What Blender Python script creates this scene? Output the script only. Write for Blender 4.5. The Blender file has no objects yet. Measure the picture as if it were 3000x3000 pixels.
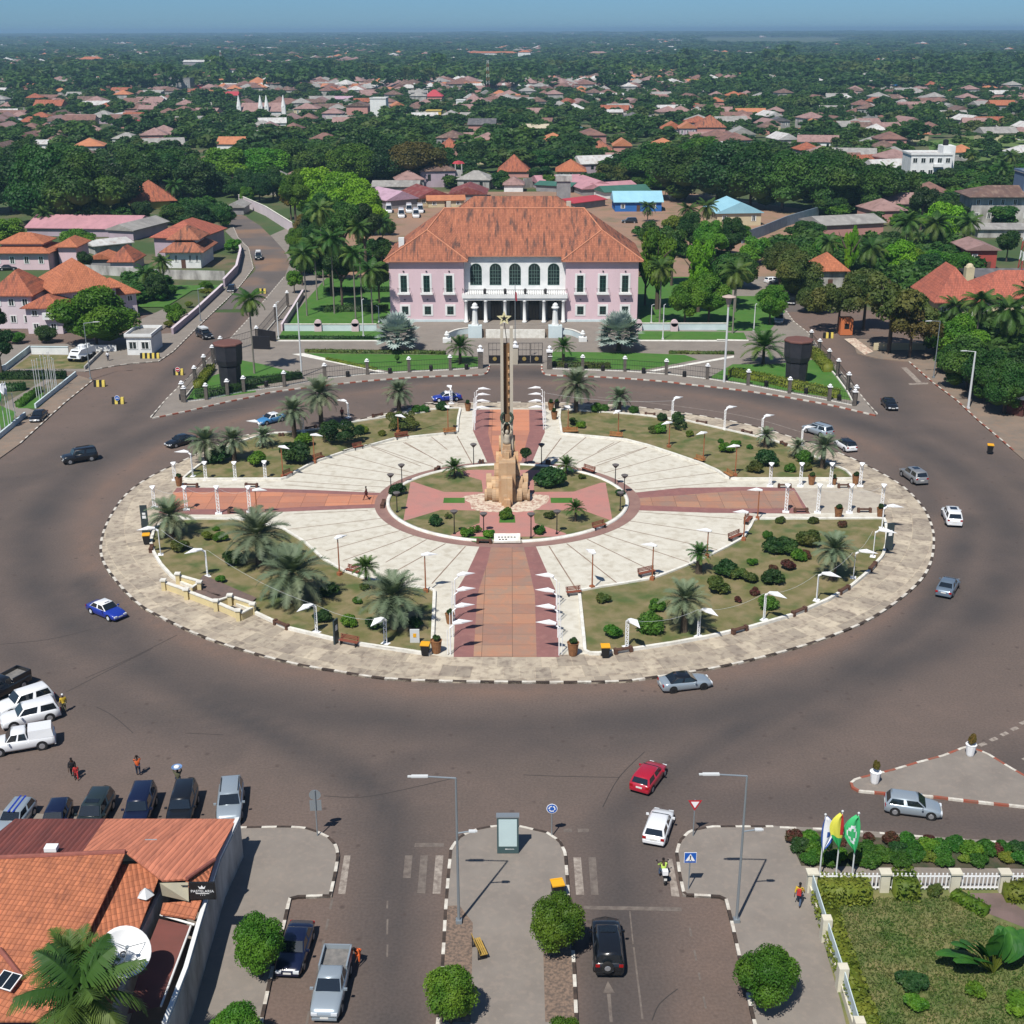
import bpy,math,random
import numpy as np
from mathutils import Vector,Matrix
random.seed(7)
PI = math.pi
# ------------------------------------------------------------------ camera, sky, sun, exposure
FPX,HOR,CAMH,ROLL = 3700.0,88.0,55.0,0.0033
TH = math.atan((1500 - HOR) / FPX)
scene = bpy.context.scene
cd = bpy.data.cameras.new("camera"); cam = bpy.data.objects.new("camera",cd); scene.collection.objects.link(cam)
cam.location = (0,0,CAMH)
cam.rotation_euler = (Matrix.Rotation(PI / 2 - TH,3,'X') @ Matrix.Rotation(-ROLL,3,'Z')).to_euler()
cd.sensor_fit = 'HORIZONTAL'; cd.sensor_width = 36; cd.lens = FPX / 3000 * 36
cd.clip_start = 0.5; cd.clip_end = 60000
scene.camera = cam
SUNV = Vector((-3.06,-6.3,10.6)).normalized()      # towards the sun
world = bpy.data.worlds.new("World"); scene.world = world; world.use_nodes = True
wn = world.node_tree; bg = wn.nodes["Background"]
sky = wn.nodes.new("ShaderNodeTexSky"); sky.sky_type = 'NISHITA'; sky.sun_disc = False
sky.sun_elevation = math.asin(SUNV.z); sky.sun_rotation = math.atan2(SUNV.x,SUNV.y)
sky.air_density = 1.0; sky.dust_density = 0.2; sky.ozone_density = 3.0; sky.altitude = 0
tint = wn.nodes.new("ShaderNodeMix"); tint.data_type = 'RGBA'; tint.blend_type = 'MULTIPLY'; tint.inputs[0].default_value = 1
wtc = wn.nodes.new("ShaderNodeTexCoord"); wsx = wn.nodes.new("ShaderNodeSeparateXYZ"); wmr = wn.nodes.new("ShaderNodeMapRange"); wmr.inputs[1].default_value = 0.02; wmr.inputs[2].default_value = 0.18
wmx = wn.nodes.new("ShaderNodeMix"); wmx.data_type = 'RGBA'; wmx.inputs[6].default_value = (0.37,0.68,1.2,1); wmx.inputs[7].default_value = (0.80,0.86,0.95,1)
wn.links.new(wtc.outputs["Generated"],wsx.inputs[0]); wn.links.new(wsx.outputs[2],wmr.inputs[0]); wn.links.new(wmr.outputs[0],wmx.inputs[0]); wn.links.new(wmx.outputs[2],tint.inputs[7])
wn.links.new(sky.outputs[0],tint.inputs[6]); wn.links.new(tint.outputs[2],bg.inputs[0])
bg.inputs[1].default_value = 0.068
sl = bpy.data.lights.new("sun",'SUN'); so = bpy.data.objects.new("sun",sl); scene.collection.objects.link(so)
sl.energy = 4.8; sl.angle = math.radians(0.5); sl.color = (1.0,0.95,0.87)
so.rotation_euler = (-SUNV).to_track_quat('-Z','Y').to_euler()
scene.view_settings.view_transform = 'Standard'; scene.view_settings.look = 'None'
HAZE = 0.00013
scene.view_settings.exposure = 0.25; scene.view_settings.gamma = 1
scene.render.engine = 'CYCLES'
cy = scene.cycles
cy.max_bounces = 5; cy.diffuse_bounces = 3; cy.glossy_bounces = 2; cy.transmission_bounces = 3; cy.volume_bounces = 0
cy.transparent_max_bounces = 6; cy.use_denoising = True; cy.caustics_reflective = False; cy.caustics_refractive = False

# ------------------------------------------------------------------ photo coordinates to ground points
CROP = dict(F=(0,0,1932 / 3000),A=(0,550,2.576),B=(700,450,2.576),C=(1400,450,2.576),D=(2100,450,1932 / 900),
            E=(250,1100,1.932),M=(1000,900,1.932),N=(1750,1150,1.84),O=(2500,1350,3.864),Q=(0,1900,2.415),
            S=(0,2350,2.576),T=(700,2200,2.415),U=(1450,2150,1932 / 850),W=(2200,2050,1627 / 800),Y=(1050,1300,1932 / 880),
            X=(1350,900,2.76),V=(1250,1600,3.864),H=(1090,700,2.415),I=(2550,500,1932 / 450),J=(0,600,1932 / 450),
            K=(0,0,1.932),L=(1000,0,1.932),R=(2000,0,1.932))
def P(c,x,y,z=0.0):
    ox,oy,s = CROP[c]
    a = ox + x / s - 1500; b = oy + y / s - 1500
    a,b = a * math.cos(ROLL) - b * math.sin(ROLL),a * math.sin(ROLL) + b * math.cos(ROLL)
    ct,st = math.cos(TH),math.sin(TH)
    d = (a,FPX * ct - b * st,-FPX * st - b * ct)
    t = (z - CAMH) / d[2]
    return Vector((d[0] * t,d[1] * t))
def PX(x,y,z):           # world point -> pixel of the 3000 px photo
    ct,st = math.cos(TH),math.sin(TH)
    f = y * ct - (z - CAMH) * st; d = -y * st - (z - CAMH) * ct
    a,b = FPX * x / f,FPX * d / f
    return a * math.cos(ROLL) + b * math.sin(ROLL) + 1500,-a * math.sin(ROLL) + b * math.cos(ROLL) + 1500
def HT(c,x,y,yt):       # height of an upright thing standing at (x,y) whose top is at row yt
    p = P(c,x,y); oy,s = CROP[c][1:]; lo,hi = 0.0,80.0
    for _ in range(40):
        m = (lo + hi) / 2
        if PX(p.x,p.y,m)[1] > oy + yt / s: lo = m
        else: hi = m
    return lo
def PP(c,pts,z=0.0): return [P(c,x,y,z) for x,y in pts]

# ------------------------------------------------------------------ scene helpers
def link(o): scene.collection.objects.link(o); return o
def put(o,label=None,cat=None,group=None,kind=None):
    if label: o['label'] = label
    if cat: o['category'] = cat
    if group: o['group'] = group
    if kind: o['kind'] = kind
    return o
def thing(name,label,cat,loc=(0,0,0),rz=0.0,group=None):
    o = link(bpy.data.objects.new(name,None)); o.empty_display_size = 0.3
    o.location = (loc[0],loc[1],loc[2] if len(loc) > 2 else 0.0); o.rotation_euler = (0,0,rz)
    return put(o,label,cat,group)
def kids(o): return CH.get(o.name,[])
CH = {}
def copy_tree(o,parent=None):
    c = link(o.copy())
    if parent is not None:
        c.parent = parent; CH.setdefault(parent.name,[]).append(c)
    for k in kids(o): copy_tree(k,c)
    return c
def dup(o,loc,rz=0.0,label=None,group=None,sc=1.0,cat=None):
    c = copy_tree(o); c.location = (loc[0],loc[1],loc[2] if len(loc) > 2 else 0.0); c.rotation_euler = (0,0,rz)
    c.scale = (sc,sc,sc) if not isinstance(sc,(tuple,list)) else sc
    return put(c,label,cat,group)
class MB:
    def __init__(s): s.v = []; s.f = []; s.m = []; s.M = None
    def add(s,vs,fs,mi=0):
        b = len(s.v)
        if s.M is not None: vs = [tuple(s.M @ Vector(p)) for p in vs]
        s.v += [tuple(p) for p in vs]; s.f += [tuple(b + i for i in f) for f in fs]; s.m += [mi] * len(fs); return s
    def box(s,x0,x1,y0,y1,z0,z1,mi=0):
        return s.add([(x0,y0,z0),(x1,y0,z0),(x1,y1,z0),(x0,y1,z0),(x0,y0,z1),(x1,y0,z1),(x1,y1,z1),(x0,y1,z1)],
                     [(0,3,2,1),(4,5,6,7),(0,1,5,4),(1,2,6,5),(2,3,7,6),(3,0,4,7)],mi)
    def cb(s,cx,cy,z0,sx,sy,sz,mi=0): return s.box(cx - sx / 2,cx + sx / 2,cy - sy / 2,cy + sy / 2,z0,z0 + sz,mi)
    def bar(s,p,q,w,h,mi=0,base=0.0):      # horizontal bar from p to q, width w, height h standing on base
        p,q = Vector((p[0],p[1])),Vector((q[0],q[1])); d = (q - p)
        if d.length < 1e-6: return s
        n = Vector((-d.y,d.x)).normalized() * w / 2
        c = [p - n,q - n,q + n,p + n]
        return s.prism(c,base,base + h,mi)
    def tube(s,p,q,r0,r1=None,n=8,mi=0,cap=True):
        p,q = Vector(p),Vector(q); r1 = r0 if r1 is None else r1
        d = (q - p).normalized(); a = d.orthogonal().normalized(); b = d.cross(a)
        vs = []
        for c,r in ((p,r0),(q,r1)):
            for i in range(n):
                t = 2 * PI * i / n; vs.append(c + (a * math.cos(t) + b * math.sin(t)) * r)
        fs = [(i,(i + 1) % n,n + (i + 1) % n,n + i) for i in range(n)]
        if cap: fs += [tuple(range(n - 1,-1,-1)),tuple(range(n,2 * n))]
        return s.add(vs,fs,mi)
    def path(s,pts,r,n=6,mi=0):
        for i in range(len(pts) - 1): s.tube(pts[i],pts[i + 1],r,r,n,mi)
        return s
    def prism(s,poly,z0,z1,mi=0,side=None):
        n = len(poly); vs = [(p[0],p[1],z0) for p in poly] + [(p[0],p[1],z1) for p in poly]
        a = sum(poly[i][0] * poly[(i + 1) % n][1] - poly[(i + 1) % n][0] * poly[i][1] for i in range(n))
        fs = [(i,(i + 1) % n,n + (i + 1) % n,n + i) for i in range(n)]; top = tuple(range(n,2 * n))
        if a < 0: fs = [f[::-1] for f in fs]; top = top[::-1]
        s.add(vs,[top],mi); b = len(s.v) - 2 * n
        s.f += [tuple(b + i for i in f) for f in fs]; s.m += [mi if side is None else side] * len(fs)
        return s
    def flat(s,poly,z,mi=0):
        n = len(poly); a = sum(poly[i][0] * poly[(i + 1) % n][1] - poly[(i + 1) % n][0] * poly[i][1] for i in range(n))
        f = tuple(range(n)); return s.add([(p[0],p[1],z) for p in poly],[f if a > 0 else f[::-1]],mi)
    def lathe(s,prof,n=12,c=(0,0,0),mi=0):
        vs = [];
        for r,z in prof:
            for i in range(n): t = 2 * PI * i / n; vs.append((c[0] + r * math.cos(t),c[1] + r * math.sin(t),c[2] + z))
        fs = []
        for k in range(len(prof) - 1):
            for i in range(n): j = (i + 1) % n; fs.append((k * n + i,k * n + j,(k + 1) * n + j,(k + 1) * n + i))
        fs.append(tuple((len(prof) - 1) * n + i for i in range(n))); fs.append(tuple(range(n - 1,-1,-1)))
        return s.add(vs,fs,mi)
    def ball(s,c,r,n=10,mi=0,sq=(1,1,1)):
        prof = [(math.cos(-PI / 2 + PI * k / (n // 2)) * 1.0,math.sin(-PI / 2 + PI * k / (n // 2))) for k in range(n // 2 + 1)]
        vs = []
        for a,b in prof:
            for i in range(n): t = 2 * PI * i / n; vs.append((c[0] + a * math.cos(t) * r * sq[0],c[1] + a * math.sin(t) * r * sq[1],c[2] + b * r * sq[2]))
        fs = [(k * n + i,k * n + (i + 1) % n,(k + 1) * n + (i + 1) % n,(k + 1) * n + i) for k in range(n // 2) for i in range(n)]
        return s.add(vs,fs,mi)
    def mesh(s,name,mats,smooth=False):
        me = bpy.data.meshes.new(name); me.from_pydata(s.v,[],s.f)
        for m in (mats if isinstance(mats,(list,tuple)) else [mats]): me.materials.append(m)
        if len(me.materials) > 1: me.polygons.foreach_set('material_index',s.m)
        if smooth: me.polygons.foreach_set('use_smooth',[True] * len(s.f))
        me.update(); return me
    def build(s,name,mats,parent=None,smooth=False,**kw):
        return part(name,s.mesh(name,mats,smooth),parent,**kw)
def part(name,me,parent=None,**kw):
    o = link(bpy.data.objects.new(name,me))
    if parent is not None: o.parent = parent; CH.setdefault(parent.name,[]).append(o)
    return put(o,**kw)
def struct(name,mb,mats,smooth=False): return mb.build(name,mats,None,smooth,kind='structure')
def spline(pts,closed=True,k=5):
    n = len(pts); out = []
    for i in range(n if closed else n - 1):
        p0,p1,p2,p3 = (pts[(i - 1) % n],pts[i],pts[(i + 1) % n],pts[(i + 2) % n]) if closed else (pts[max(i - 1,0)],pts[i],pts[i + 1],pts[min(i + 2,n - 1)])
        for j in range(k):
            t = j / k
            out.append(0.5 * ((2 * p1) + (p2 - p0) * t + (2 * p0 - 5 * p1 + 4 * p2 - p3) * t * t + (3 * p1 - p0 - 3 * p2 + p3) * t ** 3))
    if not closed: out.append(pts[-1])
    return out
def resample(pts,step,closed=False):
    pts = list(pts) + ([pts[0]] if closed else []); L = [0]
    for i in range(len(pts) - 1): L.append(L[-1] + (pts[i + 1] - pts[i]).length)
    n = max(1,round(L[-1] / step)); out = []; k = 0
    for j in range(n + (0 if closed else 1)):
        t = L[-1] * j / n
        while k < len(L) - 2 and L[k + 1] < t: k += 1
        u = (t - L[k]) / max(L[k + 1] - L[k],1e-9); out.append(pts[k].lerp(pts[k + 1],u))
    return out
def offset(pts,d,closed=False):
    n = len(pts); out = []
    for i in range(n):
        a = pts[(i - 1) % n] if closed or i > 0 else pts[i]; b = pts[(i + 1) % n] if closed or i < n - 1 else pts[i]
        t = (b - a).normalized(); out.append(pts[i] + Vector((-t.y,t.x)) * d)
    return out
def ribbon(mb,a,b,z0,z1,mis,closed=False,per=1):
    """solid strip between polylines a and b; top at z1"""
    n = len(a); m = n if closed else n - 1
    for i in range(m):
        j = (i + 1) % n; mi = mis[(i // per) % len(mis)]
        mb.add([(a[i].x,a[i].y,z0),(a[j].x,a[j].y,z0),(b[j].x,b[j].y,z0),(b[i].x,b[i].y,z0),
                (a[i].x,a[i].y,z1),(a[j].x,a[j].y,z1),(b[j].x,b[j].y,z1),(b[i].x,b[i].y,z1)],
               [(0,1,5,4),(4,5,6,7),(2,3,7,6)] + ([] if closed else ([(0,4,7,3)] if i == 0 else []) + ([(1,2,6,5)] if i == m - 1 else [])),mi)
def kerb(name,pts,mats,closed=False,seg=1.0,w=0.22,h=0.17,side=1,z0=0.0,label=None):
    q = resample(pts,seg / 2,closed); mb = MB()
    ribbon(mb,q,offset(q,w * side,closed),z0,z0 + h,[0,1] if len(mats) > 1 else [0],closed,2)
    return struct(name,mb,mats)

# ------------------------------------------------------------------ materials
def lin(c):
    return tuple(((x / 255) / 12.92 if x / 255 <= 0.04045 else ((x / 255 + 0.055) / 1.055) ** 2.4) for x in c) + (1,)
MATS = {}
def mat(name,c1,c2=None,scale=1.0,rough=0.8,metal=0.0,bump=0.0,contrast=(0.35,0.65),detail=4,c3=None,s3=8.0,amt3=0.35,spec=0.3,coat=0.0,stretch=None,rand=0.0,gen=False):
    """colours are linear base colours; c2 mixes in by noise, c3 by a finer noise"""
    if name in MATS: return MATS[name]
    m = bpy.data.materials.new(name); m.use_nodes = True; nt = m.node_tree; b = nt.nodes["Principled BSDF"]; N = nt.nodes.new; Lk = nt.links.new
    b.inputs["Roughness"].default_value = rough; b.inputs["Metallic"].default_value = metal; b.inputs["Specular IOR Level"].default_value = spec
    b.inputs["Coat Weight"].default_value = coat; b.inputs["Coat Roughness"].default_value = 0.06
    c4 = lambda c: tuple(c)[:3] + (1,)
    col = None
    if c2 is not None or bump or rand:
        tc = N("ShaderNodeTexCoord"); co = tc.outputs["Object"]
        if stretch:
            mp = N("ShaderNodeMapping"); mp.inputs["Scale"].default_value = stretch; Lk(co,mp.inputs[0]); co = mp.outputs[0]
        nz = N("ShaderNodeTexNoise"); nz.inputs["Scale"].default_value = scale; nz.inputs["Detail"].default_value = detail; nz.inputs["Roughness"].default_value = 0.6; Lk(co,nz.inputs[0])
        rp = N("ShaderNodeValToRGB"); rp.color_ramp.elements[0].position = contrast[0]; rp.color_ramp.elements[1].position = contrast[1]
        rp.color_ramp.elements[0].color = c4(c1); rp.color_ramp.elements[1].color = c4(c2 if c2 is not None else c1); Lk(nz.outputs[0],rp.inputs[0]); col = rp.outputs[0]
        if c3 is not None:
            n2 = N("ShaderNodeTexNoise"); n2.inputs["Scale"].default_value = s3; n2.inputs["Detail"].default_value = 3; Lk(co,n2.inputs[0])
            r2 = N("ShaderNodeMapRange"); r2.inputs[1].default_value = 0.5; r2.inputs[2].default_value = 0.68; r2.inputs[4].default_value = amt3; Lk(n2.outputs[0],r2.inputs[0])
            mx = N("ShaderNodeMix"); mx.data_type = 'RGBA'; Lk(r2.outputs[0],mx.inputs[0]); Lk(col,mx.inputs[6]); mx.inputs[7].default_value = c4(c3); col = mx.outputs[2]
        if rand:
            oi = N("ShaderNodeObjectInfo"); hs = N("ShaderNodeHueSaturation"); mr = N("ShaderNodeMapRange"); mr.inputs[3].default_value = 1 - rand; mr.inputs[4].default_value = 1 + rand
            Lk(oi.outputs["Random"],mr.inputs[0]); Lk(mr.outputs[0],hs.inputs["Value"])
            m2 = N("ShaderNodeMath"); m2.operation = 'MULTIPLY_ADD'; m2.inputs[1].default_value = 0.035 * (1 if rand < 0.5 else 2); m2.inputs[2].default_value = 0.485
            f = N("ShaderNodeMath"); f.operation = 'FRACT'; mu = N("ShaderNodeMath"); mu.operation = 'MULTIPLY'; mu.inputs[1].default_value = 7.31
            Lk(oi.outputs["Random"],mu.inputs[0]); Lk(mu.outputs[0],f.inputs[0]); Lk(f.outputs[0],m2.inputs[0]); Lk(m2.outputs[0],hs.inputs["Hue"]); Lk(col,hs.inputs["Color"]); col = hs.outputs[0]
        if bump:
            bp = N("ShaderNodeBump"); bp.inputs["Distance"].default_value = bump; bp.inputs["Strength"].default_value = 0.6; Lk(nz.outputs[0],bp.inputs["Height"]); Lk(bp.outputs[0],b.inputs["Normal"])
        Lk(col,b.inputs["Base Color"])
    else: b.inputs["Base Color"].default_value = c4(c1)
    MATS[name] = m; return m
def leafmat(name,c1,c2,scale=0.45,rand=0.25,trans=0.3,rough=0.55,c3=None,s3=2.2,amt3=0.5):
    m = mat(name,c1,c2,scale=scale,rough=rough,spec=0.25,contrast=(0.38,0.62),detail=3,c3=c3,s3=s3,amt3=amt3,rand=rand)
    nt = m.node_tree; b = nt.nodes["Principled BSDF"]; out = nt.nodes["Material Output"]
    tr = nt.nodes.new("ShaderNodeBsdfTranslucent"); ms = nt.nodes.new("ShaderNodeMixShader"); ms.inputs[0].default_value = trans
    src = b.inputs["Base Color"].links[0].from_socket; g = nt.nodes.new("ShaderNodeMix"); g.data_type = 'RGBA'; g.blend_type = 'MULTIPLY'; g.inputs[0].default_value = 1
    nt.links.new(src,g.inputs[6]); g.inputs[7].default_value = (1.2,1.3,0.5,1)
    nt.links.new(g.outputs[2],tr.inputs[0]); nt.links.new(b.outputs[0],ms.inputs[1]); nt.links.new(tr.outputs[0],ms.inputs[2]); nt.links.new(ms.outputs[0],out.inputs[0])
    return m
# ------------------------------------------------------------------ ground, roads and pavements
M_soil = mat("soil",(0.05,0.085,0.025),(0.16,0.12,0.075),scale=0.035,contrast=(0.45,0.66),detail=8,c3=(0.05,0.09,0.03),s3=0.15,amt3=0.8)
M_kwhite = mat("kerb_white",(0.62,0.60,0.54),(0.42,0.38,0.33),scale=2.0)
M_kblack = mat("kerb_black",(0.035,0.028,0.024),(0.07,0.05,0.04),scale=2.0)
M_kred = mat("kerb_red",(0.30,0.07,0.04),(0.22,0.10,0.07),scale=2.0)
M_wwhite = mat("white_kerb_paint",(0.70,0.69,0.64),(0.50,0.48,0.42),scale=1.2,contrast=(0.4,0.75))
M_mark = mat("road_paint",(0.34,0.30,0.26),(0.17,0.14,0.12),scale=2.2,detail=8)
M_mark2 = mat("worn_road_paint",(0.17,0.145,0.125),(0.11,0.09,0.08),scale=2.0)
gm = MB()
gr = [40,2000]
rows_ = [(-60,-.02),(4000,-.02),(13500,30),(44000,41)]
def gz(y):
    for (a,p),(b,q) in zip(rows_[:-1],rows_[1:]):
        if y <= b: return p + (q - p) * (y - a) / (b - a)
    return 41
gm.add([(x,y,z) for y,z in rows_ for x in (-30000,30000)],[(0,1,3,2),(2,3,5,4),(4,5,7,6)])
struct("ground",gm,M_soil)

OUT = PP('E',[(1932,170),(1260,310),(905,342),(500,510),(270,640),(150,780),(85,940),(105,1080),(270,1280),(450,1390),(720,1510),(1090,1620),(1400,1680),(1850,1735)]) + \
      PP('N',[(0,1570),(300,1545),(650,1490),(970,1415),(1240,1330),(1500,1215),(1720,1050),(1800,930),(1820,800),(1800,700),(1750,610),(1650,510),(1500,420),(1320,335),(1100,260),(850,185),(600,135),(300,90),(0,65)]) + PP('M',[(966,541),(500,550)])
OUT = OUT[::-1]
CEN = Vector((0.77,152.0))
OUTS = spline(OUT,True,4)
if sum(OUTS[i].x * OUTS[(i + 1) % len(OUTS)].y - OUTS[(i + 1) % len(OUTS)].x * OUTS[i].y for i in range(len(OUTS))) < 0: OUTS = OUTS[::-1]

# asphalt sheet with wear (dark tyre polished lanes) and dust (reddish margins) as surface dirt
def asphalt_sheet():
    xs = np.arange(-120,121,1.25); ys = np.arange(38,262,1.25); X,Yy = np.meshgrid(xs,ys)
    r = np.hypot(X - CEN.x,Yy - CEN.y); wear = np.exp(-((r - 59.0) / 3.2) ** 2) * 0.85
    wear = np.maximum(wear,0.55 * np.exp(-((r - 65.5) / 3.0) ** 2) * (np.sin(np.arctan2(Yy - CEN.y,X - CEN.x) * 2 + 1) > -0.3))
    lanes = [[('F',740,1932),('F',740,1600),('F',700,1480),('F',520,1390),('F',300,1270),('F',150,1100)],
             [('F',690,1932),('F',720,1700),('F',715,1540),('F',640,1440),('F',470,1370)],
             [('F',1160,1932),('F',1170,1700),('F',1160,1560),('F',1260,1460),('F',1430,1360),('F',1620,1260),('F',1770,1130),('F',1830,980)],
             [('F',1215,1932),('F',1210,1640),('F',1280,1490),('F',1450,1400),('F',1640,1310)],
             [('F',720,1560),('F',760,1450),('F',960,1400),('F',1200,1400),('F',1440,1330)],
             [('F',0,905),('F',150,880),('F',330,800),('F',480,740)],[('F',1932,1440),('F',1650,1500),('F',1400,1520),('F',1250,1500)],
             [('F',1932,1560),('F',1700,1550),('F',1500,1510)],[('F',1620,640),('F',1690,740),('F',1720,860),('F',1760,960)],
             [('F',470,500),('F',440,600),('F',330,700),('F',200,830)]]
    for li,ln in enumerate(lanes):
        w = 2.1 if li not in (4,5,6,8) else 3.0
        q = [P(*a) for a in ln]; q = spline(q,False,5); best = np.full(X.shape,1e9)
        for a,b in zip(q[:-1],q[1:]):
            dx,dy = b.x - a.x,b.y - a.y; L2 = dx * dx + dy * dy
            t = np.clip(((X - a.x) * dx + (Yy - a.y) * dy) / L2,0,1); best = np.minimum(best,np.hypot(X - a.x - t * dx,Yy - a.y - t * dy))
        wear = np.maximum(wear,(0.9 if li in (0,2) else 0.6) * np.exp(-(best / w) ** 2))
    dust = np.exp(-np.abs(r - 53.0) / 1.3) * 0.9 + 0.5 * np.clip((r - 70) / 25,0,1)
    dust = np.clip(dust - wear * 0.8,0,1)
    h,w_ = X.shape; vs = np.stack([X,Yy,np.zeros_like(X)],-1).reshape(-1,3)
    i = np.arange(h * w_).reshape(h,w_); f = np.stack([i[:-1,:-1],i[:-1,1:],i[1:,1:],i[1:,:-1]],-1).reshape(-1,4)
    me = bpy.data.meshes.new("asphalt"); me.from_pydata(vs.tolist(),[],f.tolist())
    for nm,arr in (("wear",wear),("dust",dust)):
        a = me.attributes.new(nm,'FLOAT','POINT'); a.data.foreach_set('value',arr.reshape(-1).astype(np.float32))
    m = mat("asphalt_mat",(0.132,0.100,0.086),(0.106,0.084,0.073),scale=0.09,rough=0.9,contrast=(0.3,0.7),detail=9,c3=(0.145,0.108,0.092),s3=0.35,amt3=0.4)
    nt = m.node_tree; b = nt.nodes["Principled BSDF"]; src = b.inputs["Base Color"].links[0].from_socket; N = nt.nodes.new
    def attr_mix(src,nm,colr,nscale,lo):
        at = N("ShaderNodeAttribute"); at.attribute_name = nm; tc = N("ShaderNodeTexCoord"); nz = N("ShaderNodeTexNoise"); nz.inputs["Scale"].default_value = nscale; nz.inputs["Detail"].default_value = 6
        nt.links.new(tc.outputs["Object"],nz.inputs[0]); mr = N("ShaderNodeMapRange"); mr.inputs[1].default_value = 0.25; mr.inputs[2].default_value = 0.75; mr.inputs[3].default_value = lo; mr.inputs[4].default_value = 1.25
        nt.links.new(nz.outputs[0],mr.inputs[0]); mu = N("ShaderNodeMath"); mu.operation = 'MULTIPLY'; mu.use_clamp = True
        nt.links.new(at.outputs["Fac"],mu.inputs[0]); nt.links.new(mr.outputs[0],mu.inputs[1])
        mx = N("ShaderNodeMix"); mx.data_type = 'RGBA'; nt.links.new(mu.outputs[0],mx.inputs[0]); nt.links.new(src,mx.inputs[6]); mx.inputs[7].default_value = colr; return mx.outputs[2]
    s = attr_mix(src,"dust",(0.175,0.115,0.088,1),0.25,0.2); s = attr_mix(s,"wear",(0.057,0.051,0.050,1),0.12,0.55)
    # small dark stains and fine grain
    tc = N("ShaderNodeTexCoord"); vo = N("ShaderNodeTexVoronoi"); vo.inputs["Scale"].default_value = 0.5; nt.links.new(tc.outputs["Object"],vo.inputs[0])
    mr = N("ShaderNodeMapRange"); mr.inputs[1].default_value = 0.05; mr.inputs[2].default_value = 0.13; mr.inputs[3].default_value = 0.65; mr.inputs[4].default_value = 0.0; nt.links.new(vo.outputs["Distance"],mr.inputs[0])
    mx = N("ShaderNodeMix"); mx.data_type = 'RGBA'; nt.links.new(mr.outputs[0],mx.inputs[0]); nt.links.new(s,mx.inputs[6]); mx.inputs[7].default_value = (0.06,0.045,0.04,1)
    nz = N("ShaderNodeTexNoise"); nz.inputs["Scale"].default_value = 5.0; nz.inputs["Detail"].default_value = 5; nt.links.new(tc.outputs["Object"],nz.inputs[0])
    m3 = N("ShaderNodeMapRange"); m3.inputs[1].default_value = 0.3; m3.inputs[2].default_value = 0.7; m3.inputs[3].default_value = 0.86; m3.inputs[4].default_value = 1.14; nt.links.new(nz.outputs[0],m3.inputs[0])
    hs = N("ShaderNodeHueSaturation"); nt.links.new(mx.outputs[2],hs.inputs["Color"]); nt.links.new(m3.outputs[0],hs.inputs["Value"]); nt.links.new(hs.outputs[0],b.inputs["Base Color"])
    me.materials.append(m); part("plaza_road",me,None,kind='structure'); return m
M_asph = asphalt_sheet()
M_road = mat("far_asphalt",(0.130,0.110,0.10),(0.10,0.087,0.082),scale=0.08,rough=0.9,detail=8,c3=(0.23,0.14,0.09),s3=0.06,amt3=0.8)
M_pave = mat("pavement_grey",(0.225,0.20,0.175),(0.19,0.168,0.148),scale=0.35,detail=9,c3=(0.27,0.225,0.19),s3=2.5,amt3=0.4,bump=0.01)
M_dirt = mat("dirt_path",(0.23,0.175,0.135),(0.165,0.14,0.115),scale=0.3,detail=8,c3=(0.26,0.165,0.11),s3=0.8)
M_gravel = mat("gravel",(0.22,0.155,0.115),(0.11,0.085,0.07),scale=5.0,detail=6,contrast=(0.4,0.6),bump=0.05)
# the two streets that climb away left and right of the palace grounds
mb = MB(); mb.flat(PP('B',[(130,1170),(240,1060),(345,935),(385,830),(345,740),(238,620),(160,545),(60,480)]) + PP('A',[(1860,215),(1740,180),(1700,190),(1740,280),(1790,380),(1880,460),(1932,620),(1850,700),(1700,870),(1645,920)]),0.004)
mb.flat(PP('D',[(435,995),(400,900),(300,760),(225,640),(235,560),(330,560),(335,640),(420,800),(540,950),(565,995)]),0.004)
struct("side_streets",mb,M_road)
def paved(name,poly,m,z1=0.15,z0=-0.01):
    mb = MB(); mb.prism(poly,z0,z1); return struct(name,mb,m)
ARC_L = PP('A',[(1150,1742),(1400,1692),(1700,1622),(1932,1575)]) + PP('B',[(230,1807),(480,1772),(720,1745),(930,1722),(1120,1706),(1320,1692),(1550,1682),(1800,1674),(1868,1655),(1885,1600)])
ARC_R = PP('C',[(488,1600),(492,1650),(540,1674),(720,1681),(930,1689),(1150,1702),(1400,1722),(1600,1746),(1800,1767),(1932,1783)]) + PP('D',[(180,1494),(420,1531),(700,1581),(900,1626),(1000,1650)])
RT = PP('D',[(1003,1640),(930,1560),(880,1497),(760,1360),(640,1230),(570,1130),(480,1060),(430,990),(400,900),(300,760),(225,640),(235,560)])
LFT = PP('B',[(345,935),(240,1060),(60,1270),(-60,1400)]) + PP('A',[(1370,1492),(1260,1602),(1145,1735)])
GATE_S = P('B',1885,1590),P('C',488,1590)
back = [Vector((70,420)),Vector((-60,420))] + PP('B',[(238,620),(345,740),(385,830)])
paved("palace_forecourt",ARC_L[:] + ARC_R[:] + RT[1:] + back + LFT[:-1],M_pave)
kerb("kerb_palace_left",spline(ARC_L,False,3),[M_kwhite,M_kred],seg=1.05,side=-1,w=0.25,h=0.19)
kerb("kerb_palace_right",spline(ARC_R,False,3),[M_kwhite,M_kred],seg=1.05,side=-1,w=0.25,h=0.19)
kerb("kerb_right_street",RT[:8],[M_kwhite,M_pave],seg=1.2,side=-1)
kerb("kerb_left_street",LFT,[M_kwhite,M_pave],seg=1.2,side=-1)
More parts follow.
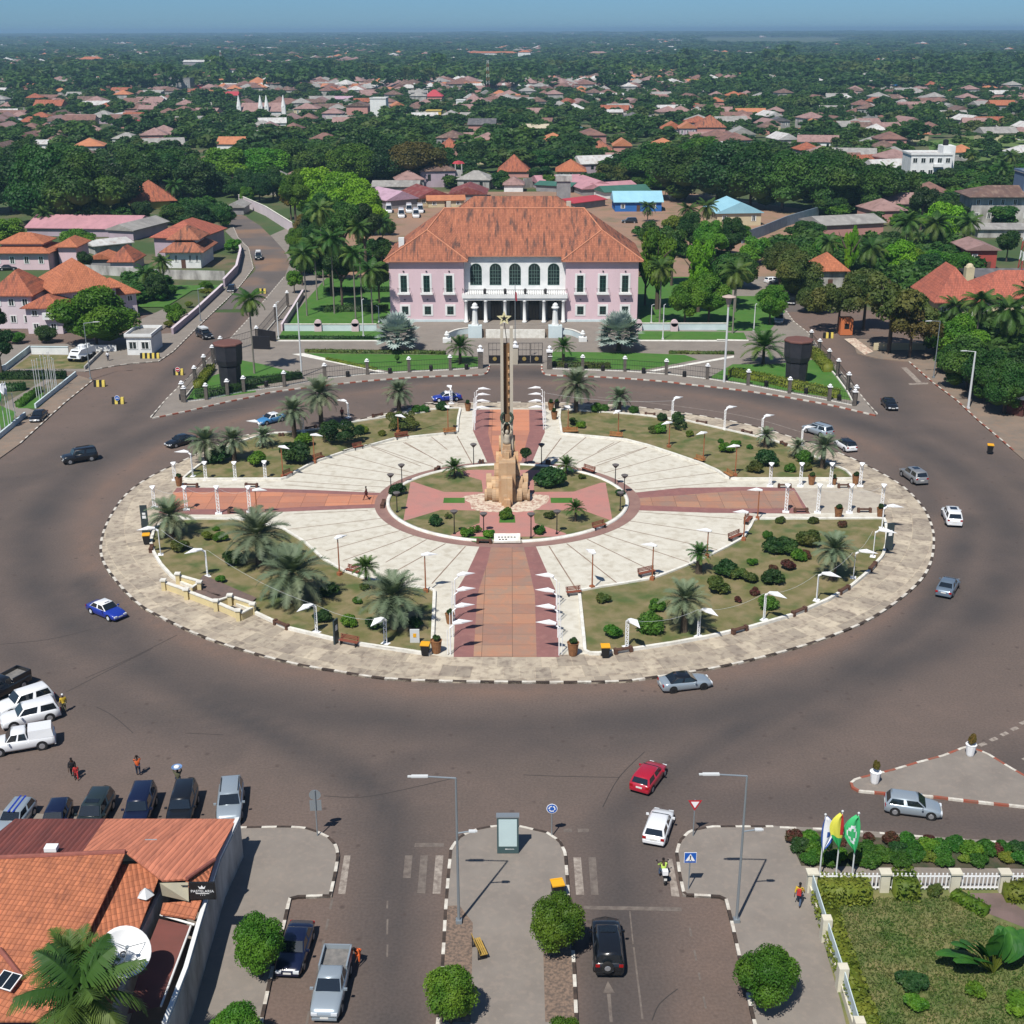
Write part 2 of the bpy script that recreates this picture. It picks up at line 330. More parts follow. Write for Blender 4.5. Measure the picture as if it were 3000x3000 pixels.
# left side pavements
LP = PP('A',[(160,1932),(280,1822),(400,1712),(500,1622),(600,1542),(705,1457)]); LP2 = PP('A',[(640,1392),(820,1357),(1000,1331),(1200,1316),(1310,1241),(1400,1151),(1500,1051),(1700,861),(1800,761),(1850,700),(1915,610),(1880,460),(1800,380),(1760,290)])
A0 = P('F',-60,900)
paved("west_pavement",[P('F',-20,880)] + LP + PP('A',[(580,1420),(-300,1440)]) ,M_dirt)
paved("west_street_pavement",LP2 + PP('A',[(1700,330),(1790,420),(1800,600),(1690,740),(1300,1100),(880,1140),(600,1180),(-400,1200),(-500,1380)]),M_pave,0.14)
kerb("kerb_west",LP,[M_kwhite,M_dirt],seg=1.1,side=1); kerb("kerb_west_street",LP2,[M_kwhite,M_pave],seg=1.1,side=1)
# right side pavement of the right street
RP = PP('D',[(1205,1312),(1350,1440),(1500,1552),(1650,1692),(1770,1792),(1860,1870),(1932,1932)]) + PP('F',[(1990,960),(2200,1120)])
paved("east_pavement",RP + [Vector((140,190)),Vector((110,260))] + PP('D',[(1932,1000),(1300,1180),(900,1170),(850,1180),(880,1260),(1000,1290)]),M_dirt,0.14)
kerb("kerb_east",RP[:6],[M_kwhite,M_kred],seg=1.4,side=1)
# southern pavements
SL = PP('T',[(-260,550),(30,547),(350,541),(470,549),(560,577),(650,621),(700,682),(713,752),(692,880),(657,1040),(372,1050),(332,1230),(240,1600),(170,1932),(120,2200)])
paved("south_west_pavement",SL + [Vector((-60,50)),Vector((-60,84))],M_pave); kerb("kerb_south_west",SL,[M_kwhite,M_kblack],seg=1.1,side=-1)
SM = PP('T',[(1370,2200),(1395,1932),(1430,1500),(1450,1150),(1470,900),(1490,700),(1560,610),(1680,560),(1800,537)]) + PP('U',[(165,620),(350,662),(440,722),(478,802),(490,950),(500,1100),(525,1350),(540,1600),(555,1932),(570,2200)])
SMs = SM
paved("median_pavement",SMs,M_pave); kerb("kerb_median",SMs,[M_kwhite,M_kblack],seg=1.1,side=-1)
SR = PP('U',[(1780,2200),(1715,1932),(1680,1780),(1600,1420),(1570,1280),(1525,1100),(1250,1086),(1220,950),(1200,800),(1222,720),(1290,652),(1440,622),(1850,621)])
SRE = PP("W",[(170,765),(460,776),(820,803),(1150,832),(1400,848),(1800,870),(2600,900)])
paved("south_east_pavement",SR + SRE + [Vector((90,48)),Vector((40,44))],M_pave); kerb("kerb_south_east",SR,[M_kwhite,M_kblack],seg=1.1,side=-1)
kerb("kerb_garden_strip",SRE,[M_kwhite,M_pave],seg=1.2,side=-1)
TI = PP('W',[(605,505),(620,490),(650,480),(850,431),(1000,386),(1150,346),(1290,290),(1400,331),(1530,411),(1627,466),(1950,655),(1900,662),(1627,640),(1300,606),(1100,581),(800,560),(640,546),(612,528)])
paved("traffic_island_pavement",TI,M_pave); kerb("kerb_traffic_island",TI,[M_kwhite,M_kred],True,seg=1.1,side=1)
# gravel strips on the median
mb = MB(); mb.flat(PP('T',[(1475,1110),(1560,1105),(1655,1230),(1640,1932),(1400,1932),(1440,1500)]),0.154)
mb.flat(PP('U',[(320,1400),(500,1400),(540,1932),(335,1932)]),0.154); struct("gravel_strip",mb,M_gravel)
# road markings
mb = MB(); m2 = MB()
def quad(b,c,x0,y0,x1,y1,x2,y2,x3,y3): b.flat(PP(c,[(x0,y0),(x1,y1),(x2,y2),(x3,y3)]),0.008)
quad(mb,'T',745,740,790,740,752,1015,700,1010); quad(mb,'T',1392,740,1447,740,1425,1010,1370,1010); quad(m2,'T',1285,740,1337,740,1318,1010,1262,1005)
quad(m2,'T',1245,652,1450,652,1450,680,1240,680); quad(m2,'T',1175,740,1228,740,1215,900,1160,900)
for a,b in ((1045,1120),(1190,1265),(1340,1420),(1500,1580),(1660,1740),(1840,1932)):
    xa = 652 - (a - 1045) * .205; xb = 652 - (b - 1045) * .205; quad(m2,'T',xa,a,xa + 18,a,xb + 18,b,xb,b)
for a,b in ((1060,1115),(1190,1300),(1370,1460)): quad(m2,'T',1045,a,1058,a,1055,b,1042,b)
quad(mb,'U',522,822,572,822,595,1072,540,1072); quad(m2,'U',622,822,672,822,690,1072,640,1072); quad(mb,'U',1150,832,1180,832,1230,1085,1175,1080)
quad(m2,'U',455,632,512,632,512,656,458,656); quad(m2,'U',550,632,625,632,627,656,553,656); quad(m2,'U',590,1145,1240,1155,1245,1182,592,1168)
quad(m2,'U',893,1180,903,1180,925,1400,915,1400); quad(m2,'U',918,1420,930,1420,990,1900,976,1900)
for a,b in ((1290,1350),(1440,1510),(1590,1640),(1750,1830)): quad(m2,'U',1290 + (a - 1290) * .2,a,1304 + (a - 1290) * .2,a,1304 + (b - 1290) * .2,b,1290 + (b - 1290) * .2,b)
m2.flat(PP('U',[(752,1645),(798,1725),(720,1725)]),0.008); quad(m2,'U',745,1730,770,1730,785,1920,765,1920)
for x,y in ((1380,265),(1445,235),(1510,203),(1570,172),(1625,135),(1690,105),(1640,350)): quad(mb,'W',x - 30,y + 2,x + 8,y - 14,x + 30,y,x - 8,y + 15)
quad(mb,'D',1160,1345,1195,1345,1290,1440,1255,1440); quad(mb,'D',1205,1445,1330,1440,1330,1450,1210,1455)
q = spline(PP('M',[(0,430)]) + PP('C',[(-100,1725),(300,1690)]),False,6)
def line(pts,w,b,z=0.008):
    pts = spline(pts,False,4); o = offset(pts,w); b.add([(p.x,p.y,z) for p in pts] + [(p.x,p.y,z) for p in o],[(i,i + 1,len(pts) + i + 1,len(pts) + i) for i in range(len(pts) - 1)])
line(PP('A',[(1450,1700),(1932,1660)]),0.12,m2); line(PP('M',[(0,500),(250,455),(560,430),(900,400),(1300,430),(1900,520)]),0.14,m2)
line(PP('N',[(0,25),(400,70),(800,130),(1100,215)]),0.16,mb)
line(PP('B',[(238,622),(300,670),(345,735)]),0.2,mb)
m4 = MB()
for q in ([('F',0,1216),('F',90,1207),('F',172,1188)],[('E',0,1715),('E',260,1600),('E',520,1470)],[('T',600,320),('T',850,330),('T',1100,290),('T',1540,190)],[('U',720,490),('U',830,290),('U',1000,120)],[('U',1050,1910),('U',1100,1800),('U',1220,1700)],[('U',190,275),('U',460,285),('U',830,292)],[('Q',470,310),('Q',760,160),('Q',1080,0)],[('Q',1310,600),('Q',1580,612)],[('Q',680,415),('Q',800,480),('Q',940,600)]): line([P(*a) for a in q],.07,m4,.009)
struct("asphalt_crack",m4,mat("crack",(.045,.04,.038)))
struct("road_marking",mb,M_mark); struct("worn_road_marking",m2,M_mark2)

# ------------------------------------------------------------------ the round plaza
def polar_slabs(name,c1,c2,c3,joint,ringw,nang,jw=0.012):
    """stone slabs laid in rings round the plaza's centre"""
    m = mat(name,c1,c2,scale=0.5,rough=0.85,detail=9,contrast=(0.35,0.65),c3=c3,s3=1.6,amt3=0.75); nt = m.node_tree; b = nt.nodes["Principled BSDF"]; N = nt.nodes.new; Lk = nt.links.new
    src = b.inputs["Base Color"].links[0].from_socket; tc = N("ShaderNodeTexCoord"); sx = N("ShaderNodeSeparateXYZ"); Lk(tc.outputs["Object"],sx.inputs[0])
    def mth(op,a,bb=None,v=None):
        n = N("ShaderNodeMath"); n.operation = op; Lk(a,n.inputs[0]) if a is not None else None
        if bb is not None: Lk(bb,n.inputs[1])
        elif v is not None: n.inputs[1].default_value = v
        return n.outputs[0]
    ax = mth('SUBTRACT',sx.outputs[0],v=CEN.x); ay = mth('SUBTRACT',sx.outputs[1],v=CEN.y); ang = mth('ARCTAN2',ay,ax)
    rr = mth('SQRT',mth('ADD',mth('MULTIPLY',ax,ax),mth('MULTIPLY',ay,ay)))
    cb = N("ShaderNodeCombineXYZ"); Lk(mth('MULTIPLY',ang,v=nang),cb.inputs[0]); Lk(mth('DIVIDE',rr,v=ringw),cb.inputs[1])
    br = N("ShaderNodeTexBrick"); Lk(cb.outputs[0],br.inputs[0]); br.inputs["Scale"].default_value = 1.0; br.inputs["Mortar Size"].default_value = jw; br.inputs["Brick Width"].default_value = 1.0; br.inputs["Row Height"].default_value = 1.0
    br.inputs["Color1"].default_value = (0.72,0.69,0.66,1); br.inputs["Color2"].default_value = (1.12,1.08,1.0,1); br.inputs["Mortar"].default_value = joint
    mx = N("ShaderNodeMix"); mx.data_type = 'RGBA'; mx.blend_type = 'MULTIPLY'; mx.inputs[0].default_value = 1; Lk(src,mx.inputs[6]); Lk(br.outputs[0],mx.inputs[7]); Lk(mx.outputs[2],b.inputs["Base Color"]); return m
M_slab = polar_slabs("ring_slabs",(0.47,0.425,0.35),(0.34,0.30,0.255),(0.22,0.185,0.16),(1.15,1.08,0.95,1),2.2,34)
M_white = mat("pale_paving",(0.58,0.56,0.49),(0.50,0.47,0.395),scale=0.8,detail=9,contrast=(0.3,0.7),c3=(0.36,0.32,0.25),s3=0.9,amt3=0.5)
paved("island_ring_pavement",OUTS,M_slab,0.15); kerb("kerb_island",OUTS,[M_kwhite,M_kblack],True,seg=1.25,w=0.28,h=0.18,side=1)
# gardens (outer edge, inner arc)
G_SW = PP('E',[(640,828),(870,830),(1110,880),(1230,955),(1345,1060),(1470,1128),(1560,1162),(1740,1200),(1932,1228)])[:-1] + PP('M',[(0,1500),(0,1550)])[:0] + \
       PP('F',[(817,1118),(812,1238)]) + PP('E',[(1905,1582),(1550,1530),(1420,1505),(1150,1440),(965,1352),(840,1290),(700,1240),(560,1190),(500,1150),(440,1085),(400,1020),(380,960),(400,880),(470,832)])
G_SE = PP('N',[(850,698),(1540,694),(1552,760),(1548,830),(1530,890),(1460,970),(1360,1055),(1240,1125),(1060,1205),(820,1275),(600,1325),(400,1362),(200,1392),(0,1418)]) + PP('V',[(1810,1235),(1800,1100),(1770,800),(1742,540)]) + PP('N',[(20,1066),(150,1045),(300,1020),(460,960),(600,900),(700,850),(790,800),(830,740)])
G_NE = PP('M',[(1245,590),(1240,640),(1252,725)]) + PP('N',[(150,262),(280,295),(400,335),(560,390),(650,430),(700,465),(740,474),(1375,474),(1330,430),(1200,375),(1080,320),(940,270),(700,215),(480,165),(200,130),(0,115)]) + PP('M',[(1480,608)])
G_NW = PP('M',[(668,583),(655,640),(650,718),(570,726),(290,755),(130,800),(0,832)]) + PP('E',[(1620,405),(1500,430),(1290,500),(1180,560),(1120,595),(560,597),(620,545),(720,470),(850,400),(1000,350),(1300,320),(1560,270),(1932,215)]) + PP('M',[(200,640),(400,602),(560,588)])
GARD = dict(SW=G_SW,SE=G_SE,NE=G_NE,NW=G_NW)
# pale paving disc: everything inside the inner arcs plus the corridors between the gardens
WD = PP('E',[(640,828),(540,830),(480,815),(420,790),(520,640),(560,600),(1120,597)]) + [p for p in G_NW[3:12]][::-1] + PP('M',[(655,640),(668,575),(1245,580),(1240,640),(1252,725)]) + \
     PP('N',[(150,262),(280,295),(400,335),(560,390),(650,430),(700,465),(740,474),(1370,474),(1400,520),(1500,600),(1540,694),(850,698),(830,740),(790,800),(700,850),(600,900),(460,960),(300,1020),(150,1045),(20,1066)]) + \
     PP('V',[(1742,540),(1770,800),(1800,1100),(1810,1240),(200,1270)]) + PP('F',[(812,1238),(817,1118)]) + PP('E',[(1740,1200),(1560,1162),(1470,1128),(1345,1060),(1230,955),(1110,880),(870,830)])
mb = MB(); mb.flat(WD,0.154); struct("plaza_paving",mb,M_white)
paleE = mat("grey_paving",(0.36,0.32,0.27),(0.44,0.40,0.33),scale=0.7,detail=8,c3=(0.27,0.23,0.2),s3=1.3)
mb = MB(); mb.flat(PP('N',[(1060,522),(1420,522),(1530,560),(1540,655),(1150,655)]),0.158); struct("plaza_grey_paving",mb,paleE)
M_dred = mat("dark_red_paving",(0.25,0.115,0.105),(0.205,0.10,0.095),scale=0.5,detail=8,c3=(0.30,0.16,0.14),s3=1.5)
def block_mat(name,cols,bw,bh,jt,n=0.35):
    m = mat(name,cols[0],cols[1],scale=0.35,rough=0.85,detail=8,contrast=(0.35,0.65),c3=cols[2],s3=1.4,amt3=0.6); nt = m.node_tree; b = nt.nodes["Principled BSDF"]; N = nt.nodes.new
    src = b.inputs["Base Color"].links[0].from_socket; tc = N("ShaderNodeTexCoord"); br = N("ShaderNodeTexBrick"); nt.links.new(tc.outputs["Object"],br.inputs[0]); br.inputs["Scale"].default_value = 1; br.offset = 0.0
    br.inputs["Brick Width"].default_value = bw; br.inputs["Row Height"].default_value = bh; br.inputs["Mortar Size"].default_value = jt; br.inputs["Color1"].default_value = (1 - n,1 - n,1 - n * 0.6,1); br.inputs["Color2"].default_value = (1.12,1.05,0.98,1); br.inputs["Mortar"].default_value = (0.5,0.5,0.5,1)
    mx = N("ShaderNodeMix"); mx.data_type = 'RGBA'; mx.blend_type = 'MULTIPLY'; mx.inputs[0].default_value = 1; nt.links.new(src,mx.inputs[6]); nt.links.new(br.outputs[0],mx.inputs[7]); nt.links.new(mx.outputs[2],b.inputs["Base Color"]); return m
M_orange = block_mat("orange_paving",[(0.36,0.19,0.125),(0.29,0.205,0.155),(0.42,0.20,0.12)],2.9,2.3,0.03,0.2)
M_orange2 = block_mat("bright_orange_paving",[(0.46,0.205,0.125),(0.41,0.185,0.12),(0.42,0.22,0.15)],2.9,2.3,0.03,0.2)
mb = MB(); mo = MB(); mo2 = MB()
mb.flat(PP('V',[(620,-30),(460,310),(360,480),(330,520),(305,1272),(1500,1272),(1470,700),(1455,500),(1360,300),(1215,-30)]),0.162)
mo.flat(PP('V',[(740,-30),(690,200),(600,480),(570,600),(530,1272),(1245,1272),(1225,560),(1160,260),(1085,-30)]),0.166)
mb.flat(PP('X',[(118,835),(100,1010),(230,1300),(560,1300),(680,1020),(660,835)]),0.162)
mo2.flat(PP('X',[(235,835),(222,1030),(285,1290),(480,1290),(555,1010),(553,835)]),0.166)
mb.flat(PP('E',[(520,640),(1000,645),(1300,655),(1700,672),(1700,752),(1640,756),(1200,775),(740,795),(410,792)]),0.162)
mo2.flat(PP('E',[(500,668),(1070,666),(1700,687),(1700,733),(1300,748),(1000,762),(435,766)]),0.166)
mb.flat(PP('N',[(180,548),(450,520),(800,515),(1060,520),(1148,660),(600,655),(180,640)]),0.162)
mo.flat(PP('N',[(190,577),(450,560),(760,535),(1062,537),(1108,630),(700,632),(190,613)]),0.166)
struct("dark_red_walkway",mb,M_dred); struct("orange_walkway",mo,M_orange); struct("bright_orange_walkway",mo2,M_orange2)
# radial joints of the pale paving
RC = (P('Y',178,390) + P('Y',1742,390)) / 2; RC.y = (P('Y',960,142).y + P('Y',955,648).y) / 2
RX = (P('Y',1742,390) - P('Y',178,390)).length / 2; RY = (P('Y',960,142).y - P('Y',955,648).y) / 2
def ell(f,n=96): return [Vector((RC.x + RX * f * math.cos(2 * PI * i / n),RC.y + RY * f * math.sin(2 * PI * i / n))) for i in range(n)]
mb = MB(); M_joint = mat("brown_joint",(0.19,0.13,0.095),(0.27,0.20,0.15),scale=1.0)
JT = [('E',1700,1065,1932,935),('E',1460,1055,1860,912),('E',1360,1000,1780,885),('E',1225,945,1720,850),('E',1130,880,1680,815),('E',1180,790,1600,770),
      ('E',1130,625,1640,665),('E',1150,605,1720,640),('E',1200,555,1750,610),('E',1330,500,1830,575),('E',1460,450,1860,560),('E',1620,410,1900,520),('E',1800,385,1932,455),
      ('M',510,740,600,812),('M',655,735,740,890),('M',360,770,575,893),('M',170,790,520,910),('M',1245,745,1145,878),('M',1385,742,1205,888),('M',1580,765,1310,900),('M',1730,800,1400,920),
      ('N',0,325,90,275),('N',0,385,265,300),('N',35,440,400,338),('N',110,470,560,390),('N',160,498,660,435),('N',200,530,700,488),('N',170,698,770,785),('N',110,735,720,870),('N',20,765,500,925),('N',150,645,780,690),
      ('M',590,1345,240,1540),('V',440,15,60,440),('V',1385,15,1720,545),('M',1275,1345,1600,1600),('M',1390,1320,1760,1500)]
for j,(c,x0,y0,x1,y1) in enumerate(JT):
    a,b = P(c,x0,y0),P(c,x1,y1); d = (b - a); n = Vector((-d.y,d.x)).normalized() * 0.07
    mb.flat([a - n,b - n,b + n,a + n],0.158 + 0.0001 * j)
struct("paving_joint",mb,M_joint)
# inner ring, white kerb, lawn disc and pink paths
M_ring = mat("ring_paving",(0.215,0.125,0.11),(0.26,0.16,0.135),scale=0.6,detail=8); M_pink = mat("pink_paving",(0.42,0.185,0.16),(0.37,0.19,0.165),scale=0.35,detail=8,c3=(0.30,0.17,0.15),s3=0.9)
M_lawn2 = mat("dry_lawn",(0.12,0.12,0.042),(0.21,0.17,0.09),scale=0.5,detail=9,contrast=(0.38,0.62),c3=(0.05,0.095,0.022),s3=0.35,amt3=0.75,bump=0.03)
M_lawn = mat("green_lawn",(0.045,0.14,0.018),(0.075,0.16,0.03),scale=0.4,detail=8,bump=0.03,c3=(0.03,0.085,0.015),s3=0.8)
mb = MB(); mb.flat(ell(1.095),0.170); struct("inner_ring_paving",mb,M_ring)
mb = MB(); e0 = ell(1.0); ribbon(mb,e0,ell(0.972),0.15,0.42,[0],True); struct("kerb_inner_ring",mb,M_wwhite,True)
mb = MB(); mb.flat(ell(0.973),0.24); struct("inner_lawn",mb,M_lawn2)
mb = MB()
for q in ([(335,248),(355,245),(550,310),(800,310),(800,430),(530,425),(288,498)],[(1590,250),(1560,250),(1385,308),(1125,310),(1125,425),(1450,430),(1635,497)]): mb.flat(PP('Y',q,0.25),0.25)
mb.flat(PP('Y',[(645,190),(705,168),(1170,168),(1210,182),(1130,240),(1128,309),(801,309),(792,235)],0.25),0.2505); mb.flat(PP('Y',[(801,424),(1124,424),(1135,510),(1330,575),(1352,597),(568,597),(780,510),(781,428)],0.25),0.2505)
mb.flat(PP('Y',[(799,305),(1130,305),(1130,430),(799,430)],0.25),0.249)
struct("pink_path",mb,M_pink)
M_crazy = mat("crazy_paving",(0.58,0.50,0.40),(0.36,0.22,0.17),scale=2.2,detail=5,contrast=(0.45,0.6),bump=0.03)
mb = MB(); q = []
for i in range(28):
    t = 2 * PI * i / 28; r = 1 + 0.09 * math.sin(5 * t) + random.uniform(-.06,.06); q.append(P('Y',955 + 272 * r * math.cos(t),368 - 74 * r * math.sin(t),0.25))
mb.flat(q,0.256); struct("crazy_paving",mb,M_crazy)
mb = MB()
for q in ([(550,348),(684,348),(684,381),(545,381)],[(1235,348),(1376,348),(1378,381),(1238,381)],[(910,460),(1005,460),(1010,508),(905,508)],[(620,597),(900,597),(900,640),(760,634)]): mb.flat(PP('Y',q,0.25),0.262)
struct("small_lawn",mb,M_lawn)
# garden beds with their white kerbs
for nm,poly in GARD.items():
    if sum(poly[i].x * poly[(i + 1) % len(poly)].y - poly[(i + 1) % len(poly)].x * poly[i].y for i in range(len(poly))) < 0: poly.reverse()
    mb = MB(); mb.prism(poly,0.0,0.27); struct("garden_lawn",mb,M_lawn2)
    kerb("garden_kerb",poly,[M_wwhite],True,seg=1.5,w=0.32,h=0.30,z0=0.15,side=-1)
# ------------------------------------------------------------------ vegetation library
def np_mesh(name,V,F,m,smooth=None):
    me = bpy.data.meshes.new(name); nv,nf,k = len(V),len(F),F.shape[1]
    me.vertices.add(nv); me.vertices.foreach_set('co',V.astype(np.float32).ravel())
    me.loops.add(nf * k); me.loops.foreach_set('vertex_index',F.astype(np.int32).ravel())
    me.polygons.add(nf); me.polygons.foreach_set('loop_start',np.arange(0,nf * k,k,dtype=np.int32)); me.polygons.foreach_set('loop_total',np.full(nf,k,dtype=np.int32))
    me.update(calc_edges=True)
    for x in (m if isinstance(m,(list,tuple)) else [m]): me.materials.append(x)
    return me
def unit(a): return a / np.maximum(np.linalg.norm(a,axis=-1,keepdims=True),1e-9)
def leaves(Pt,Nr,s,rng,asp=0.6,tilt=0.7):
    n = len(Pt); N = unit(Nr + rng.normal(0,tilt,(n,3))); T = unit(np.cross(N,rng.normal(0,1,(n,3)))); B = np.cross(N,T)
    s = np.broadcast_to(s,(n,))[:,None] * rng.uniform(.7,1.3,(n,1))
    V = np.stack([Pt - T * s,Pt - B * s * asp,Pt + T * s,Pt + B * s * asp],1).reshape(-1,3)
    return V,np.arange(4 * n).reshape(n,4)
def crown_arrays(seed,nb=14,nl=2500,leaf=0.07,flat=0.75,core=True,spread=0.72,br=(0.26,0.42),low=-0.35):
    """lumpy crown of leaf clumps, radius about 1, centre 0"""
    rng = np.random.default_rng(seed); C = []; R = []
    while len(C) < nb:
        d = unit(rng.normal(0,1,3)); 
        if d[2] < low: continue
        r = rng.uniform(br[0],br[1]); C.append(d * rng.uniform(0.35,spread) * np.array([1,1,flat])); R.append(r)
    C = np.array(C); R = np.array(R)
    k = rng.choice(nb,nl * 2,p=R ** 2 / (R ** 2).sum()); d = unit(rng.normal(0,1,(nl * 2,3))); d[:,2] = np.where(d[:,2] < -0.3,-d[:,2],d[:,2])
    Pt = C[k] + d * (R[k] * rng.uniform(.88,1.12,nl * 2))[:,None]
    dist = np.linalg.norm(Pt[:,None] - C[None],axis=2) / R[None]; inside = ((dist < 0.86).sum(1) > 0)
    Pt,d = Pt[~inside][:nl],d[~inside][:nl]
    V,F = leaves(Pt,d + np.array([0,0,.25]),leaf,rng)
    if core:
        ico = MB(); ico.ball((0,0,0),1,8); iv = np.array(ico.v); iF = np.array([f if len(f) == 4 else f + (f[-1],) for f in ico.f]); vs = [V]; fs = [F]; o = len(V)
        for c,r in zip(C,R): vs.append(iv * r * 0.84 * rng.uniform(.92,1.05,iv.shape) + c); fs.append(iF + o); o += len(iv)
        V = np.concatenate(vs); F = np.concatenate(fs)
    return V,F
LM = {
 'mango': leafmat("leaf_mango",(0.024,0.075,0.014),(0.058,0.125,0.020),c3=(0.10,0.155,0.022),s3=1.4,amt3=0.35),
 'dark': leafmat("leaf_dark",(0.018,0.052,0.014),(0.038,0.090,0.020),c3=(0.07,0.11,0.022),s3=1.6,amt3=0.3),
 'lime': leafmat("leaf_lime",(0.11,0.26,0.012),(0.20,0.36,0.015),c3=(0.06,0.15,0.012),s3=1.2,amt3=0.5),
 'green': leafmat("leaf_green",(0.05,0.14,0.012),(0.11,0.225,0.018),c3=(0.13,0.22,0.02),s3=1.5,amt3=0.5),
 'olive': leafmat("leaf_olive",(0.05,0.085,0.018),(0.10,0.13,0.028),c3=(0.13,0.11,0.025),s3=0.8,amt3=0.5),
 'rust': leafmat("leaf_rust",(0.10,0.085,0.02),(0.17,0.11,0.025),c3=(0.06,0.09,0.02),s3=0.9,amt3=0.6),
 'yellow': leafmat("leaf_yellow",(0.11,0.16,0.018),(0.18,0.21,0.03),c3=(0.07,0.13,0.02),s3=2.0,amt3=0.5),
 'red': leafmat("leaf_red",(0.09,0.03,0.025),(0.05,0.06,0.02),c3=(0.25,0.05,0.05),s3=3.0,amt3=0.5),
 'clip': leafmat("leaf_clipped",(0.03,0.10,0.012),(0.055,0.15,0.018),scale=1.2,c3=(0.08,0.19,0.02),s3=4,amt3=0.6),
 'grass': leafmat("grass_blade",(0.065,0.125,0.022),(0.13,0.17,0.045),scale=.5,c3=(0.23,0.20,0.09),s3=.8,rand=.01),
 'date': leafmat("frond_date",(0.105,0.145,0.085),(0.17,0.215,0.13),scale=0.8,trans=0.15,c3=(0.17,0.14,0.07),s3=0.7,amt3=0.45,rand=0.12),
 'coco': leafmat("frond_green",(0.036,0.09,0.016),(0.075,0.14,0.026),scale=0.5,trans=0.25,c3=(0.15,0.15,0.03),s3=0.35,amt3=0.45,rand=0.15),
 'silver': leafmat("frond_silver",(0.28,0.36,0.33),(0.42,0.50,0.47),scale=0.9,trans=0.1,c3=(0.12,0.17,0.15),s3=2.0,rand=0.08),
 'banana': leafmat("leaf_banana",(0.03,0.10,0.02),(0.07,0.17,0.025),scale=0.8,trans=0.3,rand=0.1),
}
M_bark = mat("bark",(0.075,0.055,0.04),(0.13,0.10,0.08),scale=3,bump=0.03,stretch=(1,1,0.3)); M_palmbark = mat("palm_trunk",(0.10,0.075,0.05),(0.055,0.04,0.03),scale=2.0,stretch=(1,1,5),bump=0.05); M_paletrunk = mat("pale_palm_trunk",(0.24,0.22,0.19),(0.15,0.135,0.115),scale=1.5,stretch=(1,1,4))
CROWN = {}
for kind,n_,nl,lf in (('near',3,6500,0.042),('mid',4,3000,0.062),('far',5,1300,0.085)):
    CROWN[kind] = [crown_arrays(100 + 17 * i + nl,nb=20 + i * 2 if kind != 'far' else 14,nl=nl,leaf=lf,spread=0.76,flat=.95,low=-.9) for i in range(n_)]
CROWN['ball'] = [crown_arrays(500 + i,nb=44,nl=10000,leaf=0.038,flat=0.95,spread=0.62,br=(0.34,0.42),low=-1) for i in range(2)]
CROWN['loose'] = [crown_arrays(600 + i,nb=24,nl=5000,leaf=0.048,flat=0.8,core=False,spread=0.85,br=(0.16,0.28)) for i in range(2)]
CROWN['bush'] = [crown_arrays(700 + i,nb=9,nl=900,leaf=0.11,flat=0.8,spread=0.6,br=(0.3,0.45)) for i in range(4)]
CROWN['topiary'] = [crown_arrays(800,nb=22,nl=1600,leaf=0.07,flat=0.9,spread=0.62,br=(0.34,0.38),low=-1)]
CROWN['tall'] = [crown_arrays(900,nb=26,nl=4200,leaf=0.05,spread=0.85,br=(0.2,0.3),low=-1.0)]
CME = {}
def crown_me(kind,i,lm):
    i %= len(CROWN[kind]); key = (kind,i,lm)
    if key not in CME: V,F = CROWN[kind][i]; CME[key] = np_mesh("crown_" + kind,V,F,LM[lm])
    return CME[key]
def trunk_me(seed=0,limbs=6):
    rng = random.Random(seed); mb = MB(); mb.tube((0,0,0),(0,0,0.5),0.045,0.032,8)
    for i in range(limbs):
        a = 2 * PI * i / limbs + rng.uniform(-.3,.3); r = rng.uniform(.22,.38); z = rng.uniform(.34,.5); m = (r * .5 * math.cos(a),r * .5 * math.sin(a),z + .14)
        mb.tube((0,0,z),m,0.022,0.015,6); mb.tube(m,(r * math.cos(a),r * math.sin(a),z + rng.uniform(.22,.36)),0.015,0.006,5)
    return mb.mesh("trunk",M_bark)
TRK = [trunk_me(i) for i in range(3)]
def depth(p,z=5): return p.y * math.cos(TH) - (z - CAMH) * math.sin(TH)
def tree_at(x,y,H,R,lm,kind,label,group=None,base=None,seed=None,cat="tree",name="tree",z=0.0,trunk=True,rz=None,low=None):
    s = seed if seed is not None else random.randrange(1000); t = thing(name,label,cat,(x,y,z),random.uniform(0,6.28),group)
    R *= 1.1; rz = rz or (H * .47 if kind in ('tall','ball') else min(R * 1.05,H * 0.52)); c = part("crown",crown_me(kind,s,lm),t); c.location = (0,0,H - rz * 0.97); c.scale = (R,R,rz)
    if trunk: k = part("trunk",TRK[s % 3],t); k.scale = (H * .55,H * .55,H * .95)
    return t
def tree(c,x,y,yt,hw,lm,kind,label,group=None,seed=None,name="tree",H=None,trunk=True,cat="tree",z=0.0):
    p = P(c,x,y,z); s = CROP[c][2]; H = H or max(1.5,HT(c,x,y,yt)); R = hw / s * depth(p,H * .6) / FPX
    return tree_at(p.x,p.y,H,R,lm,kind,label,group,seed=seed,name=name,trunk=trunk,cat=cat,z=z)
def shrub_at(x,y,R,H,lm,label,group=None,kind='bush',z=0.25,name="shrub",cat="shrub"):
    o = part(name,crown_me(kind,random.randrange(9),lm)); o.location = (x,y,z + H * .3); o.scale = (R * 1.2,R * 1.2,H * .7); o.rotation_euler = (0,0,random.uniform(0,6)); return put(o,label,cat,group)
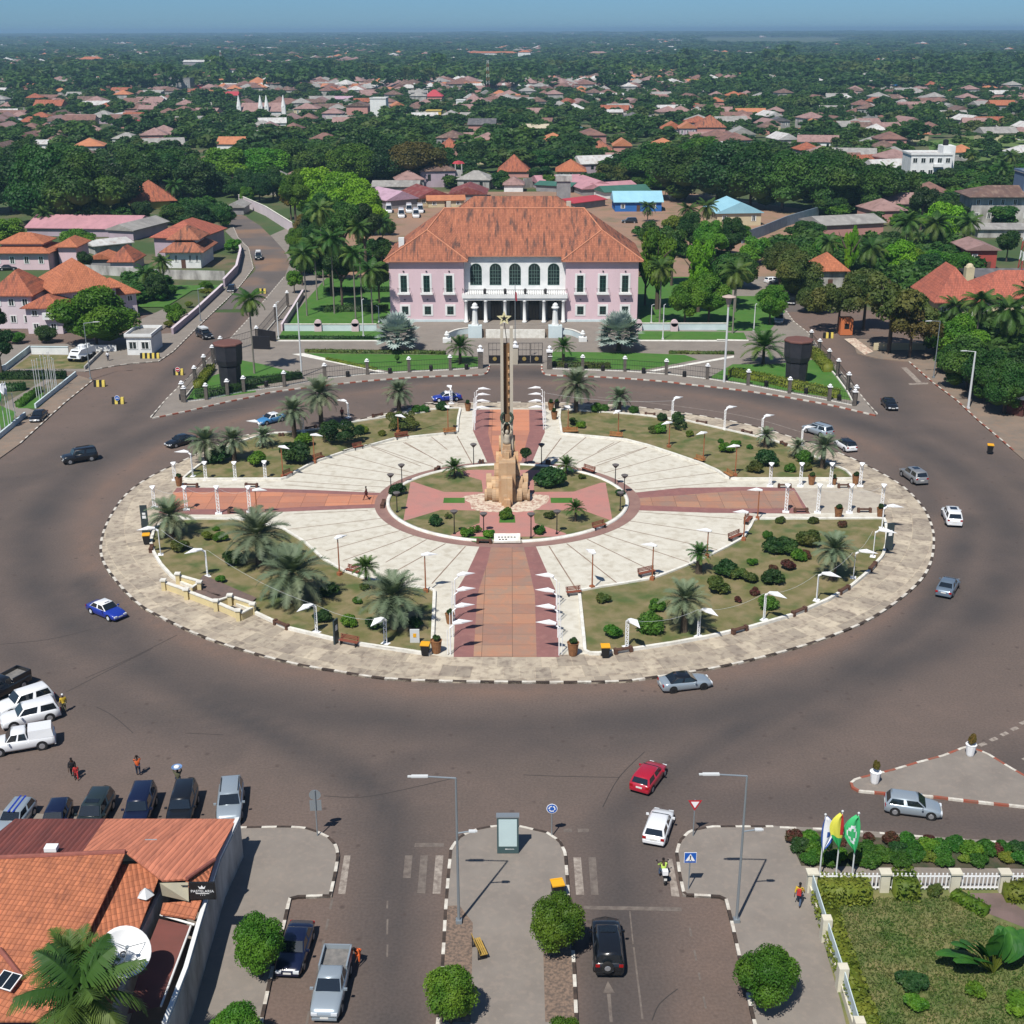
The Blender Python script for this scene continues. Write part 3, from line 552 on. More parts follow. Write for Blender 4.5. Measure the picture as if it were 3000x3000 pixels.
# palms
def palm_mesh(seed,nf=34,L=1.0,e0=75,e1=-35,droop=0.9,nleaf=20,ll=0.24,lw=0.016,hang=0.35,spine=0.012):
    rng = np.random.default_rng(seed); V = []; F = []; o = 0
    for i in range(nf):
        u = (i + .5) / nf; el = math.radians(e0 + (e1 - e0) * u ** 0.9 + rng.uniform(-6,6)); az = i * 2.39996 + rng.uniform(-.2,.2); Lf = L * rng.uniform(.85,1.05) * (0.75 + .25 * min(1,u * 3))
        pts = []; p = np.zeros(3); e = el; ns = 9; h = np.array([math.cos(az),math.sin(az),0])
        for k in range(ns): pts.append(p.copy()); p = p + (h * math.cos(e) + np.array([0,0,math.sin(e)])) * Lf / (ns - 1); e -= droop / (ns - 1) * (0.5 + 1.2 * k / ns) * (1.3 if u > .3 else .8)
        pts = np.array(pts); side = np.array([-math.sin(az),math.cos(az),0])
        for k in range(ns - 1):
            w = spine * (1 - k / ns) * L; V += [pts[k] - side * w,pts[k] + side * w,pts[k + 1] + side * w * .8,pts[k + 1] - side * w * .8]; F.append([o,o + 1,o + 2,o + 3]); o += 4
        for j in range(nleaf):
            t = 0.12 + 0.88 * (j + .5) / nleaf; q = t * (ns - 1); k = min(int(q),ns - 2); b = pts[k] + (pts[k + 1] - pts[k]) * (q - k); d = unit(pts[k + 1] - pts[k])
            l = ll * L * math.sin(math.pi * min(1,.18 + t * .82)) ** .6 * rng.uniform(.85,1.1) + 0.02; up = np.cross(side,d) * -1; up = up if up[2] > 0 else -up
            for s in (-1,1):
                dr = unit(side * s * 0.8 + d * 0.65 + up * rng.uniform(.05,.3) - np.array([0,0,hang])); tip = b + dr * l; w = d * lw * L * 1.6
                V += [b - w,b + w,tip + w * .25,tip - w * .25]; F.append([o,o + 1,o + 2,o + 3]); o += 4
    return np.array(V),np.array(F)
def fan_mesh(seed,nf=70,R=1.0):
    rng = np.random.default_rng(seed); V = []; F = []; o = 0
    for i in range(nf):
        u = (i + .5) / nf; el = math.radians(86 - 108 * u); az = i * 2.39996; h = np.array([math.cos(az),math.sin(az),0]); ax = h * math.cos(el) + np.array([0,0,math.sin(el)]); side = np.array([-math.sin(az),math.cos(az),0]); up = np.cross(ax,side); c = ax * R * rng.uniform(.5,.68); fr = R * rng.uniform(.32,.42)
        w = side * .012; V += [w * 0 - w,w,c + w,c - w]; F.append([o,o + 1,o + 2,o + 3]); o += 4
        up = up if up[2] > 0 else -up; ax2 = unit(ax - up * .1 * rng.uniform(0,2))
        n = 13
        for j in range(n):
            a = math.radians(-125 + 250 * j / (n - 1)); dr = ax2 * math.cos(a) + side * math.sin(a) + up * 0.18 * abs(math.sin(a)); tip = c + dr * fr; pw = np.cross(dr,up); pw = unit(pw) * fr * .13
            V += [c,c + dr * fr * .55 - pw,tip,c + dr * fr * .55 + pw]; F.append([o,o + 1,o + 2,o + 3]); o += 4
    return np.array(V),np.array(F)
PME = {'date': [np_mesh("date_crown",*palm_mesh(s,nf=44,e0=82,e1=-28,droop=0.95,nleaf=24,ll=.21,lw=.0105,hang=.1),LM['date']) for s in (1,2,3)],
       'dategreen': [np_mesh("green_date_crown",*palm_mesh(s,nf=34,e0=80,e1=-10,droop=0.9,nleaf=22,ll=.22,lw=.012,hang=.15),LM['coco']) for s in (4,)],
       'coco': [np_mesh("coconut_crown",*palm_mesh(s,nf=26,e0=70,e1=-50,droop=1.3,nleaf=24,ll=.26,lw=.013,hang=.7),LM['coco']) for s in (5,6,7)],
       'farcoco': [np_mesh("far_palm_crown",*palm_mesh(s,nf=22,e0=70,e1=-45,droop=1.2,nleaf=9,ll=.28,lw=.03,hang=.6),LM['coco']) for s in (8,9)],
       'silver': [np_mesh("silver_fan_crown",*fan_mesh(11),LM['silver'])]}
def ptrunk(m,r0=1.0,r1=.75,n=9,bend=0.0):
    mb = MB(); pr = [Vector((bend * (k / n) ** 2,0,k / n)) for k in range(n + 1)]
    for k in range(n): a = r0 + (r1 - r0) * k / n; mb.tube(pr[k],pr[k + 1],a * (1.12 if k == 0 else 1.0),a * .93,10)
    return mb.mesh("palm_trunk",m)
PT = {'date': ptrunk(M_palmbark,1.25,0.95),'coco': ptrunk(M_paletrunk,1.0,.65),'bend': ptrunk(M_palmbark,1,.8,9)}
def palm_at(x,y,H,R,kind,label,group=None,tr=None,name="palm_tree",z=0.15,r=None,lean=0):
    t = thing(name,label,"palm tree",(x,y,z),random.uniform(0,6.28),group)
    c = part("crown",random.choice(PME[kind]),t); c.location = (0,0,H); c.scale = (R,R,R)
    if H > 0.35:
        k = part("trunk",PT[tr or ('coco' if 'coco' in kind else 'date')],t); r = r or (0.30 if 'date' in kind else 0.17); k.scale = (r,r,H)
    return t
def palm(c,x,y,yc,hw,kind,label,group=None,**kw):
    hw *= 1.12 if kind == 'date' else 1; p = P(c,x,y); H = max(0.3,HT(c,x,y,yc)); R = hw / CROP[c][2] * depth(p,H) / FPX; return palm_at(p.x,p.y,H,R,kind,label,group,**kw)
ORD = "first second third fourth fifth sixth seventh eighth ninth tenth eleventh twelfth thirteenth fourteenth fifteenth sixteenth seventeenth eighteenth nineteenth twentieth".split()
def nth(i): return ORD[i] if i < 20 else "twenty-" + ORD[i - 20]

# ---- palms and shrubs of the plaza
DP = "date palm"
for a in [('E',490,925,805,140,'date',"bushy grey-green date palm at the far left of the front left garden"),
          ('E',985,1085,915,205,'date',"large grey-green date palm in the middle of the front left garden, behind the biggest one"),
          ('E',1183,1295,1135,220,'date',"biggest date palm with brown drooping fronds in the front left garden"),
          ('E',1745,1445,1265,195,'date',"date palm with long grey fronds at the right end of the front left garden"),
          ('E',690,500,385,115,'date',"leftmost date palm of the rear left garden beside the lattice posts"),
          ('E',845,490,375,100,'date',"date palm second from the left in the rear left garden"),
          ('E',1015,412,355,75,'date',"small stemless date palm in the rear left garden"),
          ('E',1185,358,210,105,'date',"date palm with bare trunk, left of the tallest palm in the rear left garden"),
          ('E',1338,305,115,130,'date',"tallest date palm of the rear left garden by the lamp mast"),
          ('M',328,602,490,95,'date',"lone date palm beside the road at the right end of the rear left garden"),
          ('M',1328,602,450,128,'date',"largest date palm of the rear right garden, near the flower pots"),
          ('M',1572,592,515,78,'date',"date palm above the oval flower bed in the rear right garden"),
          ('N',905,302,240,60,'date',"small date palm half way along the rear edge of the rear right garden"),
          ('N',1075,362,300,60,'date',"small yellowish date palm near the right end of the rear right garden"),
          ('N',1212,415,300,90,'date',"date palm in the right corner of the rear right garden"),
          ('N',465,1300,1130,140,'date',"grey-blue date palm beside the large round hedge in the front right garden"),
          ('N',1265,1020,860,125,'date',"open-crowned date palm at the right of the front right garden"),
          ('N',545,985,880,82,'dategreen',"dark palm with brown hanging fronds beside the plaza edge of the front right garden")]:
    palm(*a,z=0.25)
for a in [('M',640,970,920,80,'dategreen',"small palm on the rear left lawn of the inner circle"),('M',1272,955,905,75,'dategreen',"small palm on the rear right lawn of the inner circle"),
          ('M',1325,1222,1150,72,'dategreen',"small feathery palm on the front right lawn of the inner circle"),('E',1592,1215,1100,95,'dategreen',"leaning feathery palm beside the red bench of the front left garden")]:
    palm(*a,z=0.25,r=0.12)
def shrubs(c,items,where,lbl={}):
    items = sorted(items,key=lambda t: t[0])
    for i,(x,y,hw,lm,kind) in enumerate(items):
        p = P(c,x,y); s = CROP[c][2]; R = hw / s * depth(p,1) / FPX
        col = dict(clip="clipped green",green="green",dark="dark green",yellow="yellow-green",red="red-leaved",olive="olive green",lime="bright green",silver="silvery").get(lm,"green")
        shrub_at(p.x,p.y,R,R * (1.5 if kind in ('bush','loose') else 1.55),lm,"%s shrub, %s from left %s" % (col,nth(i),where),"shrubs " + where,kind)
shrubs('E',[(540,1000,52,'olive','bush'),(690,940,36,'yellow','bush'),(770,950,42,'green','bush'),(740,890,20,'green','bush'),(840,1080,62,'dark','bush'),(765,1185,32,'green','bush'),(1340,1400,52,'dark','bush'),(1540,1300,28,'clip','bush'),(1495,1430,48,'green','bush'),(1640,1440,52,'dark','bush'),(1390,1260,55,'dark','bush'),(1860,1440,50,'dark','bush'),(1580,1225,30,'olive','bush')],"in the front left garden")
shrubs('E',[(775,500,68,'dark','bush'),(1190,500,92,'dark','bush'),(1235,410,55,'green','bush'),(1450,390,110,'dark','loose'),(1560,340,42,'yellow','bush'),(1680,350,24,'yellow','topiary'),(1800,310,85,'olive','loose'),(980,520,60,'green','bush')],"in the rear left garden")
shrubs('M',[(425,605,32,'clip','topiary'),(468,602,30,'clip','topiary'),(570,590,35,'dark','topiary')],"by the road in the rear left garden")
shrubs('M',[(1445,600,38,'clip','topiary'),(1490,598,30,'clip','topiary'),(1655,610,32,'clip','topiary'),(1310,670,28,'olive','bush'),(1355,690,30,'green','bush'),(1815,650,32,'dark','topiary'),(1905,655,40,'dark','bush')],"in the rear right garden near the walkway")
shrubs('N',[(345,225,40,'green','bush'),(440,205,38,'dark','loose'),(498,245,24,'yellow','bush'),(300,225,30,'olive','bush'),(665,280,18,'clip','topiary'),(745,300,30,'green','bush'),(820,312,18,'clip','topiary'),(855,440,46,'olive','bush'),(915,400,62,'dark','bush'),(1038,435,34,'clip','topiary'),(1120,385,50,'clip','topiary'),(1125,430,34,'olive','bush'),(700,330,40,'green','bush')],"in the outer rear right garden")
shrubs('N',[(915,795,30,'clip','topiary'),(945,870,62,'dark','bush'),(1020,880,68,'dark','bush'),(1130,830,68,'olive','bush'),(1120,905,34,'red','bush'),(835,940,30,'green','bush'),(945,975,28,'red','bush'),(1020,965,42,'red','bush'),(700,1000,66,'dark','bush'),(760,1010,52,'olive','bush'),(820,1035,42,'olive','bush'),(945,1045,62,'dark','bush'),(640,1085,66,'olive','bush'),(850,1100,30,'red','bush'),(755,1140,24,'red','bush'),(918,1175,56,'clip','topiary'),(1085,910,44,'green','bush'),(310,1185,50,'clip','bush'),
           (285,1300,82,'clip','topiary'),(35,1140,40,'olive','bush'),(75,1330,52,'green','bush'),(990,715,28,'olive','bush'),(1160,715,28,'olive','bush'),(1318,735,26,'red','bush')],"in the front right garden")
shrubs('Y',[(500,530,48,'dark','bush'),(575,490,28,'olive','loose'),(755,580,36,'green','loose'),(1165,590,42,'clip','topiary'),(1230,490,36,'olive','bush'),(960,490,50,'green','bush'),(260,340,55,'dark','bush'),(1680,345,32,'dark','bush'),(1225,280,95,'dark','bush'),(1440,235,24,'olive','bush'),(700,605,45,'green','bush'),(840,610,40,'green','bush')],"on the lawns round the monument")
tree('Y',1078,145,20,44,'dark','bush',"small round dark tree just behind the monument",name="small_tree")
# ------------------------------------------------------------------ monument and palace
M_sand = block_mat("sandstone",[(0.46,0.33,0.20),(0.38,0.22,0.115),(0.52,0.42,0.29)],1.4,0.7,0.012,0.12)
M_pale = mat("pale_stone",(0.47,0.43,0.36),(0.38,0.34,0.27),scale=0.5,detail=8,stretch=(1,1,.2)); M_rustst = mat("rusty_stone",(0.20,0.11,0.05),(0.13,0.08,0.045),scale=1.2,stretch=(1,1,.15),detail=8,c3=(0.30,0.2,0.1),s3=2)
M_glass = mat("window_glass",(0.012,0.022,0.022),rough=0.12,spec=0.6); M_gframe = mat("green_frame",(0.02,0.07,0.055),rough=0.5); M_wpaint = mat("white_paint",(0.72,0.73,0.72),(0.60,0.62,0.62),scale=0.5); M_bpaint = mat("pale_blue_paint",(0.55,0.64,0.66),(0.46,0.55,0.58),scale=0.4)
M_pinkw = mat("pink_wall",(0.65,0.49,0.53),(0.57,0.435,0.47),scale=0.18,detail=8,stretch=(1,1,.3)); M_iron = mat("dark_iron",(0.022,0.022,0.026),rough=0.5,metal=0.3); M_gold = mat("gilt",(0.45,0.34,0.12),rough=0.4,metal=0.5)
mc = P('X',375,1600); ms = depth(mc,3) / FPX / 2.76   # metres per crop pixel
mon = thing("monument","tall sandstone monument with raised star in the centre of the plaza","monument",(mc.x,mc.y,0.2))
MS = Matrix.Diagonal((.56,.8,1,1)); MS2 = Matrix.Diagonal((.67,.8,1,1)); MF = Matrix.Translation((0,.6,6.7)) @ Matrix.Diagonal((.75,.75,.75,1)) @ Matrix.Translation((0,0,-9.4))
def mbm(M): q = MB(); q.M = M; return q
mb = mbm(MS2); mb.box(-1.55,1.55,0.2,5.2,0,5.2); mb.box(-1.05,0.98,-1.2,0.21,0,3.6); mb.box(-0.55,0.62,-2.0,-1.19,0,1.0); mb.build("block",M_sand,mon)
for sx in (-1,1):
    for i,(x0,x1,y,z,r) in enumerate([(1.56,2.75,0.1,0.8,0.9),(1.56,2.9,1.4,1.7,1.2),(1.56,2.4,2.6,3.2,1.1),(2.76,3.8,0.9,1.1,1.2),(2.91,3.9,2.2,2.2,.9),(3.7,4.2,0.4,.7,.8)]):
        mb = mbm(MS2); mb.tube((sx * x0,y + 1,z),(sx * x1,y + 1,z),r,r,20); mb.build("drum",M_sand,mon)
    for x0,x1,y,z,r in ((1.02,2.1,5.2,4.2,1.25),(.95,1.5,6.0,6.2,1.15)): mb = mbm(MS2); mb.tube((sx * x0,y,z),(sx * x1,y,z),r,r,20); mb.build("shoulder",M_sand,mon)
colh = HT('X',375,1500,172)
for x0,x1 in ((-1.35,-.72),(.68,1.38)): mb = mbm(MS); mb.box(x0,x1,4.6,6.4,0.01,colh); mb.build("column_rail",M_pale,mon)
mb = mbm(MS); mb.box(-0.719,0.679,5.6,6.3,0.02,colh - 2.1); back_ = mb.build("column_back",M_rustst,mon)
for k in range(7): mb = mbm(MS); mb.box(0.25,0.6,5.2,5.59,colh - 3.6 - k * 1.05,colh - 3.25 - k * 1.05); mb.build("step",M_sand,back_)
mb = mbm(MS); mb.box(-1.1,0.95,2.9,4.59,0.01,6.1); mb.box(-0.6,0.5,2.4,2.89,5.21,6.0); mb.box(-0.95,0.8,3.2,4.58,6.11,6.7); mb.build("pillar",M_sand,mon)
mb = mbm(MF); mb.lathe([(0.62,0),(0.55,.5),(0.48,1.1),(0.5,1.5),(0.2,1.75)],14,(0,3.7,9.4)); mb.ball((0,3.55,11.45),0.34,12,sq=(.9,1,1.25))
for s in (-1,1): mb.tube((s * .45,3.7,10.85),(s * .82,3.65,11.7),.17,.13,8); mb.tube((s * .82,3.65,11.7),(s * .55,3.6,12.7),.13,.1,8); mb.tube((s * .55,3.6,12.7),(s * .25,3.6,13.1),.1,.09,8)
mb.build("carved_figure",M_pale,mon,True)
mb = MB(); wc = Vector((0,3.55,10.0)); R0 = .72
q = [wc + Vector((R0 * math.sin(a),0,R0 * math.cos(a))) for a in [math.radians(28 + 304 * i / 30) for i in range(31)]]
for i in range(30): mb.tube(q[i],q[i + 1],0.15 + .03 * (i % 2),0.15 + .03 * ((i + 1) % 2),7)
mb.build("wreath",mat("bronze_green",(0.035,0.06,0.045),(0.06,0.09,0.065),scale=5),mon)
mb = MB(); mb.box(-.2,.2,3.4,3.68,9.5,10.4); mb.build("torch",M_rustst,mon)
def star(mb,c,R,r,d,mi=0,tilt=0):
    pts = []
    for i in range(10): a = PI / 2 + i * PI / 5 + tilt; q = R if i % 2 == 0 else r; pts.append((c[0] + q * math.cos(a),c[2] + q * math.sin(a)))
    vs = [(x,c[1] - d,z) for x,z in pts] + [(x,c[1] + d,z) for x,z in pts]
    mb.add(vs,[tuple(range(9,-1,-1)),tuple(range(10,20))] + [(i,(i + 1) % 10,10 + (i + 1) % 10,10 + i) for i in range(10)],mi)
sz = HT('X',375,1500,108); st = MB(); st.tube((0.05,4.8,colh - 2.1),(-0.25,4.8,sz - .6),0.045,0.04,8); pole = st.build("star_mast",M_iron,mon)
s2 = MB(); star(s2,(-0.28,4.8,sz),.92,0.40,0.07); so_ = s2.build("star",mat("star_cream",(0.62,0.57,0.33),rough=.5),mon)
s3 = MB(); star(s3,(-0.28,4.72,sz),0.46,0.18,0.012); s3.build("star_centre",M_iron,so_)
# stone book at the ring
bk = P('Y',957,640,.25); mb = MB(); mb.cb(0,0,0,3.3,0.5,0.25); t = thing("stone_book","pale stone book plaque at the front edge of the inner circle","plaque",(bk.x,bk.y + .3,.24)); mb.build("plinth",M_pale,t)
mb = MB(); mb.add([(-1.5,-.3,.26),(1.5,-.3,.26),(1.5,.9,.75),(-1.5,.9,.75),(-1.5,-.3,.05),(1.5,-.3,.05),(1.5,.9,.05),(-1.5,.9,.05)],[(0,1,2,3),(0,4,5,1),(1,5,6,2),(2,6,7,3),(3,7,4,0)]); pg = mb.build("page",M_wwhite,t)
mb = MB()
for i in range(6):
    for r in range(2): x = -1.05 + i * .36 + r * .1; y = .32 - r * .42 if r == 0 else -.02; z = .26 + (y + .3) / 1.2 * .49 + .012; mb.add([(x,y - .09,z - .037),(x + .22,y - .09,z - .037),(x + .22,y + .07,z + .03),(x,y + .07,z + .03)],[(0,1,2,3)]) if (r == 0 or i < 3) else None
mb.build("engraving",M_iron,pg)

# ---- palace
TILE = {}
def tilemat(name,c1,c2,c3,s3=0.6,amt=0.7,row=0.55,col=0.32):
    m = mat(name,c1,c2,scale=0.9,rough=0.85,detail=9,contrast=(0.35,0.65),c3=c3,s3=s3,amt3=amt,stretch=(2.2,.4,.4)); nt = m.node_tree; b = nt.nodes["Principled BSDF"]; N = nt.nodes.new; L = nt.links.new
    src = b.inputs["Base Color"].links[0].from_socket; uv = N("ShaderNodeUVMap"); br = N("ShaderNodeTexBrick"); L(uv.outputs[0],br.inputs[0]); br.inputs["Scale"].default_value = 1; br.offset = 0
    br.inputs["Brick Width"].default_value = col; br.inputs["Row Height"].default_value = row; br.inputs["Mortar Size"].default_value = 0.03; br.inputs["Mortar Smooth"].default_value = .6
    br.inputs["Color1"].default_value = (0.80,.78,.76,1); br.inputs["Color2"].default_value = (1.15,1.1,1.05,1); br.inputs["Mortar"].default_value = (0.42,0.36,0.34,1)
    mx = N("ShaderNodeMix"); mx.data_type = 'RGBA'; mx.blend_type = 'MULTIPLY'; mx.inputs[0].default_value = .85; L(src,mx.inputs[6]); L(br.outputs[0],mx.inputs[7]); L(mx.outputs[2],b.inputs["Base Color"])
    wv = N("ShaderNodeTexWave"); wv.bands_direction = 'X'; wv.wave_profile = 'SIN'; wv.inputs["Scale"].default_value = 0.3142 / col; L(uv.outputs[0],wv.inputs[0]); bp = N("ShaderNodeBump"); bp.inputs["Distance"].default_value = .06; bp.inputs["Strength"].default_value = .8; L(wv.outputs["Fac"],bp.inputs["Height"]); L(bp.outputs[0],b.inputs["Normal"]); return m
M_tile = tilemat("palace_tile",(0.39,0.155,0.09),(0.28,0.11,0.07),(0.085,0.055,0.05),s3=0.6,amt=0.9); M_tile2 = tilemat("orange_tile",(0.45,0.165,0.085),(0.38,0.14,0.075),(0.20,0.075,0.05),s3=1.2,amt=.35); M_tile3 = tilemat("old_tile",(0.40,0.14,0.075),(0.30,0.10,0.065),(0.11,0.06,0.05),s3=0.7,amt=.7)
M_tile4 = tilemat("salmon_tile",(0.42,0.135,0.09),(0.36,0.115,0.08),(0.2,0.08,0.065),s3=.8,amt=.5); M_eave = mat("eave",(0.42,0.17,0.10),(0.5,0.22,0.13),scale=1)
def uvroof(me):
    """u along each face's horizontal, v down the slope, in metres"""
    uv = me.uv_layers.new(name="roof")
    for p in me.polygons:
        n = p.normal; u = Vector((0,0,1)).cross(n); u = u.normalized() if u.length > 1e-4 else Vector((1,0,0)); v = n.cross(u)
        for li in p.loop_indices: co = me.vertices[me.loops[li].vertex_index].co; uv.data[li].uv = (co.dot(u),co.dot(v))
def roofpart(mb,m,parent,name="roof",**kw):
    me = mb.mesh(name,m); uvroof(me); return part(name,me,parent,**kw)
def hip(mb,x0,x1,y0,y1,z,h,ov=0.6,th=0.18,gable=False,ridge=None):
    x0 -= ov; x1 += ov; y0 -= ov; y1 += ov; w,d = x1 - x0,y1 - y0; z -= 0.0
    if w >= d: k = 0 if gable else d / 2; a,b = (x0 + k,(y0 + y1) / 2),(x1 - k,(y0 + y1) / 2)
    else: k = 0 if gable else w / 2; a,b = ((x0 + x1) / 2,y0 + k),((x0 + x1) / 2,y1 - k)
    if ridge: a,b = ridge
    c = [(x0,y0,z),(x1,y0,z),(x1,y1,z),(x0,y1,z)]; r = [(a[0],a[1],z + h),(b[0],b[1],z + h)]
    vs = [(p[0],p[1],p[2] - th) for p in c] + c + r
    if w >= d: fs = [(4,5,9,8),(6,7,8,9),(7,4,8),(5,6,9)]
    else: fs = [(5,6,9,8),(7,4,8,9),(4,5,8),(6,7,9)]
    mb.add(vs,fs + [(0,1,5,4),(1,2,6,5),(2,3,7,6),(3,0,4,7),(3,2,1,0)]); return r
pl = P('H',133,590); pr = P('H',1873,590); pal = thing("palace","pink two-storey palace with white arched loggia and terracotta hip roof","palace",(pl.x,pl.y,0.15),math.atan2(pr.y - pl.y,pr.x - pl.x))
W = (pr - pl).length; k_ = W / 1740.0   # metres per crop pixel on the facade
kz = k_ / math.cos(math.radians(12.5)); Hh = 12.3
def X_(x): return (x - 133) * k_
def Z_(y): return (600 - y) * kz * 0.985
HW = Z_(172); x1a,x2a = X_(655),X_(1368); DEP = 20.0
for xa,xb in ((0,x1a),(x2a,W)): mb = MB(); mb.box(xa,xb,0,DEP,0,HW); mb.build("wall",M_pinkw,pal)
mb = MB(); mb.box(x1a + .004,x2a - .004,1.8,DEP - .4,0,HW + .95); cw = mb.build("white_wall",M_wpaint,pal,label="white recessed centre wall with arches")
RF = HW + .05
mb = MB(); o = .9; zr = HW + 8.6; yr = 11.5; zc = HW + .75
L0,L1 = (-o,-o,HW),(x1a + o,-o,HW); R1,R0_ = (x2a - o,-o,HW),(W + o,-o,HW); BL,BR = (-o,DEP + o,HW),(W + o,DEP + o,HW)
RA,RB = (10.5,yr,zr),(W - 10.5,yr,zr); AL = ((x1a) / 2,4.6,HW + 5.2); AR = ((x2a + W) / 2,4.6,HW + 5.2)
CL,CR = (x1a + o + .02,1.0,zc),(x2a - o - .02,1.0,zc)
vs = [L0,L1,R1,R0_,BL,BR,RA,RB,AL,AR,CL,CR]; fs = [(0,1,8),(2,3,9),(0,8,6,4),(9,3,5,7),(8,1,10,6),(11,2,9,7),(10,11,7,6),(5,4,6,7)]
mb.add(vs,fs); rf = roofpart(mb,M_tile,pal)
mb = MB()
def fascia(a,b,t=.22): mb.add([a,b,(b[0],b[1],b[2] - t),(a[0],a[1],a[2] - t)],[(0,1,2,3)])
for a,b in ((L0,L1),(R1,R0_),(BL,L0),(R0_,BR),(CL,CR),(L1,CL),(CR,R1)): fascia(a,b)
mb.add([(L0[0],L0[1],HW - .22),(L1[0],L1[1],HW - .22),(L1[0],3,HW - .22),(L0[0],3,HW - .22),(R1[0],-o,HW - .22),(R0_[0],-o,HW - .22),(R0_[0],3,HW - .22),(R1[0],3,HW - .22)],[(0,1,2,3),(4,5,6,7)])
for a,b in ((RA,RB),(L0,AL),(L1,AL),(R1,AR),(R0_,AR),(AL,RA),(AR,RB)): mb.tube((a[0],a[1],a[2] + .03),(b[0],b[1],b[2] + .03),.16,.16,6)
mb.build("ridge_tile",M_eave,rf)
mb = MB(); mb.cb(2.4,3.0,HW + .6,1.1,1.0,3.4); mb.build("chimney",M_wpaint,rf)
# rear wing roof seen above the main ridge
mb = MB(); hip(mb,7.5,W - 7.5,DEP + 8,DEP + 24,HW + 1.5,6.6,ov=.8); roofpart(mb,M_tile,pal,label="lower rear wing roof, mossy tiles")
mb = MB(); mb.box(7.6,W - 7.6,DEP + .02,DEP + 24,0,HW + 1.3); mb.build("rear_wall",M_pinkw,pal)
for x in (10,W - 13): mb = MB(); mb.cb(x,DEP + 14,HW + 4,1,1,3.2); mb.build("rear_chimney",M_pale,pal)
def window(parent,xc,y,z0,w,h,border=.42,bars=2,fm=None,sill=True,bm=None,gm_=None,proud=.08):
    mb = MB(); b = border
    if b: mb.box(xc - w / 2 - b,xc - w / 2,y - proud,y + .02,z0 - b * .6,z0 + h + b); mb.box(xc + w / 2,xc + w / 2 + b,y - proud,y + .02,z0 - b * .6,z0 + h + b); mb.box(xc - w / 2,xc + w / 2,y - proud,y + .02,z0 + h,z0 + h + b); mb.box(xc - w / 2,xc + w / 2,y - proud,y + .02,z0 - b * .6,z0)
    else: mb.box(xc - w / 2,xc + w / 2,y - .05,y + .02,z0 - .08,z0)
    f = mb.build("window",bm or M_wpaint,parent)
    mb = MB(); mb.box(xc - w / 2,xc + w / 2,y - .012,y + .01,z0,z0 + h); mb.build("pane",gm_ or M_glass,f)
    mb = MB(); mb.box(xc - .05,xc + .05,y - .04,y - .014,z0,z0 + h)
    for k in range(1,bars + 1): mb.box(xc - w / 2,xc + w / 2,y - .038,y - .016,z0 + h * k / (bars + 1) - .04,z0 + h * k / (bars + 1) + .04)
    for s in (-1,1): mb.box(xc + s * (w / 2 - .06) - .06,xc + s * (w / 2 - .06) + .06,y - .039,y - .015,z0,z0 + h)
    mb.build("frame",fm or M_gframe,f); return f
for xx in (234,394,553,1469,1627,1783):
    xc = X_(xx); window(pal,xc,0,Z_(392),1.28,Z_(277) - Z_(392),.38,3); window(pal,xc + .12,0,Z_(550),1.3,Z_(492) - Z_(550),.4,1)
    mb = MB(); mb.box(xc - 1.25,xc + 1.25,-1.0,-.02,Z_(405),Z_(396)); bal = mb.build("balcony",M_wpaint,pal)
    mb = MB()
    for s in (-1.22,1.22): mb.tube((xc + s,-.05,Z_(396) + .95),(xc + s,-.97,Z_(396) + .95),.03,n=5)
    for k in range(11): mb.tube((xc - 1.22 + k * .244,-.97,Z_(396)),(xc - 1.22 + k * .244,-.97,Z_(396) + .95),.018,n=4)
    mb.tube((xc - 1.22,-.97,Z_(396) + .95),(xc + 1.22,-.97,Z_(396) + .95),.03,n=5); mb.build("railing",M_iron,bal)
    mb = MB(); mb.cb(xc,-.1,Z_(249),.3,.2,.14); mb.cb(xc + .1,-.1,Z_(448),.3,.2,.14); mb.build("floodlight",M_iron,pal)
for xx in (738,875,1012,1148,1284):   # arched windows
    xc = X_(xx); w,z0,z1 = 2.1,Z_(352) + .0,Z_(245); y = 1.8
    def arch(mb,w,z0,z1,ya,yb,n=12):
        pts = [(xc - w / 2,z0),(xc + w / 2,z0)] + [(xc + w / 2 * math.cos(PI * i / n),z1 + w / 2 * math.sin(PI * i / n)) for i in range(n + 1)]
        m = len(pts); mb.add([(x,ya,z) for x,z in pts] + [(x,yb,z) for x,z in pts],[tuple(range(m)),tuple(range(2 * m - 1,m - 1,-1))] + [(i,m + i,m + (i + 1) % m,(i + 1) % m) for i in range(m)])
    mb = MB(); arch(mb,w + .25,z0 - .1,z1,y - .03,y + .02); f = mb.build("arched_window",M_gframe,pal); mb = MB(); arch(mb,w,z0,z1,y - .045,y - .031); mb.build("pane",M_glass,f)
    mb = MB()
    for k in (-.5,0,.5): mb.box(xc + k - .04,xc + k + .04,y - .075,y - .047,z0,z1 + (.9 if k == 0 else .6))
    for k in range(5): mb.box(xc - w / 2,xc + w / 2,y - .07,y - .05,z0 + .7 * k,z0 + .7 * k + .07)
    mb.build("frame",mat("pale_green_frame",(.10,.17,.15)),f)
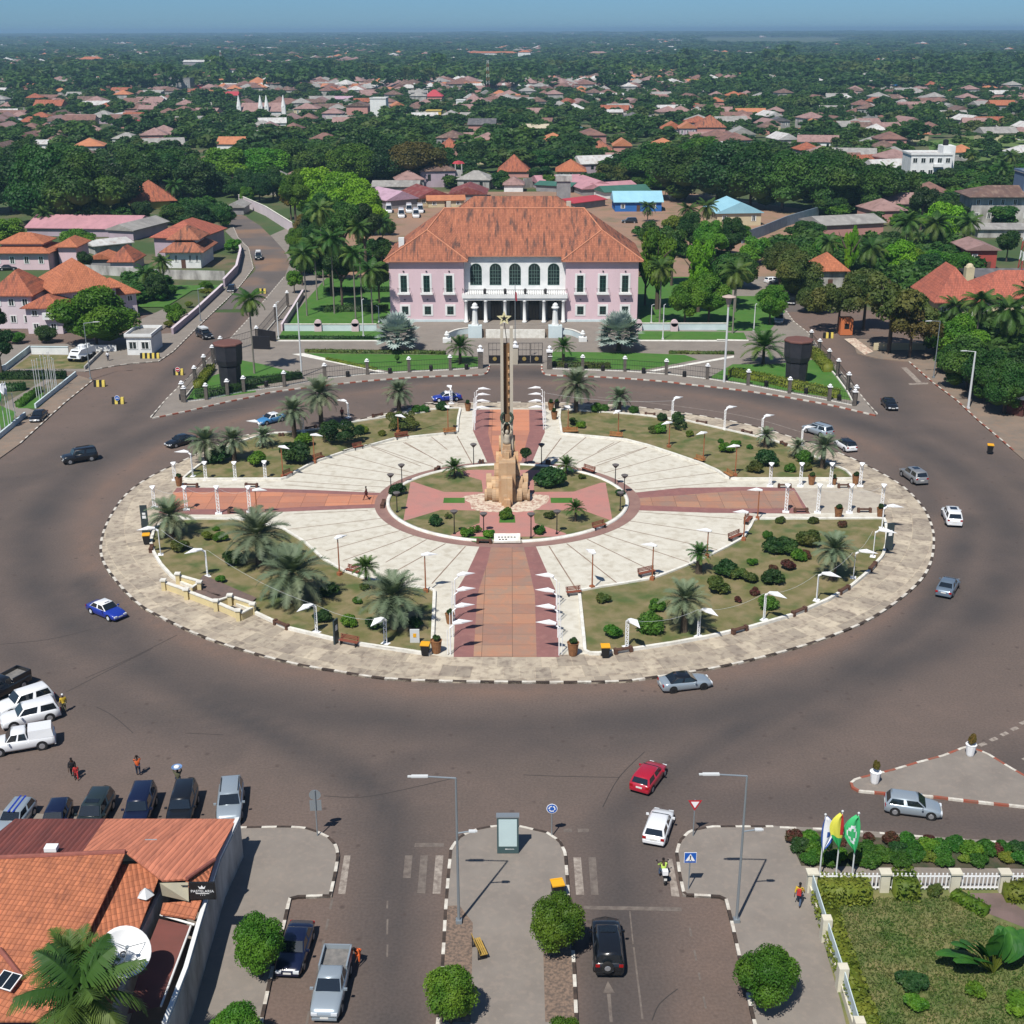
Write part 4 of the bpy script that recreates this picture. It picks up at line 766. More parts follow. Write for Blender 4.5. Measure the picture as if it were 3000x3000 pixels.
# portico: columns, terrace with balustrade, dark doors behind
mb = MB(); mb.box(x1a - .35,x2a + .35,-1.7,1.79,Z_(425),Z_(400)); mb.box(x1a - .15,x2a + .15,-1.5,1.78,Z_(440),Z_(425) - .002); pt = mb.build("portico",M_wpaint,pal)
for xx in (670,807,943,1080,1216,1352): xc = X_(xx) ; mb = MB(); mb.lathe([(.48,0),(.48,.35),(.34,.4),(.30,Z_(440) - .4),(.42,Z_(440) - .3),(.42,Z_(440) - .02)],16,(xc,-1.1,0)); mb.build("column",M_wpaint,pal,True)
mb = MB(); zt = Z_(400)
for k in range(46): x = x1a - .2 + (x2a - x1a + .4) * k / 45; mb.tube((x,-1.6,zt),(x,-1.6,zt + .95),.035,n=5)
mb.tube((x1a - .25,-1.6,zt + .97),(x2a + .25,-1.6,zt + .97),.06,n=6)
for s in (x1a - .25,x2a + .25): mb.tube((s,-1.6,zt + .97),(s,0,zt + .97),.05,n=6)
mb.build("balustrade",mat("grey_rail",(.12,.11,.11)),pt)
for k in range(4): mb = MB(); mb.lathe([(.22,0),(.3,.5),(.26,.6)],10,(X_(803 + k * 141),-.9,zt)); mb.ball((X_(803 + k * 141),-.9,zt + .8),.35,8); mb.build("urn",M_iron,pt)
mdark = mat("porch_grey",(0.16,0.18,0.18)); mb = MB(); mb.box(x1a + .02,x2a - .02,1.74,1.79,0,Z_(441)); mb.build("porch_wall",mdark,pal)
for xx in (744,878,1012,1146,1280): xc = X_(xx); mb = MB(); mb.box(xc - 1.05,xc + 1.05,1.68,1.735,0,Z_(458)); d = mb.build("door",M_glass,pal); mb = MB(); [mb.box(xc + k - .06,xc + k + .06,1.62,1.678,0,Z_(458)) for k in (-1,-.33,.33,1)]; mb.build("frame",M_iron,d)
for xa,xb in ((.02,x1a),(x2a,W - .02)): mb = MB(); mb.box(xa,xb,-.14,-.004,0,.45); mb.build("plinth",M_bpaint,pal)
mb = MB(); mb.cb((x1a + x2a) / 2,-.5,-.1,x2a - x1a - 1,4.5,.14); mb.build("porch_floor",M_pave,pal)
# curved drive walls, steps, obelisks
def at(c,x,y,z=0): return P(c,x,y,z)
def wall_on(name,pts,w,h,m,label,cat,group=None,z0=.14,closed=False,capm=None):
    mb = MB(); ribbon(mb,pts,offset(pts,w),z0,z0 + h,[0]); o = mb.build(name,m); put(o,label,cat,group)
    if capm: mb = MB(); q = offset(pts,-.05); ribbon(mb,q,offset(q,w + .1),z0 + h,z0 + h + .1,[0]); mb.build("coping",capm,o)
    return o
wall_on("forecourt_wall",PP('H',[(805,702),(1222,702)],.15),.5,1.6,M_wwhite,"low white parapet between the two obelisks in front of the palace","wall")
for s,xs in ((-1,(545,700)),(1,(1480,1327))):
    a,b = xs; q = spline(PP('H',[(a,712),((a * 2 + b) / 3,690 if s < 0 else 690),((a + 2 * b) / 3,680),(b,676)]),False,4)
    wall_on("curved_wall",q if s > 0 else q,.35,1.1,M_bpaint,"pale blue curved ramp wall on the %s of the palace steps" % ("left" if s < 0 else "right"),"wall",capm=M_wwhite)
for i,(x,y) in enumerate(((730,700),(1295,700))):
    p = at('H',x,y); t = thing("obelisk","white obelisk on pale blue pedestal %s of the palace entrance" % ("left","right")[i],"obelisk",(p.x,p.y,.15)); mb = MB(); mb.cb(0,0,0,2.6,1.6,2.3); mb.build("pedestal",M_bpaint,t)
    mb = MB(); mb.cb(0,0,2.3,1.3,1.2,.3); mb.lathe([(.62,2.6),(.42,5.6),(.75,5.62),(.75,5.8),(.55,5.9),(.5,6.3),(.2,6.6)],8); mb.build("shaft",M_wpaint,t)
for i,(x,y) in enumerate(((530,735),(1490,728))):
    p = at('H',x,y); t = thing("stone_urn","white stone urn on a plinth at the %s end of the ramp walls" % ("left","right")[i],"urn",(p.x,p.y,.15)); mb = MB(); mb.cb(0,0,0,1.5,1.3,.8); mb.build("plinth",M_wpaint,t); mb = MB(); mb.lathe([(.3,.8),(.22,1.0),(.5,1.4),(.3,1.7),(.35,1.8),(.1,2.1)],12); mb.build("urn",M_wpaint,t)
for i,(x0,x1) in enumerate(((762,803),(1224,1264))): p,q = at('H',x0,700),at('H',x1,700); wall_on("brown_panel",[p,q],.3,1.55,M_dirt,"brown panel at the %s end of the palace parapet" % ("left","right")[i],"panel")
# lawns of the forecourt
mb = MB()
for c,q in (('B',[(290,1408),(1110,1412),(1100,1345),(330,1342)]),('C',[(1208,1410),(1880,1410),(1870,1350),(1208,1345)]),('D',[(0,1172),(190,1175),(170,1130),(0,1130)]),
             ('B',[(500,1512),(1100,1520),(1580,1525),(1810,1540),(1810,1620),(1580,1640),(1160,1652),(800,1590),(640,1545)]),('C',[(560,1500),(1200,1510),(1560,1525),(1660,1560),(1250,1640),(1000,1632),(560,1615)]),
             ('B',[(-10,1560),(200,1600),(480,1680),(250,1740),(0,1790)]),('A',[(1620,1420),(1932,1330),(1932,1550),(1560,1600),(1400,1620),(1480,1500)]),('D',[(100,1330),(360,1330),(700,1290),(860,1560),(440,1500),(0,1430),(-60,1420)]),
             ('B',[(360,1290),(500,1120),(700,900),(1140,900),(1150,1290)]),('C',[(1210,1280),(1210,900),(1500,800),(1932,900),(1900,1290)]),('D',[(0,1120),(-20,900),(380,900),(430,1000),(330,1120)])): mb.flat(PP(c,q),.155 + .0005 * len(mb.f))
struct("palace_lawn",mb,M_lawn)
M_hedge = LM['olive']
for i,a in enumerate([('B',1200,1492,1345,148,'silver',"silvery fan palm on the left of the palace forecourt"),('C',1062,1492,1335,155,'silver',"silvery fan palm on the right of the palace forecourt")]): palm(*a[:3],a[3] + 40,a[4] * 1.3,*a[5:],tr='date',r=.4)
mb = MB(); mb.flat(PP('B',[(400,1520),(490,1512),(1100,1652),(1080,1660)]),.17); mb.flat(PP('C',[(1932,1530),(1932,1545),(1330,1650),(1290,1645)]),.17); mb.flat(PP('B',[(265,1415),(1080,1414),(1080,1422),(265,1423)]),.17); mb.flat(PP('C',[(1205,1412),(1870,1414),(1870,1424),(1205,1422)]),.17); mb.flat(PP('D',[(0,1172),(200,1176),(200,1184),(0,1182)]),.17); struct("lawn_edging",mb,M_wwhite)
# ------------------------------------------------------------------ street furniture
M_wmetal = mat("white_metal",(0.78,0.79,0.80),rough=.45); M_orpole = mat("orange_pole",(0.30,0.11,0.05),rough=.6); M_gmetal = mat("grey_metal",(0.30,0.34,0.37),rough=.4,metal=.5); M_lightgrey = mat("light_grey_metal",(0.55,0.57,0.58),rough=.5)
M_dwood = mat("dark_wood",(0.075,0.04,0.028),(0.12,0.06,0.04),scale=3); M_rwood = mat("red_wood",(0.17,0.05,0.03),(0.24,0.08,0.05),scale=3,stretch=(1,4,4)); M_owood = mat("ochre_wood",(0.33,0.15,0.05),(0.26,0.11,0.04),scale=3); M_pot = mat("terracotta",(0.27,0.13,0.055),(0.20,0.09,0.04),scale=3); M_black = mat("black_plastic",(0.014,0.014,0.015),rough=.5); M_ylid = mat("yellow_lid",(0.72,0.36,0.02),rough=.45)
def face(c,bx,by,tx,ty,h):   # heading (world angle) of something at height h pointing from base towards pixel (tx,ty)
    a = P(c,bx,by,h); b = P(c,tx,ty,h); return math.atan2(b.y - a.y,b.x - a.x)
def dart(mb,x0,z,L=1.9,w=.42,t=.10):   # flat pointed blade, origin at x0, pointing +x
    mb.add([(x0 - .1,-w * .45,z),(x0 + L * .35,-w,z + .05),(x0 + L,0,z - .05),(x0 + L * .35,w,z + .05),(x0 - .1,w * .45,z),(x0 - .1,-w * .45,z + t),(x0 + L * .35,-w,z + t + .1),(x0 + L,0,z - .04),(x0 + L * .35,w,z + t + .1),(x0 - .1,w * .45,z + t)],
           [(4,3,2,1,0),(5,6,7,8,9),(0,1,6,5),(1,2,7,6),(2,3,8,7),(3,4,9,8),(4,0,5,9)])
def lamp(kind,c,x,y,yt,tx,ty,label,group):
    p = P(c,x,y); h = HT(c,x,y,yt); h = max(2.5,min(h,9)); rz = face(c,x,yt,tx,ty,h)
    t = thing("lamp_post",label,"lamp post",(p.x,p.y,.16),rz,group); mb = MB()
    if kind == 'lattice' or kind == 'cap':
        for s in (-.16,.16): mb.tube((0,s,0),(0,s,h - .25),.045,.045,6)
        n = int(h / .5)
        for k in range(n): z = .3 + k * (h - .6) / n; mb.tube((0,-.16,z),(0,.16,z + (.0)),.035,.035,4); mb.tube((0,-.16,z),(0,.16,z + (h - .6) / n),.03,.03,4)
        mb.cb(0,0,0,.6,.8,.12); L = 1.9
        if kind == 'lattice': mb.tube((0,0,h - .3),(.5,0,h + .05),.12,.1,6); mb.build("post",M_wmetal,t); mb = MB(); dart(mb,.4,h)
        else: mb.build("post",M_wmetal,t); mb = MB(); dart(mb,-.3,h - .2,1.0,.34,.14)
        mb.build("head",M_wmetal,t)
    elif kind == 'orange':
        mb.tube((0,0,0),(0,0,h),.085,.06,8); mb.cb(0,0,0,.45,.45,.45); mb.build("post",M_orpole,t); mb = MB(); dart(mb,-.25,h,1.7,.36,.12); mb.build("head",M_wmetal,t)
    elif kind == 'thin':
        mb.tube((0,0,0),(0,0,h - .35),.06,.06,6); mb.tube((-.28,.0,.1),(-.28,0,h - .5),.04,.04,5); mb.tube((0,0,h - .35),(.55,0,h),.07,.06,6); mb.build("post",M_wmetal,t); mb = MB(); dart(mb,.4,h,1.9,.38,.12); mb.build("head",M_wmetal,t)
    elif kind == 'dish':
        mb.tube((0,0,0),(0,0,h - .3),.07,.05,8); mb.cb(0,0,0,.3,.3,.2); mb.build("post",M_iron,t); mb = MB(); mb.lathe([(.08,h - .5),(.42,h - .12),(.45,h - .02),(.3,h + .04)],12); mb.build("head",mat("lamp_dish",(.11,.10,.10)),t)
    return t
def lamps(kind,c,items,desc,where):
    items = sorted(items,key=lambda a: a[0])
    for i,a in enumerate(items): lamp(kind,c,*a,"%s, %s from left %s" % (desc,nth(i),where),desc + "s " + where)
LA = "white lattice lamp post"
lamps('lattice','E',[(1310,1465,1300,1240,1330),(1700,1530,1375,1670,1395),(693,1148,990,592,1012),(428,1025,872,305,882)],LA,"along the front left garden edge")
lamps('cap','E',[(393,755,632,393,650),(573,768,632,573,650),(755,790,632,755,650),(932,780,632,932,650)],LA + " with cap","on the left walkway")
lamps('cap','E',[(508,600,505,508,520),(683,597,505,683,520),(850,597,505,850,520),(1020,592,503,1020,520)],LA + " with cap","behind the left walkway")
lamps('cap','N',[(930,512,385,930,405),(1093,512,385,1093,405),(1255,512,385,1255,405),(1415,512,385,1415,405)],LA + " with cap","behind the right walkway")
lamps('cap','N',[(1015,652,500,1015,520),(1186,655,500,1186,520),(1357,655,500,1357,520),(1530,645,500,1530,520)],LA + " with cap","on the right walkway")
lamps('lattice','N',[(1532,742,620,1642,624),(1484,895,748,1605,764),(1378,1010,862,1482,872),(1180,1132,980,1288,1000),(897,1237,1083,990,1110),(544,1326,1170,615,1200),(158,1382,1224,202,1258)],LA,"along the front right garden edge")
lamps('lattice','N',[(403,155,42,433,34),(684,208,92,724,84),(886,235,138,934,128),(1100,290,214,1166,205)],LA,"along the rear right garden edge")
lamps('lattice','E',[(1490,245,165,1462,160),(1235,330,215,1210,225),(995,385,272,935,264),(610,580,442,524,438)],LA,"along the rear left garden edge")
lamps('lattice','M',[(622,552,480,604,460)],LA,"by the blue taxi at the rear kerb")
OP = "orange pole lamp"
lamps('orange','E',[(1440,1142,930,1465,920),(973,800,658,1052,655),(1120,585,412,1182,424),(1298,502,345,1348,348),(1772,332,235,1800,240)],OP,"in the left half of the plaza")
lamps('orange','N',[(295,1022,835,252,828),(787,808,655,712,648),(862,695,535,784,530),(590,900,755,524,746),(742,460,297,678,300),(570,375,225,516,234),(385,305,170,347,176),(112,236,108,82,120)],OP,"in the right half of the plaza")
lamps('orange','M',[(605,715,575,592,562),(478,1625,1412,500,1410),(1283,700,575,1270,568)],OP,"beside the north or south walkway")
lamps('orange','V',[(1872,505,95,1832,70)],OP,"by the bench of the front right garden")
lamps('thin','V',[(270,1245,905,460,872),(298,1045,715,482,685),(318,860,530,492,500),(322,680,360,486,330)],"slim white lamp post","on the left side of the front walkway")
lamps('thin','V',[(1498,1252,905,1305,882),(1484,1050,725,1300,700),(1474,865,540,1294,515),(1468,685,370,1290,345)],"slim white lamp post","on the right side of the front walkway")
lamps('thin','X',[(113,1002,822,210,822),(118,945,768,205,768),(122,890,718,205,716),(127,840,670,213,670)],"slim white lamp post","on the left side of the rear walkway")
lamps('thin','X',[(668,997,818,580,818),(665,945,768,580,768),(662,888,715,582,712),(660,838,662,585,662)],"slim white lamp post","on the right side of the rear walkway")
lamps('dish','Y',[(211,322,207,230,207),(281,272,140,300,140),(742,152,8,760,8),(1177,152,8,1190,8),(1651,278,140,1670,140),(1709,330,207,1720,207),(250,452,320,260,320),(806,582,456,820,456),(1110,618,456,1120,456),(618,592,438,630,438),(1276,592,438,1290,438),(1683,442,320,1690,320)],"dark dish lamp post","round the inner circle")
def wires():   # thin festoon wires strung between the lattice posts
    k = 0
    for c,q,wh in (('E',[(428,872),(693,990),(1310,1300),(1700,1375)],"front left garden"),('N',[(158,1224),(544,1170),(897,1083),(1180,980),(1378,862),(1484,748)],"front right garden"),('E',[(393,640),(573,640),(755,640),(932,640)],"left walkway"),('N',[(1015,510),(1186,510),(1357,510),(1530,510)],"right walkway"),('M',[(1125,480),(1870,530)],"rear right garden")):
        mb = MB()
        for a,b in zip(q[:-1],q[1:]):
            h = 5.0; A,B = P(c,*a,h),P(c,*b,h); pts = [Vector((A.x,A.y,h)).lerp(Vector((B.x,B.y,h)),t / 8) - Vector((0,0,1.0 * 4 * (t / 8) * (1 - t / 8) * .6)) for t in range(9)]; mb.path(pts,.011,4)
        put(mb.build("festoon_wire",M_lightgrey),"thin pale wire strung between the lamp posts of the " + wh,"wire")
wires()
# low slab benches
def slab_bench(c,x,y,x2,y2,label,group,m=None):
    a,b = P(c,x,y),P(c,x2,y2); p = (a + b) / 2; L = (b - a).length; t = thing("bench",label,"bench",(p.x,p.y,.16),math.atan2(b.y - a.y,b.x - a.x),group)
    mb = MB(); mb.cb(0,0,.36,L,.42,.1); mb.build("seat",m or M_dwood,t)
    for s in (-1,1): mb = MB(); mb.cb(s * (L / 2 - .14),0,0,.28,.44,.55); mb.build("end_block",m or M_dwood,t)
def wood_bench(c,x,y,x2,y2,label,group,m=None,sc=1.0):
    a,b = P(c,x,y),P(c,x2,y2); p = (a + b) / 2; L = max(1.6,(b - a).length); m = m or M_rwood; t = thing("park_bench",label,"bench",(p.x,p.y,.16),math.atan2(b.y - a.y,b.x - a.x),group)
    mb = MB(); [mb.cb(0,-.2 + k * .13,.44,L,.1,.04) for k in range(4)]; mb.build("seat",m,t); mb = MB(); [mb.cb(0,.26 + k * .03,.55 + k * .14,L,.035,.1) for k in range(3)]; mb.build("backrest",m,t)
    for s in (-1,1): mb = MB(); mb.cb(s * (L / 2 - .2),0,0,.07,.5,.44); mb.cb(s * (L / 2 - .2),.32,0,.07,.06,.9); mb.build("leg",M_iron,t)
def many(fn,c,items,desc,where,**k):
    for i,a in enumerate(sorted(items,key=lambda a: a[0])): fn(c,*a,"%s, %s from left %s" % (desc,nth(i),where),desc + "es " + where,**k)
many(slab_bench,'E',[(1072,1415,1150,1448),(372,1012,380,985),(560,640,640,640),(905,638,978,640),(808,786,888,788),(1248,318,1308,305),(1625,245,1685,236),(1095,352,1125,352)],"dark slab bench","in the left half of the plaza")
many(slab_bench,'M',[(175,632,235,625)],"dark slab bench","at the rear left kerb near the taxi")
many(slab_bench,'N',[(255,130,312,134),(532,172,590,180),(778,222,832,236),(988,285,1018,300),(972,520,1044,520),(1294,520,1360,520),(1058,652,1135,652),(1400,652,1476,652),(1468,975,1498,940),(1303,1098,1354,1068),(1050,1215,1122,1186),(726,1312,806,1288),(90,1418,186,1402)],"dark slab bench","in the right half of the plaza")
many(slab_bench,'Y',[(152,425,166,388),(497,188,520,172),(760,648,858,650),(775,135,808,135),(1205,136,1235,138)],"dark slab bench","round the inner circle")
many(wood_bench,'E',[(1478,1122,1550,1142),(1755,370,1830,360),(1520,430,1570,418),(1295,495,1350,478),(1128,590,1172,568)],"wooden park bench","on the left half of the plaza")
many(wood_bench,'M',[(305,755,378,745),(578,728,650,722)],"wooden park bench","along the rear left arc",m=M_owood)
many(wood_bench,'M',[(1252,725,1340,722),(1515,745,1590,752)],"ochre park bench","along the rear right arc",m=M_owood)
many(wood_bench,'N',[(522,375,570,390),(685,450,725,475)],"ochre park bench","at the right end of the rear arc",m=M_owood)
many(wood_bench,'N',[(800,722,828,690),(712,812,776,785),(222,1005,310,985),(-160,1105,-95,1098)],"wooden park bench","along the front right arc")
many(wood_bench,'Y',[(1440,180,1515,205),(1510,568,1590,545)],"dark wooden park bench","on the inner circle")
wood_bench('E',1440,1525,1545,1545,"large red bench beside the black notice board at the front left kerb",None)
wood_bench('T',1735,1500,1680,1380,"yellow wooden bench on the median pavement",None,m=mat("yellow_wood",(0.42,0.27,0.06),(.3,.2,.05),scale=3))
def planter(c,x,y,sz,label,group,m=None,plant='green',tall=0.5):
    p = P(c,x,y); t = thing("plant_pot",label,"plant pot",(p.x,p.y,.16),0,group); mb = MB(); mb.lathe([(.32 * sz,0),(.36 * sz,.1),(.50 * sz,1.15 * sz),(.54 * sz,1.2 * sz),(.46 * sz,1.2 * sz),(.44 * sz,1.08 * sz)],12); mb.build("pot",m or M_pot,t)
    o = part("plant",crown_me('bush',random.randrange(4),plant),t); o.location = (0,0,1.15 * sz + tall * .4); o.scale = (.4 * sz,.4 * sz,tall)
for c,x,y,s,l in [('V',110,1222,1.1,"left of the front walkway by the kerb"),('V',262,890,.9,"behind the left front lamp posts"),('V',1655,1250,1.1,"right of the front walkway by the kerb"),('M',717,592,1,"left of the rear walkway"),('M',1187,588,1,"right of the rear walkway, nearer the road"),('M',1205,640,1,"right of the rear walkway, nearer the monument"),('N',1153,502,1,"behind the right walkway, leftmost of three"),('N',1275,502,.7,"small one behind the right walkway"),('N',1390,500,1,"behind the right walkway, rightmost of three"),('N',1297,682,1.05,"between slab benches on the right walkway"),('N',1524,680,1,"at the outer end of the right walkway"),('E',533,632,1,"behind the left walkway")]:
    planter(c,x,y,s,"tall terracotta planter " + l,"terracotta planters on the plaza",plant='dark')
planter('M',1219,578,.85,"black planter beside terracotta planters at the rear walkway",None,m=M_black,plant='dark')
for x,y,l in ((735,505,"at the tip of the traffic island"),(1303,340,"at the top corner of the traffic island")): planter('W',x,y,.85,"white square planter with yellowing plant " + l,"white planters on the traffic island",m=M_wmetal,plant='rust',tall=.9)
def bin_(c,x,y,label,lid=True):
    p = P(c,x,y); t = thing("litter_bin",label,"litter bin",(p.x,p.y,.16),random.uniform(-.3,.3)); mb = MB(); mb.add([(-.3,-.28,.1),(.3,-.28,.1),(.3,.28,.1),(-.3,.28,.1),(-.4,-.38,1.15),(.4,-.38,1.15),(.4,.38,1.15),(-.4,.38,1.15)],[(3,2,1,0),(0,1,5,4),(1,2,6,5),(2,3,7,6),(3,0,4,7),(4,5,6,7)]); mb.build("body",M_black,t)
    mb = MB(); mb.cb(0,0,1.151,.86,.84,.09); mb.cb(0,.3,1.24,.8,.1,.05); mb.build("lid",M_ylid,t)
    for s in (-1,1): mb = MB(); mb.tube((s * .32,.3,.12),(s * .38,.3,.12),.12,.12,10); mb.build("wheel",M_black,t)
for a in [('E',350,962,"black bin with yellow lid at the left end of the ring pavement"),('E',1925,1592,"black bin with yellow lid left of the front walkway"),('N',42,1435,"black bin with yellow lid right of the front walkway"),('U',415,1100,"black bin with orange lid on the median pavement"),('D',1715,1890,"black bin with yellow lid on the east pavement")]: bin_(*a)
# information boards
def board(c,x,y,yt,rz,label,marks=True):
    p = P(c,x,y); h = HT(c,x,y,yt); t = thing("information_board",label,"information board",(p.x,p.y,.16),rz); mb = MB(); mb.cb(0,0,0,.85,.18,h * .4); mb.cb(0,0,h * .4,.8,.14,h * .6); mb.build("panel",mat("slate",(.035,.05,.055),rough=.4),t)
    mb = MB(); mb.cb(0,-.08,h * .55,.42,.015,.35); mb.cb(0,-.08,h * .68,.36,.015,.25); mb.build("notice",M_wmetal,t)
board('E',345,905,742,.1,"tall black information board at the left end of the plaza"); board('E',1422,1522,1390,1.2,"black information board beside the large red bench"); board('N',1568,858,712,.1,"tall slate information board at the right end of the plaza")
p = P('E',1866,1525); t = thing("notice_stone","pale notice stone with yellow mark at the front left garden corner","notice board",(p.x,p.y,.25)); mb = MB(); mb.cb(0,0,0,.9,.15,1.4); mb.build("slab",M_lightgrey,t); mb = MB(); mb.cb(0,-.09,.6,.3,.02,.4); mb.build("mark",M_ylid,t)
# sunken stair with yellow balustrades
M_yel = mat("cream_wall",(0.62,0.52,0.28),(0.56,0.47,0.27),scale=.8)
t = thing("underpass_entrance","yellow and white balustrades round sunken steps beside the front left garden","balustrade",(0,0,.15))
def bal(q,nm="balustrade"):
    mb = MB(); w = PP('E',q); ribbon(mb,w,offset(w,.22),0,.75,[0]); o = mb.build(nm,M_yel,t); mb = MB(); ribbon(mb,offset(w,-.06),offset(w,.3),.75,.87,[0]); mb.build("coping",M_wwhite,o)
bal([(440,1215),(570,1262)]); bal([(530,1180),(655,1215),(600,1245)]); bal([(580,1270),(735,1330),(875,1392)]); bal([(735,1330),(825,1300),(960,1345)]); bal([(960,1350),(880,1392)])
for x,y in ((447,1222),(528,1185),(650,1232),(575,1275),(742,1340),(822,1308),(950,1358),(868,1395)): w = P('E',x,y); mb = MB(); mb.cb(w.x,w.y,0,.4,.4,1.1); mb.build("pier",M_yel,t); mb = MB(); mb.cb(w.x,w.y,1.1,.6,.6,.14); mb.build("cap",M_wwhite,t)
mb = MB(); mb.flat(PP('E',[(600,1240),(670,1150),(970,1280),(940,1310),(830,1270),(735,1300)]),.30); mb.build("landing",mat("brown_stone",(.16,.11,.095),(.12,.09,.08),scale=2),t)
mb = MB(); mb.flat(PP('E',[(790,1330),(830,1318),(900,1345),(860,1365)]),.16); mb.build("stair_well",M_black,t)
# ---- street lights
def streetlight(c,x,y,yt,arms,label,m=None,r=.1):
    p = P(c,x,y); h = HT(c,x,y,yt); m = m or M_gmetal; t = thing("street_light",label,"street light",(p.x,p.y,.15)); mb = MB(); mb.cb(0,0,0,.4,.4,.25); mb.tube((0,0,0),(0,0,h),r,r * .6,10); mb.build("pole",m,t)
    for z,dx,dy in arms:
        z = h * z; L = math.hypot(dx,dy); ux,uy = dx / L,dy / L; mb = MB(); mb.tube((0,0,z),(dx * .6,dy * .6,z + .12),.055,.05,8); mb.build("arm",m,t)
        mb = MB(); a = math.atan2(dy,dx); mb.M = Matrix.Translation((dx * .6,dy * .6,z + .1)) @ Matrix.Rotation(a,4,'Z'); mb.box(0,L * .36,-.12,.12,0,.1); mb.box(L * .36,L * .44,-.07,.07,0,.08); mb.build("lamp_head",M_lightgrey,t)
streetlight('F',866,1744,1472,[(1.0,-2.9,0),(.63,1.25,0)],"grey double-arm street light on the median pavement"); streetlight('F',1389,1742,1468,[(1.0,-2.9,0),(.63,1.25,0)],"grey double-arm street light on the right pavement")
streetlight('D',1580,1608,1252,[(1,-2.2,0)],"white street mast on the far right pavement",M_lightgrey,.2); streetlight('D',1362,1415,1060,[(1,-2.5,-.5)],"grey curved street light beside the bay on the right street"); streetlight('A',685,1450,1030,[(1,2.4,0.5)],"grey curved street light at the barriers on the left"); streetlight('B',475,1688,1140,[(1,.1,.1)],"plain white pole on the left of the forecourt lawn",M_lightgrey,.16)
streetlight('A',1515,1010,770,[(1,1.2,.3)],"grey street light along the left street wall"); streetlight('B',300,1405,1130,[(1,.5,.1)],"white pole beside the dark gate left of the palace",M_lightgrey,.13); streetlight('B',940,1385,1110,[(1,.4,.1)],"white camera pole on the lawn left of the palace",M_lightgrey,.13); streetlight('B',1058,1280,1160,[(1,-.5,.1)],"short white camera post close to the silvery palm on the left",M_lightgrey,.11)
streetlight('C',1308,1285,1150,[(1,.5,.1)],"short white camera post just right of the palace",M_lightgrey,.11); streetlight('C',1395,1408,1150,[(1,.3,.1)],"white camera pole on the lawn right of the palace",M_lightgrey,.13); streetlight('D',232,1120,955,[(1,.3,.1)],"white pole between garden trees and the right street",M_lightgrey,.12)
p = P('D',45,1442); h = HT('D',45,1442,900); t = thing("light_mast","tall mast with mushroom-shaped lamp head right of the palace forecourt","light mast",(p.x,p.y,.15)); mb = MB(); mb.tube((0,0,0),(0,0,h - 1.6),.2,.15,10); mb.build("pole",M_lightgrey,t); mb = MB(); mb.lathe([(.2,h - 1.8),(.55,h - .5),(.6,h - .3)],12); mb.lathe([(1.0,h - .3),(1.15,h - .15),(.4,h + .12)],14); mb.build("lamp_head",mat("faded_pink",(.42,.33,.29)),t)
p = P('X',440,460); h = HT('X',440,460,-185); t = thing("flagpole","thin grey flagpole with small red flag between the palace gates","flagpole",(p.x,p.y,.15)); mb = MB(); mb.tube((0,0,0),(0,0,h),.07,.05,8); mb.build("pole",M_gmetal,t); mb = MB(); mb.add([(.05,0,h - 1.4),(.3,.05,h - 1.6),(.35,0,h - 3.1),(.05,0,h - 2.9),(.05,.03,h - 1.4),(.3,.08,h - 1.6),(.35,.03,h - 3.1),(.05,.03,h - 2.9)],[(0,1,2,3),(7,6,5,4),(0,4,5,1),(2,6,7,3)]); mb.build("flag",mat("flag_red",(.35,.03,.05)),t)
# ---- fence of the palace grounds
def fence(name,label,posts,h=2.1,kind='iron',panel=False,z0=.15,gap=None):
    t = thing(name,label,"fence",(0,0,0)); mb = MB(); pts = [P(*a) for a in posts]
    for i,p in enumerate(pts):
        f = MB(); f.cb(p.x,p.y,z0,.5,.5,h + .15); pl_ = f.build("pillar",mat("dark_stone",(.085,.075,.068),(.13,.115,.1),scale=3),t); f = MB(); f.cb(p.x,p.y,z0 + h + .15,.75,.75,.1); f.lathe([(.14,.1),(.2,.3),(.3,.32),(.08,.5)],8,(p.x,p.y,z0 + h + .15)); f.build("lantern",M_wmetal,pl_)
    for a,b in zip(pts[:-1],pts[1:]):
        L = (b - a).length
        if gap and (a,b) == gap: continue
        for z in (.25,h * .55,h - .1): mb.tube((a.x,a.y,z0 + z),(b.x,b.y,z0 + z),.035,.035,4)
        n = int(L / .42)
        for k in range(1,n): q = a.lerp(b,k / n); mb.tube((q.x,q.y,z0 + .05),(q.x,q.y,z0 + h),.016,.016,4)
    mb.build("railing",M_iron,t); mb = MB(); ribbon(mb,pts,offset(pts,.25),z0,z0 + .22,[0]); mb.build("base_kerb",M_wwhite,t)
fence("iron_fence","iron fence with lantern pillars along the front left of the palace grounds",[('A',1395,1625),('A',1560,1605),('A',1720,1572),('B',40,1805),('B',345,1765),('B',650,1705),('B',970,1672),('B',1285,1655),('B',1595,1640),('B',1828,1622)])
fence("iron_fence","iron fence with lantern pillars along the front right of the palace grounds",[('C',545,1632),('C',790,1640),('C',1108,1650),('C',1420,1672),('C',1730,1708),('D',195,1462),('D',455,1512),('D',705,1560),('D',862,1592)])
fence("iron_fence","iron fence with lantern pillars beside the left street",[('A',1382,1622),('A',1478,1500),('A',1548,1410),('A',1612,1335),('A',1672,1265),('B',140,1440),('B',280,1270),('B',370,1160)],h=2.8)
fence("iron_fence","iron fence with lantern pillars beside the right street",[('D',868,1585),('D',822,1500),('D',757,1410),('D',700,1345),('D',640,1280),('D',588,1220)],h=2.6)
